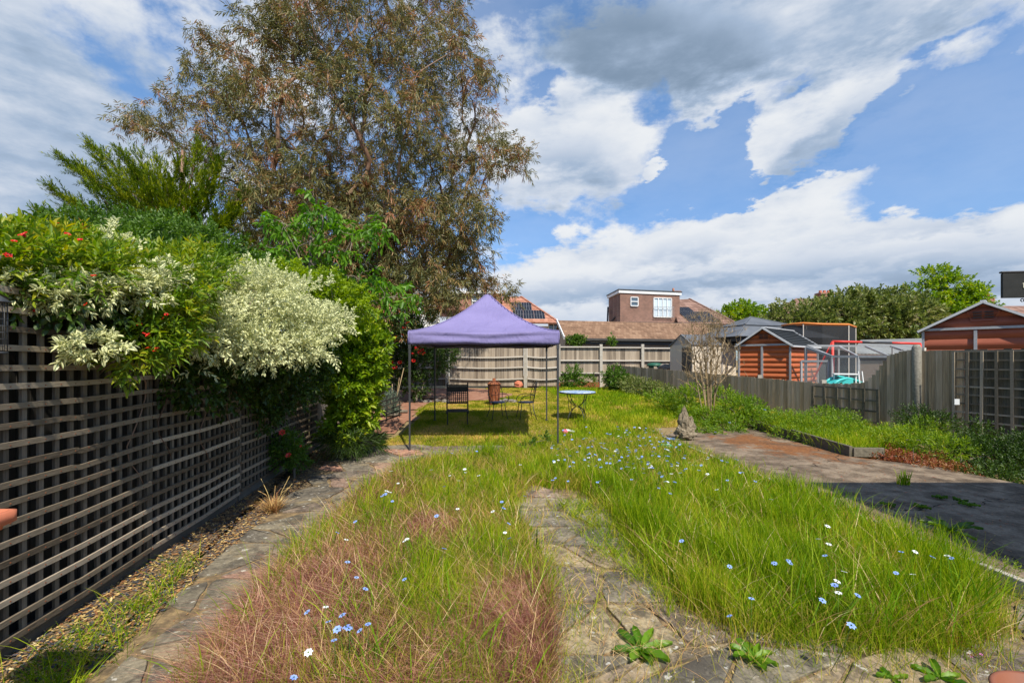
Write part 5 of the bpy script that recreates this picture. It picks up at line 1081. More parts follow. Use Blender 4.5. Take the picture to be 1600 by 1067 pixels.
b = MB(); pk = lerp(Vector((*a, 0)), Vector((*c, 0)), .5); pk2 = pk + (Vector((*d, 0)) - Vector((*c, 0))); zz = 2.85
A3, C3, D3, E3 = [Vector((*p, zs - .02)) for p in inflate([a, c, d, e], 1.06)]; pk = Vector((pk.x, pk.y, zz)); pk2 = Vector((pk2.x, pk2.y, zz))
b.slab([C3, D3, pk2, pk], .05); b.slab([A3, E3, pk2 + Vector((0, 0, .002)), pk + Vector((0, 0, .002))], .05); b.build('roof', GRF, bs)
b = MB(); b.raw([Vector((*a, zs)), Vector((*c, zs)), pk - Vector((0, 0, .06)) ], [(0, 1, 2)]); b.build('gable', BEG, bs)
for k in (.33, .66):
    b = MB(); q = lerp(Vector((*c, 0)), Vector((*d, 0)), k); b.box((q.x, q.y - .015, 1.46), (.05, .05, 1.9)); b.build('joint_strip', BEG, bs)
for o in set(COL.objects) - b0:
    if o.parent is bs: rel(o, bs)
# orange plastic sheds
def siding(name, a, b_, pitch=.17):
    t = NT(name); sp = t.nd('ShaderNodeSeparateXYZ'); t.L.new(t.geo(), sp.inputs[0]); fr_ = t.math('FRACT', t.math('MULTIPLY', sp.outputs[2], 1 / pitch))
    n = t.noise(2.2, (1, 1, 4), detail=6); c = t.ramp(n, [(.3, a), (.7, b_)]); gl = t.step(fr_, .10, .0); c = t.mix(t.math('MULTIPLY', gl, .6), c, tuple(x * .25 for x in a))
    t.bump(t.math('SINE', t.math('MULTIPLY', fr_, 3.14)), 1.0, .05); return t.fin(c, .55, 0, .35)
ORS = siding('orange_siding', (.37, .088, .027), (.48, .13, .042), .17); BRS = siding('brown_red_siding', (.25, .062, .03), (.32, .09, .045), .26)
def shed(name, label, R, u, w, v, t_, zeave, zapex, zb, SID, louvre=True, mull=(.5,), pan=.04):
    """R near-right corner; u: direction from R towards left corner; v: depth direction"""
    s = thing(name, label, 'shed', (R[0], R[1], zb)); O = Vector((0, 0, 0)); u = Vector((*u, 0)).normalized(); v = Vector((*v, 0)).normalized(); he = zeave - zb; ha = zapex - zb
    Lc = u * w; n_ = -v
    b = MB(); m = u * w / 2
    vs = [O, Lc, Lc + Vector((0, 0, he)), m + Vector((0, 0, ha)), O + Vector((0, 0, he))]; vs2 = [p + v * t_ for p in vs]
    b.raw(vs + vs2, [(0, 1, 2, 3, 4), (5, 6, 7, 8, 9)[::-1], (0, 4, 9, 5), (1, 6, 7, 2)]); b.build('wall', SID, s)
    tr_ = MB()
    for p in (O, Lc): tr_.bar(p + n_ * .012 + Vector((0, 0, 0)), p + n_ * .012 + Vector((0, 0, he)), .05, .05, up=u)
    for k in mull: p = u * w * k; tr_.bar(p + n_ * .02, p + n_ * .02 + Vector((0, 0, he - .05)), .06, .05, up=n_)
    tr_.bar(O + n_ * .025 + Vector((0, 0, he)), Lc + n_ * .025 + Vector((0, 0, he)), .06, .06); q = v * t_; tr_.bar(q - u * .02, q - u * .02 + Vector((0, 0, he)), .06, .06, up=u)
    tr_.build('corner_trim', G['grey_metal'], s)
    ov = .10; e0 = O - u * ov + n_ * .1 + Vector((0, 0, he - .05)); e1 = O - u * ov + v * (t_ + .08) + Vector((0, 0, he - .05)); p0 = m + n_ * .1 + Vector((0, 0, ha + .03)); p1 = m + v * (t_ + .08) + Vector((0, 0, ha + .03))
    f0 = Lc + u * ov + n_ * .1 + Vector((0, 0, he - .05)); f1 = Lc + u * ov + v * (t_ + .08) + Vector((0, 0, he - .05))
    b = MB(); b.slab([e0, e1, p1, p0], .04); b.slab([f0, f1, p1, p0], .04)
    for k in range(1, 9): a_, c_ = lerp(e0, p0, k / 9), lerp(e1, p1, k / 9); b.bar(a_ + Vector((0, 0, .02)) + v * .12, c_ + Vector((0, 0, .02)) - v * .1, .06, .03)
    b.build('roof', mat('black_shed_roof', [(0, (.022, .026, .03)), (1, (.05, .055, .06))], 4, rough=.45, bump=.1), s)
    b = MB(); b.bar(e0 + n_ * .02, p0 + n_ * .02, .05, .055); b.bar(f0 + n_ * .02, p0 + n_ * .02, .05, .055); b.bar(p0 + Vector((0, 0, .03)), p1 + Vector((0, 0, .03)), .10, .03); b.bar(e0 + Vector((0, 0, -.01)), e1 + Vector((0, 0, -.01)), .05, .05); b.bar(e1, p1, .05, .06)
    b.build('roof_trim', mat('pale_grey_trim', [(0, (.40, .41, .42)), (1, (.55, .56, .57))], 4, rough=.5, bump=.05), s)
    if louvre:
        b = MB(); c = m + n_ * .02 + Vector((0, 0, lerp(he, ha, .52))); hw = w * .13; lh = (ha - he) * .42; uu = -u
        tl, tr2 = c - uu * hw + Vector((0, 0, lh / 2)), c + uu * hw + Vector((0, 0, lh / 2)); bl, br_ = c - uu * hw * .7 - Vector((0, 0, lh / 2)), c + uu * hw * .7 - Vector((0, 0, lh / 2))
        for a_, c_ in ((tl, bl), (bl, br_), (br_, tr2)): b.bar(a_, c_, .03, .03)
        for sx in (-1, 1):
            for k in range(3): b.bar(c + uu * hw * (.08 * sx) + Vector((0, 0, lh * (.3 - .25 * k))), c + uu * hw * (.62 * sx) + Vector((0, 0, lh * (.3 - .25 * k))), .02, lh * .1, mi=1)
        b.build('louvre', [SID, GUT], s)
    return s
shed('orange_shed', 'orange plastic shed with grey trim beyond the low fence', (9.05, 14.8), (-.66, .75), 1.6, (.75, .66), 2.8, 2.32, 2.86, .5, ORS, mull=(.53,))
shed('brown_red_shed', 'large reddish brown plastic shed rising behind the tall right fence', (12.3, 10.35), (-.66, .75), 2.2, (.75, .66), 2.6, 2.60, 3.20, .3, BRS, mull=(.56,))
# wire run / framed glass enclosure
PLY = NT('clear_sheet'); 
def clearm():
    t = PLY; t.b.inputs['Base Color'].default_value = (.6, .64, .62, 1); t.b.inputs['Roughness'].default_value = .15; t.b.inputs['Alpha'].default_value = .16; return t.m
CLR = clearm()
rn_ = thing('glazed_run', 'grey metal framed glazed enclosure behind the low fence dip', 'enclosure', (9.5, 13, .4)); b0 = set(COL.objects)
T = lambda px, py, Y: P(px, py, Y)
fm = MB()
nodes = [(T(1259, 592, 14.2), T(1259, 543, 14.2)), (T(1300, 600, 13.4), T(1300, 557, 13.4)), (T(1341, 602, 12.8), T(1341, 557, 12.8)), (T(1400, 600, 12.2), T(1400, 557, 12.2))]
for a, c in nodes: fm.bar(Vector((a.x, a.y, .3)), c, .06, .06)
for (a, c) in zip(nodes, nodes[1:]): fm.bar(a[1], c[1], .05, .07)
bt = [T(1261, 540, 14.4), T(1310, 541, 14.6), T(1395, 541, 14.8)]
fm.bar(bt[0], bt[2], .06, .06)
for a, c in ((bt[0], nodes[1][1]), (bt[1], nodes[2][1]), (T(1352, 541, 14.7), T(1388, 556, 12.4)), (T(1392, 541, 14.8), T(1410, 547, 13.5))): fm.bar(a, c, .05, .05)
for p in (bt[1], bt[2]): fm.bar(Vector((p.x, p.y, .4)), p, .05, .05)
fm.build('frame', G['grey_metal'], rn_)
b = MB()
for a, c in zip(nodes, nodes[1:]): b.raw([Vector((a[0].x, a[0].y, .4)), Vector((c[0].x, c[0].y, .4)), c[1], a[1]], [(0, 1, 2, 3)])
b.build('pane', CLR, rn_)
b = MB(); b.raw([nodes[0][1] + Vector((0, 0, .02)), nodes[3][1] + Vector((0, 0, .02)), bt[2], bt[0]], [(0, 1, 2, 3)]); b.build('roof_sheet', CLR, rn_)
for o in set(COL.objects) - b0:
    if o.parent is rn_: rel(o, rn_)
gf = thing('leaning_frame', 'old glazed window frame leaning by the orange shed corner', 'frame', (0, 0, 0))
b = MB(); a, c = T(1252, 596, 13.9), T(1294, 596, 13.5); zt_ = ZZ(564, 13.9)
for p in (a, c): b.bar(Vector((p.x, p.y, .4)), Vector((p.x, p.y, zt_)), .05, .05)
b.bar(Vector((a.x, a.y, zt_)), Vector((c.x, c.y, zt_)), .05, .06); b.build('frame', G['grey_metal'], gf)
b = MB(); b.raw([Vector((a.x, a.y, .4)), Vector((c.x, c.y, .4)), Vector((c.x, c.y, zt_)), Vector((a.x, a.y, zt_))], [(0, 1, 2, 3)]); b.build('pane', CLR, gf)
TEAL = mat('teal_plastic', [(0, (.03, .36, .36)), (1, (.08, .5, .48))], 3, rough=.4)
sl_ = thing('toy_slide', 'turquoise plastic toy slide peeping over the low fence', 'toy slide', (0, 0, 0))
b = MB()
for dy in (0, .3):
    for k in range(8):
        pass
pts = [T(1303, 601, 12.4), T(1312, 595.5, 12.5), T(1323, 592.5, 12.6), T(1333, 594, 12.7), T(1347, 600, 12.8)]
for a, c in zip(pts, pts[1:]): b.slab([a, c, c + Vector((.08, .45, .02)), a + Vector((.08, .45, .02))], .04)
b.tube([p + Vector((0, 0, .03)) for p in pts], .035, 8); b.tube([p + Vector((.08, .45, .06)) for p in pts], .035, 8); b.bar(pts[2], Vector((pts[2].x, pts[2].y, .4)), .08, .3); b.build('chute', TEAL, sl_)
ld = thing('step_ladder', 'small white metal ladder beside the turquoise slide', 'ladder', (0, 0, 0)); b = MB()
a, c = T(1341, 580, 12.3), T(1349, 600, 12.2)
for dx in (0, .1): b.bar(a + Vector((dx, 0, 0)), Vector((c.x + dx, c.y, .4)), .02, .02)
b.build('rail', G['white_paint'], ld); b = MB(); b.bar(T(1301, 584, 12.9), T(1339, 584.5, 12.7), .3, .03); b.bar(T(1303, 584, 12.9) , T(1303, 612, 12.9), .03, .03); b.bar(T(1337, 584, 12.7), T(1337, 612, 12.7), .03, .03)
tag(b.build('bench_top', G['white_paint']), 'narrow white bench inside the glazed run', 'bench')
# goal / swing frame (red and black bar)
REDM = mat('red_paint', [(0, (.60, .04, .03)), (1, (.72, .07, .05))], 4, rough=.45, bump=0)
gl = thing('football_goal', 'red and black tubular goal frame beyond the glazed run', 'goal', (0, 0, 0)); z_ = ZZ(534, 15.5)
p0, p1 = T(1301, 533.5, 15.5), T(1438, 537, 15.5)
b = MB(); b.tube([p0, lerp(p0, p1, .33)], .04, 8); b.tube([lerp(p0, p1, .67), p1], .04, 8)
for p in (p0, p1): b.tube([p, Vector((p.x, p.y, .5))], .04, 8)
b.tube([p0, Vector((p0.x - .3, p0.y + 1, .5))], .03, 8); b.build('frame', REDM, gl)
b = MB(); b.tube([lerp(p0, p1, .33), lerp(p0, p1, .67)], .041, 8); b.build('bar', G['black_metal'], gl)
# trampoline with orange rim
ORM = mat('orange_foam', [(0, (.55, .15, .03)), (1, (.66, .22, .05))], 4, rough=.6, bump=.1)
tp = thing('trampoline', 'trampoline with a black net and orange padded top rim behind the sheds', 'trampoline', (11.9, 18.6, .5)); b0 = set(COL.objects)
pts = [T(1222, 508.5, 18.4), T(1237, 506.5, 17.9), T(1255, 505, 17.5), T(1285, 506.5, 17.2), T(1326, 507, 17.3), T(1337, 511, 18.0), T(1325, 510, 19.8), T(1260, 508, 20.2), T(1225, 509, 19.4)]
b = MB(); b.tube(pts + [pts[0]], .038, 8); b.build('top_rim', ORM, tp)
NET = NT('black_net'); NET.b.inputs['Base Color'].default_value = (.015, .016, .018, 1); NET.b.inputs['Alpha'].default_value = .88; NET.b.inputs['Roughness'].default_value = .9
b = MB(); n = len(pts); vs = pts + [Vector((p.x, p.y, .9)) for p in pts]; b.raw(vs, [(i, (i + 1) % n, n + (i + 1) % n, n + i) for i in range(n)]); b.build('net', NET.m, tp)
for i in (2, 4, 5, 7, 0): b = MB(); b.bar(Vector((pts[i].x, pts[i].y, .5)), pts[i], .03, .03); b.build('pole', G['rail'], tp)
b = MB(); b.prism([p.xy for p in pts], .9, .94); b.build('bed', G['black_metal'], tp)
for o in set(COL.objects) - b0:
    if o.parent is tp: rel(o, tp)
# water butt lid, planks
DG = mat('dark_green_plastic', [(0, (.012, .07, .045)), (1, (.03, .12, .08))], 3, rough=.45)
q = T(1023, 571, 20.3); t = thing('water_butt', 'dark green lidded water butt behind the far end of the low fence', 'water butt', (q.x, 20.3, .6))
b = MB(); b.lathe((0, 0, 0), [(.24, 0), (.28, .3), (.27, .85), (.26, .95)], 20); b.build('barrel', DG, t); b = MB(); b.lathe((0, 0, .93), [(.34, 0), (.35, .05), (.30, .12), (.1, .16)], 20); b.build('lid', DG, t)
rock('rubble_heap', 'pale rubble heap beside the green water butt', P(1040, 576, 20.0), (.42, .25, .2), 9, cat='rubble')
# poles leaning in the left bed
bc = thing('bamboo_canes', 'tan canes leaning above the grey green plant in the left bed', 'canes', (0, 0, 0))
for (a, c) in (((613, 650), (631, 575)), ((616, 648), (624, 590)), ((611, 650), (613, 600))):
    b = MB(); b.tube([P(a[0], a[1], 12.6), P(c[0], c[1], 12.9)], [.016, .010], 6); b.build('cane', G['tan_bark'], bc)
for i, (pa, pb_, Y) in enumerate((((596, 645), (637, 641), 12.9), ((600, 651), (622, 652), 12.4), ((640, 616), (700, 618), 16.0), ((648, 622), (700, 620), 15.8))):
    b = MB(); a, c = P(*pa, Y), P(*pb_, Y + .1); a.z = c.z = zt(0, Y) + .05; b.tube([a, lerp(a, c, .5) + Vector((0, 0, .01)), c], [.05, .055, .045], 8); tag(b.build('log', G['grey_bark'] if i < 2 else G['bark']), ['pale log beside the grey green plant', 'shorter log in front of the grey green plant', 'long dark log at the foot of the shaded back fence', 'second dark log in front of the one by the back fence'][i], 'log')
# ------------------------------------------------------------------ big gum tree
def pxpoly_samples(poly, n, mind):
    xs = [p[0] for p in poly]; ys = [p[1] for p in poly]; pts = []
    for _ in range(n * 60):
        x, y = rng.uniform(min(xs), max(xs)), rng.uniform(min(ys), max(ys))
        if polyin(np.array([x]), np.array([y]), poly)[0] and all((x - a) ** 2 + (y - b_) ** 2 > mind ** 2 for a, b_ in pts): pts.append((x, y))
        if len(pts) >= n: break
    return pts
EY = 16.0
ep = [(400, -70), (385, -20), (405, 15), (330, 42), (312, 60), (330, 90), (300, 100), (322, 150), (345, 160), (262, 132), (240, 140), (258, 160), (190, 182), (188, 205), (230, 225), (290, 285), (330, 310), (345, 400), (420, 420), (470, 440), (520, 500), (570, 470), (610, 515), (660, 500), (715, 455), (738, 425), (755, 395), (785, 340), (780, 310), (745, 305), (765, 270), (812, 265), (818, 225), (775, 205), (740, 215), (780, 190), (788, 115), (752, 70), (735, 10), (700, -70)]
et = thing('gum_tree', 'huge multi-stemmed gum tree with drooping grey green and russet leaves', 'tree', P(578, 620, EY)); e0_ = np.array(et.location)
et.location.z = .45; e0_ = np.array(et.location)
ep = [(560 + (x - 560) * (.90 if y < 300 else .95), y + (12 if y < 100 else 0)) for x, y in ep]
front = pxpoly_samples(ep, 134, 34)
tg = []; cl = []
for (x, y) in front:
    cx = 560; wd = 230; u = (x - cx) / wd; dep = 3.6 * math.sqrt(max(.05, 1 - min(.95, u * u))) ; Y = EY + rng.uniform(-1, 1) * dep
    c = np.array(P(x, y, Y)); rad = rng.uniform(.5, .8) * (.75 if abs(u) > .8 else 1); cl.append((c, rad))
for (x, y) in pxpoly_samples([(380, 300), (740, 300), (745, 440), (600, 500), (480, 450), (400, 410)], 52, 30): cl.append((np.array(P(x, y, EY + rng.uniform(-3, 3))), rng.uniform(.5, .75)))
for (x, y, r) in ((818, 262, .35), (795, 225, .45), (808, 240, .3), (790, 458, .25), (772, 445, .22), (196, 190, .4), (215, 180, .4), (250, 145, .4), (315, 110, .4), (325, 60, .5), (300, 105, .3), (745, 440, .35), (720, 70, .4)):
    cl.append((np.array(P(x, y, EY + rng.uniform(-.8, .8))), r))
for c, rad in cl:
    k = max(4, int(22 * rad ** 1.5)); d = rdir(k) * rng.uniform(.3, 1, (k, 1)) ** .5 * rad; d[:, 2] *= .75
    for q in c + d: tg.append(q - e0_)
tr0 = [(0, 0, -.1), (0, 0, .8), (.0, .0, 1.8), (-.1, .1, 2.8)]
# main stems, fanned as in the photograph
main = [P(548, 250, EY), P(520, 120, EY), P(600, 200, EY + .5), P(620, 90, EY), P(470, 250, EY - .5), P(405, 240, EY), P(640, 210, EY + .7), P(650, 330, EY), P(740, 330, EY - .3), P(330, 300, EY), P(540, 20, EY), P(460, 60, EY)]
ch, tips = grow(tr0, [np.array(m) - e0_ for m in main] + tg, .35, .13, .40, .0062, .52)
branch_mesh('trunk', ch, G['bark'], et)
# second trunk beside
b = MB(); q = P(594, 600, EY + .4); b.tube([Vector((q.x, q.y, .4)) - Vector(e0_), P(590, 520, EY + .4) - Vector(e0_), P(596, 440, EY + .5) - Vector(e0_), P(610, 350, EY + .5) - Vector(e0_)], [.22, .18, .15, .10], 10, cap=False); b.build('second_trunk', G['bark'], et)
tips = np.array(tips); tips = tips[len(main):]
Pn = np.repeat(tips, 7, 0) + rng.normal(0, .19, (len(tips) * 7, 3)); An = rdir(len(Pn)) + np.array([[0, 0, -.05]])
V, r = sprigs(Pn, An, 14, .34, .16, .026, 55, .5, 0, .35, .2)
# russet patches by sprig position
rr_n = .5 + .5 * np.sin(V[:, 0, 0] * 1.7 + 1) * np.sin(V[:, 0, 2] * 1.9) ; r = np.clip(r * .75 + rr_n * .32 + .02, 0, 1)
leaf_obj('crown', V, LM['euc'], et, r)
print('gum leaves', len(V))
# ------------------------------------------------------------------ golden conifer
def conifer(name, label, base, tips, tr_top, lm, n_side=18, ll=.09, lw=.012, dens=1.0):
    t = thing(name, label, 'tree', base); o = np.array(base); b = MB(); b.tube([(0, 0, 0), Vector(tr_top) * .5 - Vector(o) * .5, Vector(tr_top) - Vector(o)], [.22, .14, .03], 8); Ps = []; As = []
    for tp_, h in tips:
        tp_ = np.array(tp_) - o; top = np.array(tr_top) - o; a = top * h; Ld = tp_ - a; L = np.linalg.norm(Ld)
        mid = a + Ld * .5 + np.array([0, 0, -.12 * L]); pts = [(1 - s) ** 2 * a + 2 * s * (1 - s) * mid + s * s * tp_ for s in np.linspace(0, 1, 8)]
        b.tube(pts, list(np.linspace(.035, .006, 8)), 5, cap=False)
        m = int(L * 46 * dens); s = rng.uniform(.15, 1, m) ** .85
        p = np.stack([(1 - q) ** 2 * a + 2 * q * (1 - q) * mid + q * q * tp_ for q in s]); dr = Ld / L; wdt = .42 * (1 - s) + .07
        p = p + rng.normal(0, 1, (m, 3)) * np.stack([wdt * .8, wdt * .8, wdt * .45], 1); Ps.append(p); As.append(dr + rng.normal(0, .35, (m, 3)) + np.array([0, 0, .2]))
    b.build('trunk', G['bark'], t); Pn = np.concatenate(Ps); An = np.concatenate(As)
    V, r = sprigs(Pn, An, n_side, .34, ll, lw, 42, 0, .12, .3, .0, flat=1); leaf_obj('crown', V, LM[lm], t, r); print(name, len(V)); return t
CY = 13.0; cb_ = P(290, 520, CY); cb_.z = .3
tips = []
for (x, y, dy) in ((98, 248, 0), (82, 294, -.5), (142, 226, .3), (188, 236, .4), (128, 262, .2), (120, 320, -1), (100, 345, -.8), (150, 300, -1.2), (215, 240, .6), (245, 250, 1), (310, 225, .8), (340, 250, 0), (180, 290, -1.4), (230, 300, -1.6), (280, 260, -1), (330, 290, -1.4), (360, 330, -1.2), (270, 330, -1.8), (200, 340, -1.6), (320, 370, -1.6), (380, 380, -1), (150, 360, -1), (240, 380, -1.8), (400, 430, -.8), (300, 420, -1.7), (350, 410, -1.5), (110, 380, -.5), (190, 400, -1.3), (380, 300, 1), (60, 330, 0), (210, 270, -1), (160, 255, -.4), (260, 290, -1.6), (300, 310, -1.7), (240, 345, -1.9), (340, 345, -1.8)):
    tips.append((P(x, y, CY + dy), max(.1, min(.9, (500 - y) / 300 * .85))))
conifer('golden_conifer', 'golden green conifer with upswept feathery branches left of the gum tree', cb_, tips, P(285, 235, CY), 'conifer', 20, .10, .020, 1.05)
# ------------------------------------------------------------------ left hedge, shrubs, climbers
shrub('climbing_shrub', 'yellow green climbing shrub with small red flowers sprawling over the near trellis', 'shrub',
  [(20, 425, 3.0, .28, .26, .12), (110, 425, 3.2, .28, .28, .12), (60, 405, 3.4, .34, .3, .12), (190, 425, 3.7, .28, .26, .12), (150, 405, 4.0, .30, .3, .11), (-60, 420, 2.8, .3, .3, .16), (0, 400, 3.1, .26, .3, .12), (95, 385, 3.8, .25, .2, .08), (225, 440, 4.0, .2, .2, .08), (40, 380, 3.5, .12, .12, .06), (170, 390, 4.2, .12, .12, .07)],
  'photinia', 300, 9, .12, .075, .020, 55, .05, .25, base=(-3.75, 3.3, 0), twigs=60, tr=2.3, lump=.5, rt=.003)
t = COL.objects['climbing_shrub']; FRED = flower_mesh('flower', LM['red'], .022, 5, 2, .5); base = t.location
add_flowers(t, FRED, [P(x, y, Y) - base for x, y, Y in ((22, 378, 2.75), (35, 370, 2.8), (40, 366, 2.8), (105, 367, 3.0), (125, 376, 3.1), (178, 421, 3.35), (146, 432, 3.1), (135, 476, 3.0), (57, 486, 2.9), (12, 400, 2.7), (90, 350, 3.6))])
shrub('red_flowered_climber', 'yellow green climber with red flowers hanging down between the variegated clumps', 'shrub',
  [(250, 470, 3.75, .22, .25, .18), (280, 450, 4.1, .25, .25, .2), (230, 520, 3.6, .20, .16, .22), (265, 500, 3.8, .2, .2, .2), (205, 560, 3.45, .12, .1, .10), (300, 420, 4.6, .3, .3, .16), (250, 425, 4.3, .25, .25, .14)],
  'photinia', 300, 9, .11, .07, .018, 55, .1, .2, base=(-3.8, 4.0, 0), twigs=50, tr=2.3, lump=.5, rt=.003)
t = COL.objects['red_flowered_climber']; base = t.location
add_flowers(t, FRED, [P(x, y, Y) - base for x, y, Y in ((225, 522, 3.35), (232, 524, 3.35), (255, 498, 3.5), (260, 492, 3.5), (242, 549, 3.4), (246, 545, 3.4), (233, 544, 3.4), (208, 476, 3.5), (236, 484, 3.5), (284, 472, 3.75), (182, 368 + 60, 3.5), (296, 445, 4.0), (218, 508, 3.4), (240, 457, 3.7), (287, 437, 4.1))])
shrub('variegated_shrub', 'cream and green variegated shrub clump on the near trellis, left of the red flowered climber', 'shrub',
  [(175, 462, 3.35, .18, .18, .07), (215, 452, 3.5, .20, .18, .08), (240, 432, 3.8, .2, .2, .08), (110, 448, 3.15, .14, .14, .06), (25, 450, 2.85, .12, .12, .04), (75, 462, 2.95, .10, .10, .04), (140, 540, 3.15, .14, .10, .05), (118, 545, 3.05, .05, .05, .05), (185, 395, 3.9, .12, .12, .14), (110, 470, 3.05, .08, .08, .04)],
  'varieg', 420, 11, .08, .048, .022, 60, .1, .3, base=(-3.8, 3.5, 0), twigs=50, tr=2.25, lump=.5, rt=.003)
shrub('big_variegated_shrub', 'large pale cream variegated shrub billowing over the middle of the trellis', 'shrub',
  [(310, 490, 4.5, .36, .3, .22), (375, 495, 5.1, .42, .35, .28), (435, 505, 5.7, .45, .35, .28), (325, 530, 4.5, .26, .2, .14), (485, 510, 6.3, .36, .35, .20), (360, 450, 5.3, .3, .3, .12), (260, 478, 4.1, .2, .2, .1), (425, 455, 5.8, .45, .4, .16), (385, 540, 4.9, .32, .28, .14), (460, 545, 5.6, .35, .3, .14), (300, 520, 4.25, .20, .2, .2), (370, 455, 5.2, .4, .35, .18), (300, 470, 4.4, .2, .2, .15), (520, 495, 6.8, .2, .2, .08)],
  'varieg', 230, 12, .15, .048, .021, 55, .05, .35, base=(-4.0, 5.3, 0), twigs=70, rt=.003, tr=2.25, lump=.9, inner=.4)
shrub('dark_hedge_shrub', 'dense mid green shrub rising behind the trellis in front of the conifer', 'shrub',
  [(140, 410, 6.0, .5, .5, .25), (200, 395, 6.3, .7, .6, .35), (290, 400, 6.8, .8, .6, .40), (160, 365, 7.0, .6, .5, .26), (120, 365, 7.2, .35, .4, .22), (340, 430, 7.2, .7, .6, .4), (250, 440, 6.2, .8, .6, .4), (230, 370, 7.4, .8, .6, .3), (140, 475, 5.0, .7, .4, .35), (290, 475, 5.6, .7, .4, .4), (30, 465, 4.4, .6, .4, .35), (220, 490, 4.9, .5, .3, .3), (-60, 430, 4.2, .6, .4, .4)],
  'green', 100, 12, .17, .06, .026, 55, 0, .3, base=(-6.0, 6.6, 0), twigs=60, rt=.006)
shrub('neighbour_sapling', 'thin green sapling tips showing above the near climber at the left edge', 'shrub',
  [(8, 368, 4.6, .15, .12, .08), (60, 352, 5.2, .08, .08, .08), (50, 370, 5.2, .16, .12, .08), (-30, 380, 4.4, .2, .3, .15), (65, 378, 5.2, .16, .12, .1), (240, 400, 5.6, .2, .2, .1)],
  'green', 120, 8, .12, .08, .03, 50, 0, .6, base=(-5.3, 4.8, 0), twigs=12)
shrub('lime_shrub', 'lime green shrub tops between the big variegated shrub and the gum tree', 'shrub',
  [(450, 445, 7.2, .45, .4, .22), (500, 460, 7.6, .5, .4, .30), (545, 480, 7.9, .35, .35, .28), (400, 435, 6.8, .3, .3, .14), (340, 425, 6.4, .25, .25, .12), (520, 500, 7.6, .4, .3, .3)],
  'lime', 110, 10, .15, .075, .036, 55, .1, .4, base=(-3.9, 7.8, 0), twigs=40)
shrub('round_green_bush', 'bright glossy green bush at the end of the trellis', 'shrub',
  [(550, 560, 8.5, .46, .42, .44), (560, 600, 8.5, .38, .36, .32), (530, 590, 8.1, .28, .25, .35), (575, 545, 8.7, .3, .3, .3), (545, 620, 8.4, .30, .3, .40), (580, 580, 9.0, .22, .25, .26), (545, 525, 8.9, .42, .4, .28), (540, 665, 8.3, .30, .3, .26), (560, 515, 9.2, .4, .3, .22), (555, 640, 8.6, .38, .3, .4)],
  'laurel', 120, 9, .15, .10, .045, 55, .05, .35, base=(-3.05, 8.9, 0), twigs=60, inner=.7, lump=.35)
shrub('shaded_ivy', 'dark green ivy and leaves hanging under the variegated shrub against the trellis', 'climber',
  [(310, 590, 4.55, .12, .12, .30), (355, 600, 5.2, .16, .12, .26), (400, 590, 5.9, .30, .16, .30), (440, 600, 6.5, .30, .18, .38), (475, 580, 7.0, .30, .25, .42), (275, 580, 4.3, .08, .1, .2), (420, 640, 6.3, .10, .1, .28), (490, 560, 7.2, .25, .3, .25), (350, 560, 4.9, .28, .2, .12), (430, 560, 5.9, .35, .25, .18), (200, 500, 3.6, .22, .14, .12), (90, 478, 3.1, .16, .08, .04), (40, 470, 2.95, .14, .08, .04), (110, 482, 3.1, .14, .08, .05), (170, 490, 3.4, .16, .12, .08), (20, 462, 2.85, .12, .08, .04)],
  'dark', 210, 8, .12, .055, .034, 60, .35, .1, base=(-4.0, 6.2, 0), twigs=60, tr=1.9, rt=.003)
shrub('low_dark_grass_clump', 'dark arching grassy clump at the foot of the round green bush', 'plant',
  [(545, 690, 8.1, .28, .2, .08), (520, 690, 8.0, .15, .12, .08), (575, 690, 8.7, .2, .2, .06)], 'dark', 260, 6, .16, .18, .010, 40, .5, .6, base=(-2.9, 8.2, 0), twigs=4)
# cherry sapling behind the hedge
ct = thing('cherry_sapling', 'slim young cherry tree with fresh green leaves rising in front of the gum tree', 'tree', (P(487, 560, 9.2).x, 9.2, 0)); o_ = np.array(ct.location)
ctg = []; cy_ = 9.2
for (x, y) in ((485, 310), (480, 330), (470, 345), (500, 335), (420, 335), (435, 345), (445, 360), (460, 380), (430, 385), (530, 320), (520, 345), (540, 355), (560, 360), (590, 355), (575, 370), (600, 360), (550, 375), (520, 385), (500, 400), (470, 410), (450, 400), (430, 405), (545, 400), (560, 440), (590, 450), (620, 445), (648, 458), (610, 465), (630, 478), (580, 475), (600, 495), (560, 470), (540, 430), (420, 410), (455, 430), (585, 435), (480, 370), (505, 360)):
    for _ in range(3): ctg.append(np.array(P(x + rng.normal(0, 7), y + rng.normal(0, 5), cy_ + rng.normal(0, .35))) - o_)
ch, tips = grow([(0, 0, 0), (.02, 0, 1.5), (0, 0, 2.6), (-.03, 0, 3.6), (-.02, 0, 4.6)], ctg, .25, .1, .1, .0045, .5); branch_mesh('trunk', ch, G['grey_bark'], ct, 6)
Pn = np.repeat(np.array(tips), 2, 0) + rng.normal(0, .05, (len(tips) * 2, 3)); V, r = sprigs(Pn, rdir(len(Pn)) * .6 + np.array([[0, 0, .1]]), 9, .26, .13, .055, 60, .8, 0, .3, .15); leaf_obj('crown', V, LM['cherry'], ct, r)
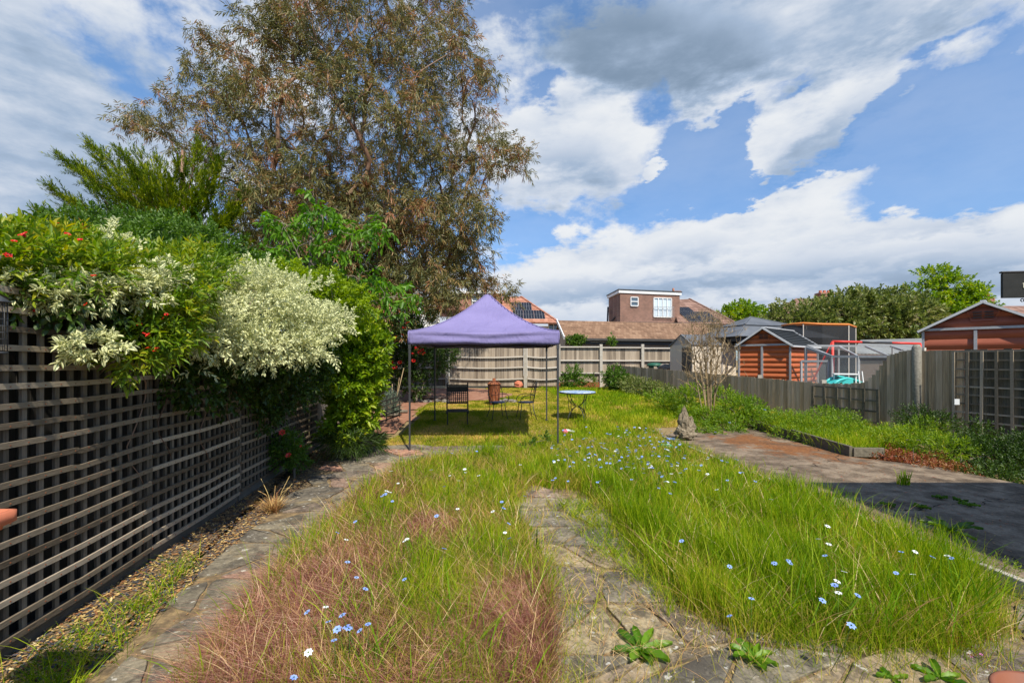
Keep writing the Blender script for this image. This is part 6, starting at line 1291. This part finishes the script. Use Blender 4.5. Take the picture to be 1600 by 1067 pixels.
# dark understorey shading the back left corner
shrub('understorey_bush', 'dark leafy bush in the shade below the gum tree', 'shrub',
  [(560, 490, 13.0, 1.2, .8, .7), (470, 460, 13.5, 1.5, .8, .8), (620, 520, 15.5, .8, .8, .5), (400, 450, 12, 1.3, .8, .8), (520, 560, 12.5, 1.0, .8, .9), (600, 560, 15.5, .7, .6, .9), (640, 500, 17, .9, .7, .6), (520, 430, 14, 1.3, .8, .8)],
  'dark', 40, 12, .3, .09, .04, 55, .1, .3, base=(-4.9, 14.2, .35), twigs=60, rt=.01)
shrub('rose_bush', 'tall dark rose bush with scarlet blooms beside the gazebo leg', 'shrub',
  [(645, 540, 15.0, .55, .5, .55), (665, 570, 15.3, .55, .5, .45), (632, 510, 15.0, .45, .4, .4), (690, 560, 15.8, .45, .4, .35), (650, 600, 15.2, .45, .4, .3), (700, 545, 16.2, .3, .3, .3), (625, 570, 14.8, .3, .3, .4)],
  'dark', 90, 9, .18, .07, .035, 55, .1, .3, base=(-3.2, 15.2, .4), twigs=60, rt=.006)
t = COL.objects['rose_bush']; base = t.location; RSC = flower_mesh('flower', LM['red'], .10, 6, 3, .6)
add_flowers(t, RSC, [P(x, y, Y) - base for x, y, Y in ((640, 504, 14.5), (632, 513, 14.5), (621, 528, 14.4), (650, 545, 14.5), (663, 553, 14.7), (645, 554, 14.6), (659, 548, 14.7), (612, 566, 14.0), (625, 567, 14.0), (611, 551, 14.0), (618, 576, 14.1), (646, 564, 14.6), (655, 540, 14.7), (628, 524, 14.4), (670, 541, 14.9), (607, 528 + 12, 14.2), (637, 506, 14.6), (617, 575, 14.2), (654, 552, 14.5))], scale=(.75, 1.15))
sr = shrub('small_rose', 'small rose bush with two coral red blooms at the foot of the trellis', 'shrub', [(447, 690, 6.9, .16, .14, .14), (455, 705, 7.0, .18, .14, .14), (440, 712, 6.8, .14, .12, .14), (462, 720, 7.1, .15, .12, .12)], 'green', 330, 7, .10, .045, .025, 55, 0, .4, base=(-3.35, 7.0, 0), twigs=25)[0]
base = sr.location; RCO = flower_mesh('flower', LM['rose'], .055, 6, 3, .5); add_flowers(sr, RCO, [P(441, 676, 6.7) - base, P(451, 712, 6.6) - base], scale=(.95, 1.1)); add_flowers(sr, RCO, [P(470, 697, 6.8) - base], scale=(.3, .4))
shrub('grey_green_plant', 'upright grey green leafy plant by the logs in the left bed', 'plant', [(611, 632, 12.6, .14, .14, .32), (609, 645, 12.5, .13, .12, .15)], 'glauc', 300, 8, .14, .09, .012, 40, 0, .9, base=(P(611, 650, 12.6).x, 12.6, .28), twigs=15)
# dry stalk tuft
def tuft(name, label, loc, n, h, lm, lean=.5, w=.004, heads=0, cat='plant'):
    t = thing(name, label, cat, loc); x = rng.normal(0, .03, n); y = rng.normal(0, .03, n); az = rng.uniform(0, 6.28, n); hh = h * rng.uniform(.4, 1, n); ln = lean * rng.uniform(.1, 1, n); vs = []; D = np.stack([np.cos(az), np.sin(az), 0 * az], 1); Sd = np.stack([-np.sin(az), np.cos(az), 0 * az], 1); B = np.stack([x, y, 0 * x], 1)
    for t_, ww in ((0, .9), (.4, 1), (.75, .7), (1, 0)):
        q = B + D * (hh * ln * (t_ + .8 * t_ * t_) * .7)[:, None]; q[:, 2] += hh * t_ * (1 - .3 * ln * t_)
        vs += [q - Sd * w * ww, q + Sd * w * ww] if ww else [q]
    V = np.stack(vs, 1).reshape(-1, 3); b = np.arange(n)[:, None] * 7; q4 = np.concatenate([b + [0, 1, 3, 2], b + [2, 3, 5, 4]], 1).reshape(-1, 4)
    npmesh('leaf_blades', V, [q4, b + [4, 5, 6]], LM[lm], t, {'rnd': np.repeat(rng.uniform(0, 1, n), 7), 'edge': np.zeros(n * 7)}); return t
gx, gy = gnd(428, 800); dt = tuft('dry_tuft', 'dead straw coloured tuft with stiff stalks at the edge of the side bed', (gx, gy, 0), 330, .22, 'dry', 1.3, .003)
b = MB()
for k in range(9): a = random.uniform(0, 6.28); r_ = random.uniform(.05, .25); b.tube([(0, 0, 0), (r_ * .5 * math.cos(a), r_ * .5 * math.sin(a), .22), (r_ * math.cos(a), r_ * math.sin(a), random.uniform(.22, .40))], [.003, .0025, .002], 5)
b.build('stalks', LM['dry'], dt)
# ------------------------------------------------------------------ right hand planting
shrub('border_weeds', 'mixed green weeds with pale blue flowers around the foot of the bare bush', 'plants',
  [(1100, 655, 11.6, .35, .3, .22), (1130, 665, 11.2, .35, .3, .25), (1150, 640, 11.8, .40, .3, .30), (1180, 655, 11.4, .35, .3, .25), (1090, 672, 10.9, .28, .25, .18), (1205, 665, 11.0, .35, .3, .22), (1130, 625, 12.5, .3, .3, .28), (1110, 680, 10.6, .22, .2, .12), (1150, 680, 10.8, .25, .2, .14), (1175, 640, 12.0, .3, .3, .25), (1080, 650, 12, .3, .3, .2)],
  'bright', 230, 9, .13, .05, .022, 55, .05, .45, base=(5.6, 11.4, .12), twigs=30)
shrub('border_greens', 'fresh light green weeds filling the timber edged bed', 'plants',
  [(1225, 660, 10.6, .35, .35, .20), (1260, 668, 10.2, .38, .35, .20), (1300, 675, 9.8, .38, .35, .20), (1335, 685, 9.4, .35, .35, .18), (1230, 680, 9.9, .25, .25, .13), (1275, 688, 9.3, .3, .25, .12), (1310, 695, 8.9, .28, .25, .12), (1350, 700, 8.7, .28, .25, .12), (1290, 655, 10.8, .35, .3, .2), (1320, 665, 10.2, .3, .3, .22)],
  'bright', 240, 8, .15, .055, .014, 45, .05, .7, base=(6.6, 9.8, .12), twigs=20)
x, y = scatter([(6.0, 8.1), (6.5, 8.1), (8.4, 9.3), (7.6, 11.6), (6.0, 11.4)], 15000, clump=8, cs=.07, power=.6); blades('raised_bed_grass', x, y, np.full(len(x), .12), rng.uniform(.1, .36, len(x)), lod(y, .006, .0009), 'grass', 'long grass mixed through the timber edged bed', 'grass', .4, .5)
x, y = scatter([(6.0, 8.3), (6.1, 11.2), (6.35, 11.2), (6.4, 8.2)], 3500, power=.6); d = rdir(len(x)); d[:, 2] = abs(d[:, 2]) * .4
V = leaf_verts(np.stack([x, y, rng.uniform(.14, .24, len(x))], 1), d, np.array([[0, 0, 1.]]) + rdir(len(x)) * .4, np.full(len(x), .05), np.full(len(x), .03)); tag(leaf_obj('ground_cover', V, LM['bright'], None, rng.uniform(0, 1, len(x))), 'low creeping leaves spilling to the timber edging', 'ground cover', kind='stuff')
shrub('red_tinged_weeds', 'low russet and green weeds creeping onto the patio edge', 'plants',
  [(1400, 715, 7.9, .30, .2, .07), (1430, 725, 7.6, .30, .2, .08), (1470, 735, 7.2, .30, .2, .08), (1500, 740, 7.0, .22, .2, .09), (1380, 705, 8.3, .25, .2, .08), (1450, 720, 7.8, .3, .2, .1), (1360, 715, 8.1, .2, .2, .05)],
  'redleaf', 300, 8, .08, .035, .018, 55, 0, .4, base=(6.7, 7.6, .1), twigs=10)
shrub('middle_border_bush', 'green feathery weeds between the timber bed and the shaded corner', 'plants',
  [(1390, 685, 8.7, .30, .3, .18), (1420, 690, 8.3, .32, .3, .20), (1455, 700, 8.0, .30, .3, .18), (1485, 705, 7.7, .28, .25, .18), (1440, 675, 8.9, .3, .3, .2), (1400, 700, 8.3, .3, .2, .15)],
  'bright', 260, 9, .13, .05, .012, 45, .05, .5, base=(7.1, 8.2, .1), twigs=20)
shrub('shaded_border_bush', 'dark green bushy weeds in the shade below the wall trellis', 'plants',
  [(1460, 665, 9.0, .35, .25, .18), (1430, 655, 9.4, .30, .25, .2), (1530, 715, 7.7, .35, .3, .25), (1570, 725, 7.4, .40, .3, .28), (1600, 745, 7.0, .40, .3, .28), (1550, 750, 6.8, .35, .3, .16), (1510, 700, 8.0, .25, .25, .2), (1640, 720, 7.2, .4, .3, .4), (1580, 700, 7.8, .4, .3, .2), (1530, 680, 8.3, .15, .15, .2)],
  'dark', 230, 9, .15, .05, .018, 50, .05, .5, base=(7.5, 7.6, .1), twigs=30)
shrub('back_corner_bush', 'small bright bush at the back corner where the fences meet', 'shrub', [(960, 590, 19.2, .38, .3, .35), (968, 600, 19.0, .5, .3, .22)], 'green', 100, 10, .2, .1, .05, 55, 0, .5, base=(4.2, 19.2, .55), twigs=15)
shrub('fence_foot_bush', 'small green bush in front of the panel fence', 'shrub', [(895, 588, 20.0, .30, .25, .35), (890, 597, 20, .4, .3, .15), (920, 595, 20, .2, .2, .15)], 'green', 90, 9, .2, .1, .045, 55, 0, .5, base=(2.6, 20.0, .55), twigs=12)
shrub('bramble_patch', 'russet and green low brambles along the foot of the low fence', 'shrub', [(1000, 605, 17.3, .55, .4, .26), (1025, 612, 16.6, .5, .4, .26), (985, 598, 18.2, .4, .3, .22), (1050, 618, 15.6, .5, .3, .24)], 'olive', 100, 9, .16, .07, .035, 55, 0, .4, base=(5.0, 16.8, .5), twigs=20)
shrub('fence_side_nettles', 'bright nettles growing along the low fence left of the bare bush', 'plants', [(1070, 625, 14.2, .40, .3, .28), (1050, 632, 13.6, .35, .3, .2), (1085, 620, 14.0, .25, .25, .35), (1030, 625, 14.8, .4, .3, .2), (1075, 640, 12.8, .3, .3, .18)], 'bright', 120, 9, .16, .06, .026, 50, 0, .5, base=(5.3, 13.8, .4), twigs=12)
shrub('garage_creeper', 'green creeper growing over the fence top by the garage gable', 'climber', [(897, 533, 23.6, .35, .2, .22), (905, 530, 23.6, .3, .2, .15), (956, 534, 23.8, .12, .12, .30)], 'green', 130, 9, .15, .09, .05, 55, .1, .3, base=(3.3, 23.8, .6), twigs=10)
# bare twiggy bush
bb = thing('bare_bush', 'bare multi-stemmed bush with pale tan twigs against the low fence', 'bush', (P(1108, 660, 11.9).x, 11.9, .2)); o_ = np.array(bb.location); tg = []
feet = [(-.10, -.02, -.1), (-.05, .03, -.1), (0, 0, -.1), (.04, -.03, -.1), (.09, .02, -.1), (.02, .06, -.1), (-.03, -.05, -.1)]
mids = [(1085, 575), (1095, 570), (1103, 568), (1110, 570), (1120, 572), (1112, 560), (1092, 560)]
groups = [[] for _ in feet]
for _ in range(520):
    x = 1108 + rng.normal(0, 1) * 18; y = rng.uniform(488, 600) if rng.uniform() < .7 else rng.normal(530, 25)
    y = max(486 + abs(x - 1105) * .5, y)
    if y > 560: x = 1108 + (x - 1108) * 1.15
    k = int(np.argmin([abs(x - m[0] - (m[0] - 1103) * .9 + rng.normal(0, 5)) for m in mids])); groups[k].append(np.array(P(x, y, 11.9 + rng.normal(0, .22))) - o_)
b = MB(); alltips = []
for f, m, g_ in zip(feet, mids, groups):
    mp = np.array(P(m[0], m[1], 11.9 + f[1] * 2)) - o_; fv = np.array(f); ch, tips = grow([fv, lerp(fv, mp, .5) + rng.normal(0, .02, 3), mp], g_, .14, .22, .45, .0036, .42, 0)
    for pts, r in ch: b.tube(pts, list(np.minimum(r, .026)), 5, cap=False)
    alltips += list(tips)
b.build('stems', G['tan_bark'], bb); tips = alltips
tw = []; b = MB()
for q in tips:
    for _ in range(3):
        d = rdir(1)[0] * .13; d[2] = abs(d[2]) + .06; b.tube([q, q + d * .5 + rng.normal(0, .012, 3), q + d], [.0038, .003, .002], 3, cap=False)
b.build('twigs', G['tan_bark'], bb)
# ------------------------------------------------------------------ distant trees
def far_tree(name, label, base, blobs, lm, dens, K, stem, ll, lw, bark='grey_bark', inner=.4, rt=.02, **kw):
    t, Ps = shrub(name, label, 'tree', blobs, lm, dens, K, stem, ll, lw, base=base, bark=bark, twigs=50, rt=rt, leafpart='crown', inner=inner, **kw); return t
far_tree('flowering_tree', 'wide olive green tree with pale blossom behind the sheds', (14.5, 26, .6),
  [(1290, 500, 26, 1.6, 1.4, .9), (1340, 495, 26, 1.6, 1.4, 1.1), (1385, 500, 26, 1.5, 1.4, 1.1), (1250, 505, 26, 1.3, 1.2, .6), (1420, 500, 26, 1.3, 1.3, 1.0), (1320, 478, 26.5, 1.0, .9, .55), (1365, 480, 26.5, 1.2, .9, .8), (1395, 472, 26.5, .8, .8, .6), (1230, 492, 26, .6, .6, .4), (1225, 480, 25.8, .2, .2, .35), (1210, 497, 25.8, .5, .4, .25), (1300, 520, 26, 2.5, 1.2, .7), (1400, 520, 26, 2.0, 1.2, .7), (1345, 470, 26.8, .6, .5, .4)],
  'olive', 13, 13, .45, .20, .10, lump=.3)
far_tree('bright_maple', 'bright layered yellow green tree standing above the brown red shed', (20.5, 28, .6),
  [(1462, 432, 28, .8, .7, .35), (1480, 445, 28, .9, .8, .3), (1450, 455, 28, .9, .8, .3), (1510, 465, 28, 1.0, .8, .35), (1490, 475, 28, 1.3, 1, .5), (1450, 485, 28, 1.3, 1, .6), (1525, 455, 28, .5, .5, .2), (1430, 470, 28, .5, .5, .3), (1460, 510, 28, 1.6, 1.1, .9), (1515, 485, 28, 1.1, .8, .6), (1420, 500, 28, 1.0, .8, .6), (1475, 430, 28.4, .6, .5, .2)],
  'bright', 14, 12, .42, .18, .09, lump=.35)
far_tree('far_round_tree', 'small round bright green tree between the dormer house and grey gazebo', (21.5, 42, .6),
  [(1155, 492, 42, 1.6, 1.4, 1.0), (1175, 498, 42, 1.4, 1.2, .8), (1140, 500, 42, 1.0, 1, .7), (1165, 484, 42, .8, .8, .4), (1192, 500, 42, .7, .7, .5), (1160, 510, 42, 2, 1, .6)], 'bright', 9, 10, .45, .24, .13)
far_tree('hedge_tree', 'dark green hedge behind the tall right fence and bushes', (27, 34, .6), [(1560, 520, 34, 2.5, 1.5, 1.2), (1480, 530, 34, 3, 1.5, 1.2)], 'dark', 5, 9, .6, .3, .16)

# ------------------------------------------------------------------ meadow flowers
BLU = flower_mesh('nigella_flower', LM['blue'], .021, 7, 1, .15, .34); WHT = flower_mesh('white_flower', LM['white'], .022, 7, 1, .12, .34)
FS = {}
def flower(name, me, p, label, group, k):
    o = bpy.data.objects.new(name, me); COL.objects.link(o); o.location = p; o.rotation_euler = (random.uniform(-.35, .5), random.uniform(-.4, .4), random.uniform(0, 6.28)); o.scale = (k, k, min(1.2, k)); tag(o, label, 'flower', group)
def near(pxs, me, name, label, group, h=.36):
    for (x, y) in pxs:
        z = h; Y = F * (EYE - z) / (y - HOR)
        if Y > 8: z = .3; Y = F * (EYE - z) / (y - HOR)
        flower(name, me, P(x, y, Y), label, group, random.uniform(.85, 1.25) * (1 + max(0, Y - 5) * .05))
bl = [(545, 982), (541, 979), (513, 971), (535, 961), (527, 983), (480, 956), (522, 1000), (459, 1058), (632, 905), (557, 902), (543, 878), (571, 920), (527, 832), (555, 815), (601, 773), (603, 771), (613, 783), (597, 775), (682, 806), (694, 857), (694, 760), (784, 784), (787, 794), (795, 818), (796, 841), (706, 708), (862, 700), (745, 705), (820, 775), (1065, 845), (1140, 885), (1030, 740), (1210, 880), (1232, 876), (1235, 880), (1289, 868), (1400, 895), (1304, 914), (1285, 938), (1330, 977), (1174, 935), (1140, 962), (1408, 862), (1457, 870), (1487, 872), (1340, 930), (880, 672), (1151, 718), (1136, 722), (1160, 738), (1180, 752), (575, 975), (562, 985)]
near(bl, BLU, 'nigella_flower', 'pale blue nigella flower nodding above the grass', 'blue nigella flowers in the grass')
wh = [(509, 948), (482, 1019), (632, 845), (636, 842), (604, 767), (609, 769), (611, 736), (622, 755), (674, 734), (717, 751), (703, 743), (726, 733), (727, 738), (748, 743), (715, 795), (770, 799), (789, 832), (1278, 842), (1295, 850), (1293, 822), (1319, 893), (1308, 908), (1426, 897), (1310, 926), (1430, 862), (1480, 868), (1205, 780), (866, 722), (813, 726), (1120, 765), (991, 731), (541, 843)]
near(wh, WHT, 'white_flower', 'white nigella flower standing above the grass', 'white flowers in the grass')
for i in range(190):
    x, y = rng.normal(985, 95), rng.normal(708, 28)
    if not (850 < x < 1190 and 664 < y < 800) or (x > 1060 and y < 690 + (x - 1060) * .4): x, y = rng.uniform(880, 1060), rng.uniform(675, 740)
    near([(x, y)], WHT if i % 6 == 0 else BLU, 'white_flower' if i % 6 == 0 else 'nigella_flower', 'white nigella flower standing above the grass' if i % 6 == 0 else 'pale blue nigella flower nodding above the grass', 'white flowers in the grass' if i % 6 == 0 else 'blue nigella flowers in the grass', .3)
for (x, y) in ((1118, 675), (1195, 640), (1140, 660)): flower('nigella_flower', BLU, P(x, y, 10.3), 'pale blue nigella flower nodding above the grass', 'blue nigella flowers in the grass', 1.6)
PNK = flower_mesh('pink_flower', LM['pink'], .010, 5, 1, .2, .05)
for (x, y) in ((1518, 1026), (1533, 1022)): X_, Y_ = gnd(x, y, .05); flower('pink_flower', PNK, (X_, Y_, .05), 'tiny pink flower at the paving edge near the round pot', 'tiny pink flowers', 1)
# ------------------------------------------------------------------ broad leaved weeds
def weed(label, loc, n, L, Wd, elev, lm='cherry', name='dock_weed', az0=0, spread=6.28):
    t = thing(name, label, 'weed', loc); b = MB()
    for k in range(n):
        a = az0 + k * spread / n + random.uniform(-.3, .3); l = L * random.uniform(.6, 1.1); e = elev * random.uniform(.5, 1.3); w = Wd * random.uniform(.8, 1.2); m = 7; vs = []; fs = []
        for i in range(m + 1):
            s = i / m; r_ = l * s * math.cos(e) * (1 + .1 * s); z = l * math.sin(e) * s * (1 - .55 * s * (1 if e < 1 else .2)) + .01; ww = w * math.sin(math.pi * min(1, .08 + s * .92)) ** .8 * (.6 + .5 * s) * (1 + .08 * math.sin(i * 3)) + (.004 if i < m else 0)
            for j, (o_, zz_) in enumerate(((-1, .018), (-.5, .004), (0, -.004), (.5, .004), (1, .018))): vs.append((r_ * math.cos(a) - math.sin(a) * o_ * ww / 2, r_ * math.sin(a) + math.cos(a) * o_ * ww / 2, z + zz_ + .006 * math.sin(i * 2.5 + j)))
        for i in range(m):
            for j in range(4): fs.append((i * 5 + j, i * 5 + j + 1, (i + 1) * 5 + j + 1, (i + 1) * 5 + j))
        b2 = MB(); b2.raw(vs, fs, 0, True); b2.build('leaf', LM[lm], t)
    return t
def wl(px, py, z=0.0): X_, Y_ = gnd(px, py, z); return (X_, Y_, z)
weed('large leafy dock weed growing in the middle paving', wl(1002, 1020), 8, .20, .07, .35)
weed('broad leaved weed at the front of the right grass patch', wl(1178, 1035), 9, .17, .05, .7)
weed('single weed rosette on the paving left of the round pot', wl(1468, 1064), 5, .17, .045, .6)
weed('small weed rosette by the bottom edge among the paving slabs', wl(1395, 1066), 4, .10, .03, .6)
weed('tall pointed dock weed on the shaded concrete patio', wl(1483, 832, .12), 8, .34, .07, .55, 'green')
for (x, y) in ((1440, 795), (1470, 780), (1500, 785), (1390, 792), (1330, 800), (1515, 792)): weed(['small weed in a crack of the shaded patio, centre of the row', 'small weed in the crack above the tall dock', 'small weed in the crack right of the tall dock', 'small weed at the left part of the patio crack', 'leftmost small weed beside the kerb on the patio', 'rightmost small weed of the patio crack'][[1440, 1470, 1500, 1390, 1330, 1515].index(x)], wl(x, y, .12), 7, .09, .025, .6, 'green', 'crack_weed')
weed('green ladys mantle weed among the left grass patch', wl(722, 800, 0), 9, .14, .08, .9)
t = tuft('spiky_tuft', 'spiky grass tuft growing out of the patio at the shadow edge', wl(1412, 757, .12), 40, .24, 'grass', .5, .006)
tuft('crack_tuft', 'little yellow green tuft growing from the middle paving', wl(833, 832), 60, .08, 'grass', .9, .003)
tuft('tall_dark_stalk', 'tall dark seed stalk leaning over the middle paving', wl(842, 870), 5, .45, 'dark', .5, .004)
shrub('leafy_weed', 'leafy green weed rising from the far grass near the gazebo leg', 'plant', [(833, 694, 8.9, .09, .08, .07), (850, 684, 9.0, .05, .05, .1), (820, 700, 8.8, .07, .07, .05)], 'green', 300, 7, .08, .045, .026, 50, 0, .5, base=(.4, 8.9, 0), twigs=8)
shrub('feathery_weed', 'feathery yellow green weeds at the right front corner of the grass', 'plants', [(1450, 975, 3.15, .25, .2, .09), (1510, 960, 3.3, .22, .2, .09), (1540, 930, 3.5, .2, .2, .08), (1380, 990, 3.05, .25, .15, .08), (1560, 900, 3.7, .15, .15, .07)], 'lime', 420, 10, .09, .03, .005, 45, 0, .7, base=(2.9, 3.2, 0), twigs=10)
shrub('red_weed', 'little red leaved weed at the front edge of the right grass', 'plant', [(1525, 995, 2.95, .06, .06, .03), (1490, 1015, 2.85, .10, .06, .02), (1450, 1010, 2.9, .06, .05, .02)], 'redleaf', 700, 6, .05, .02, .012, 55, 0, .4, base=(2.85, 2.95, 0), twigs=6)
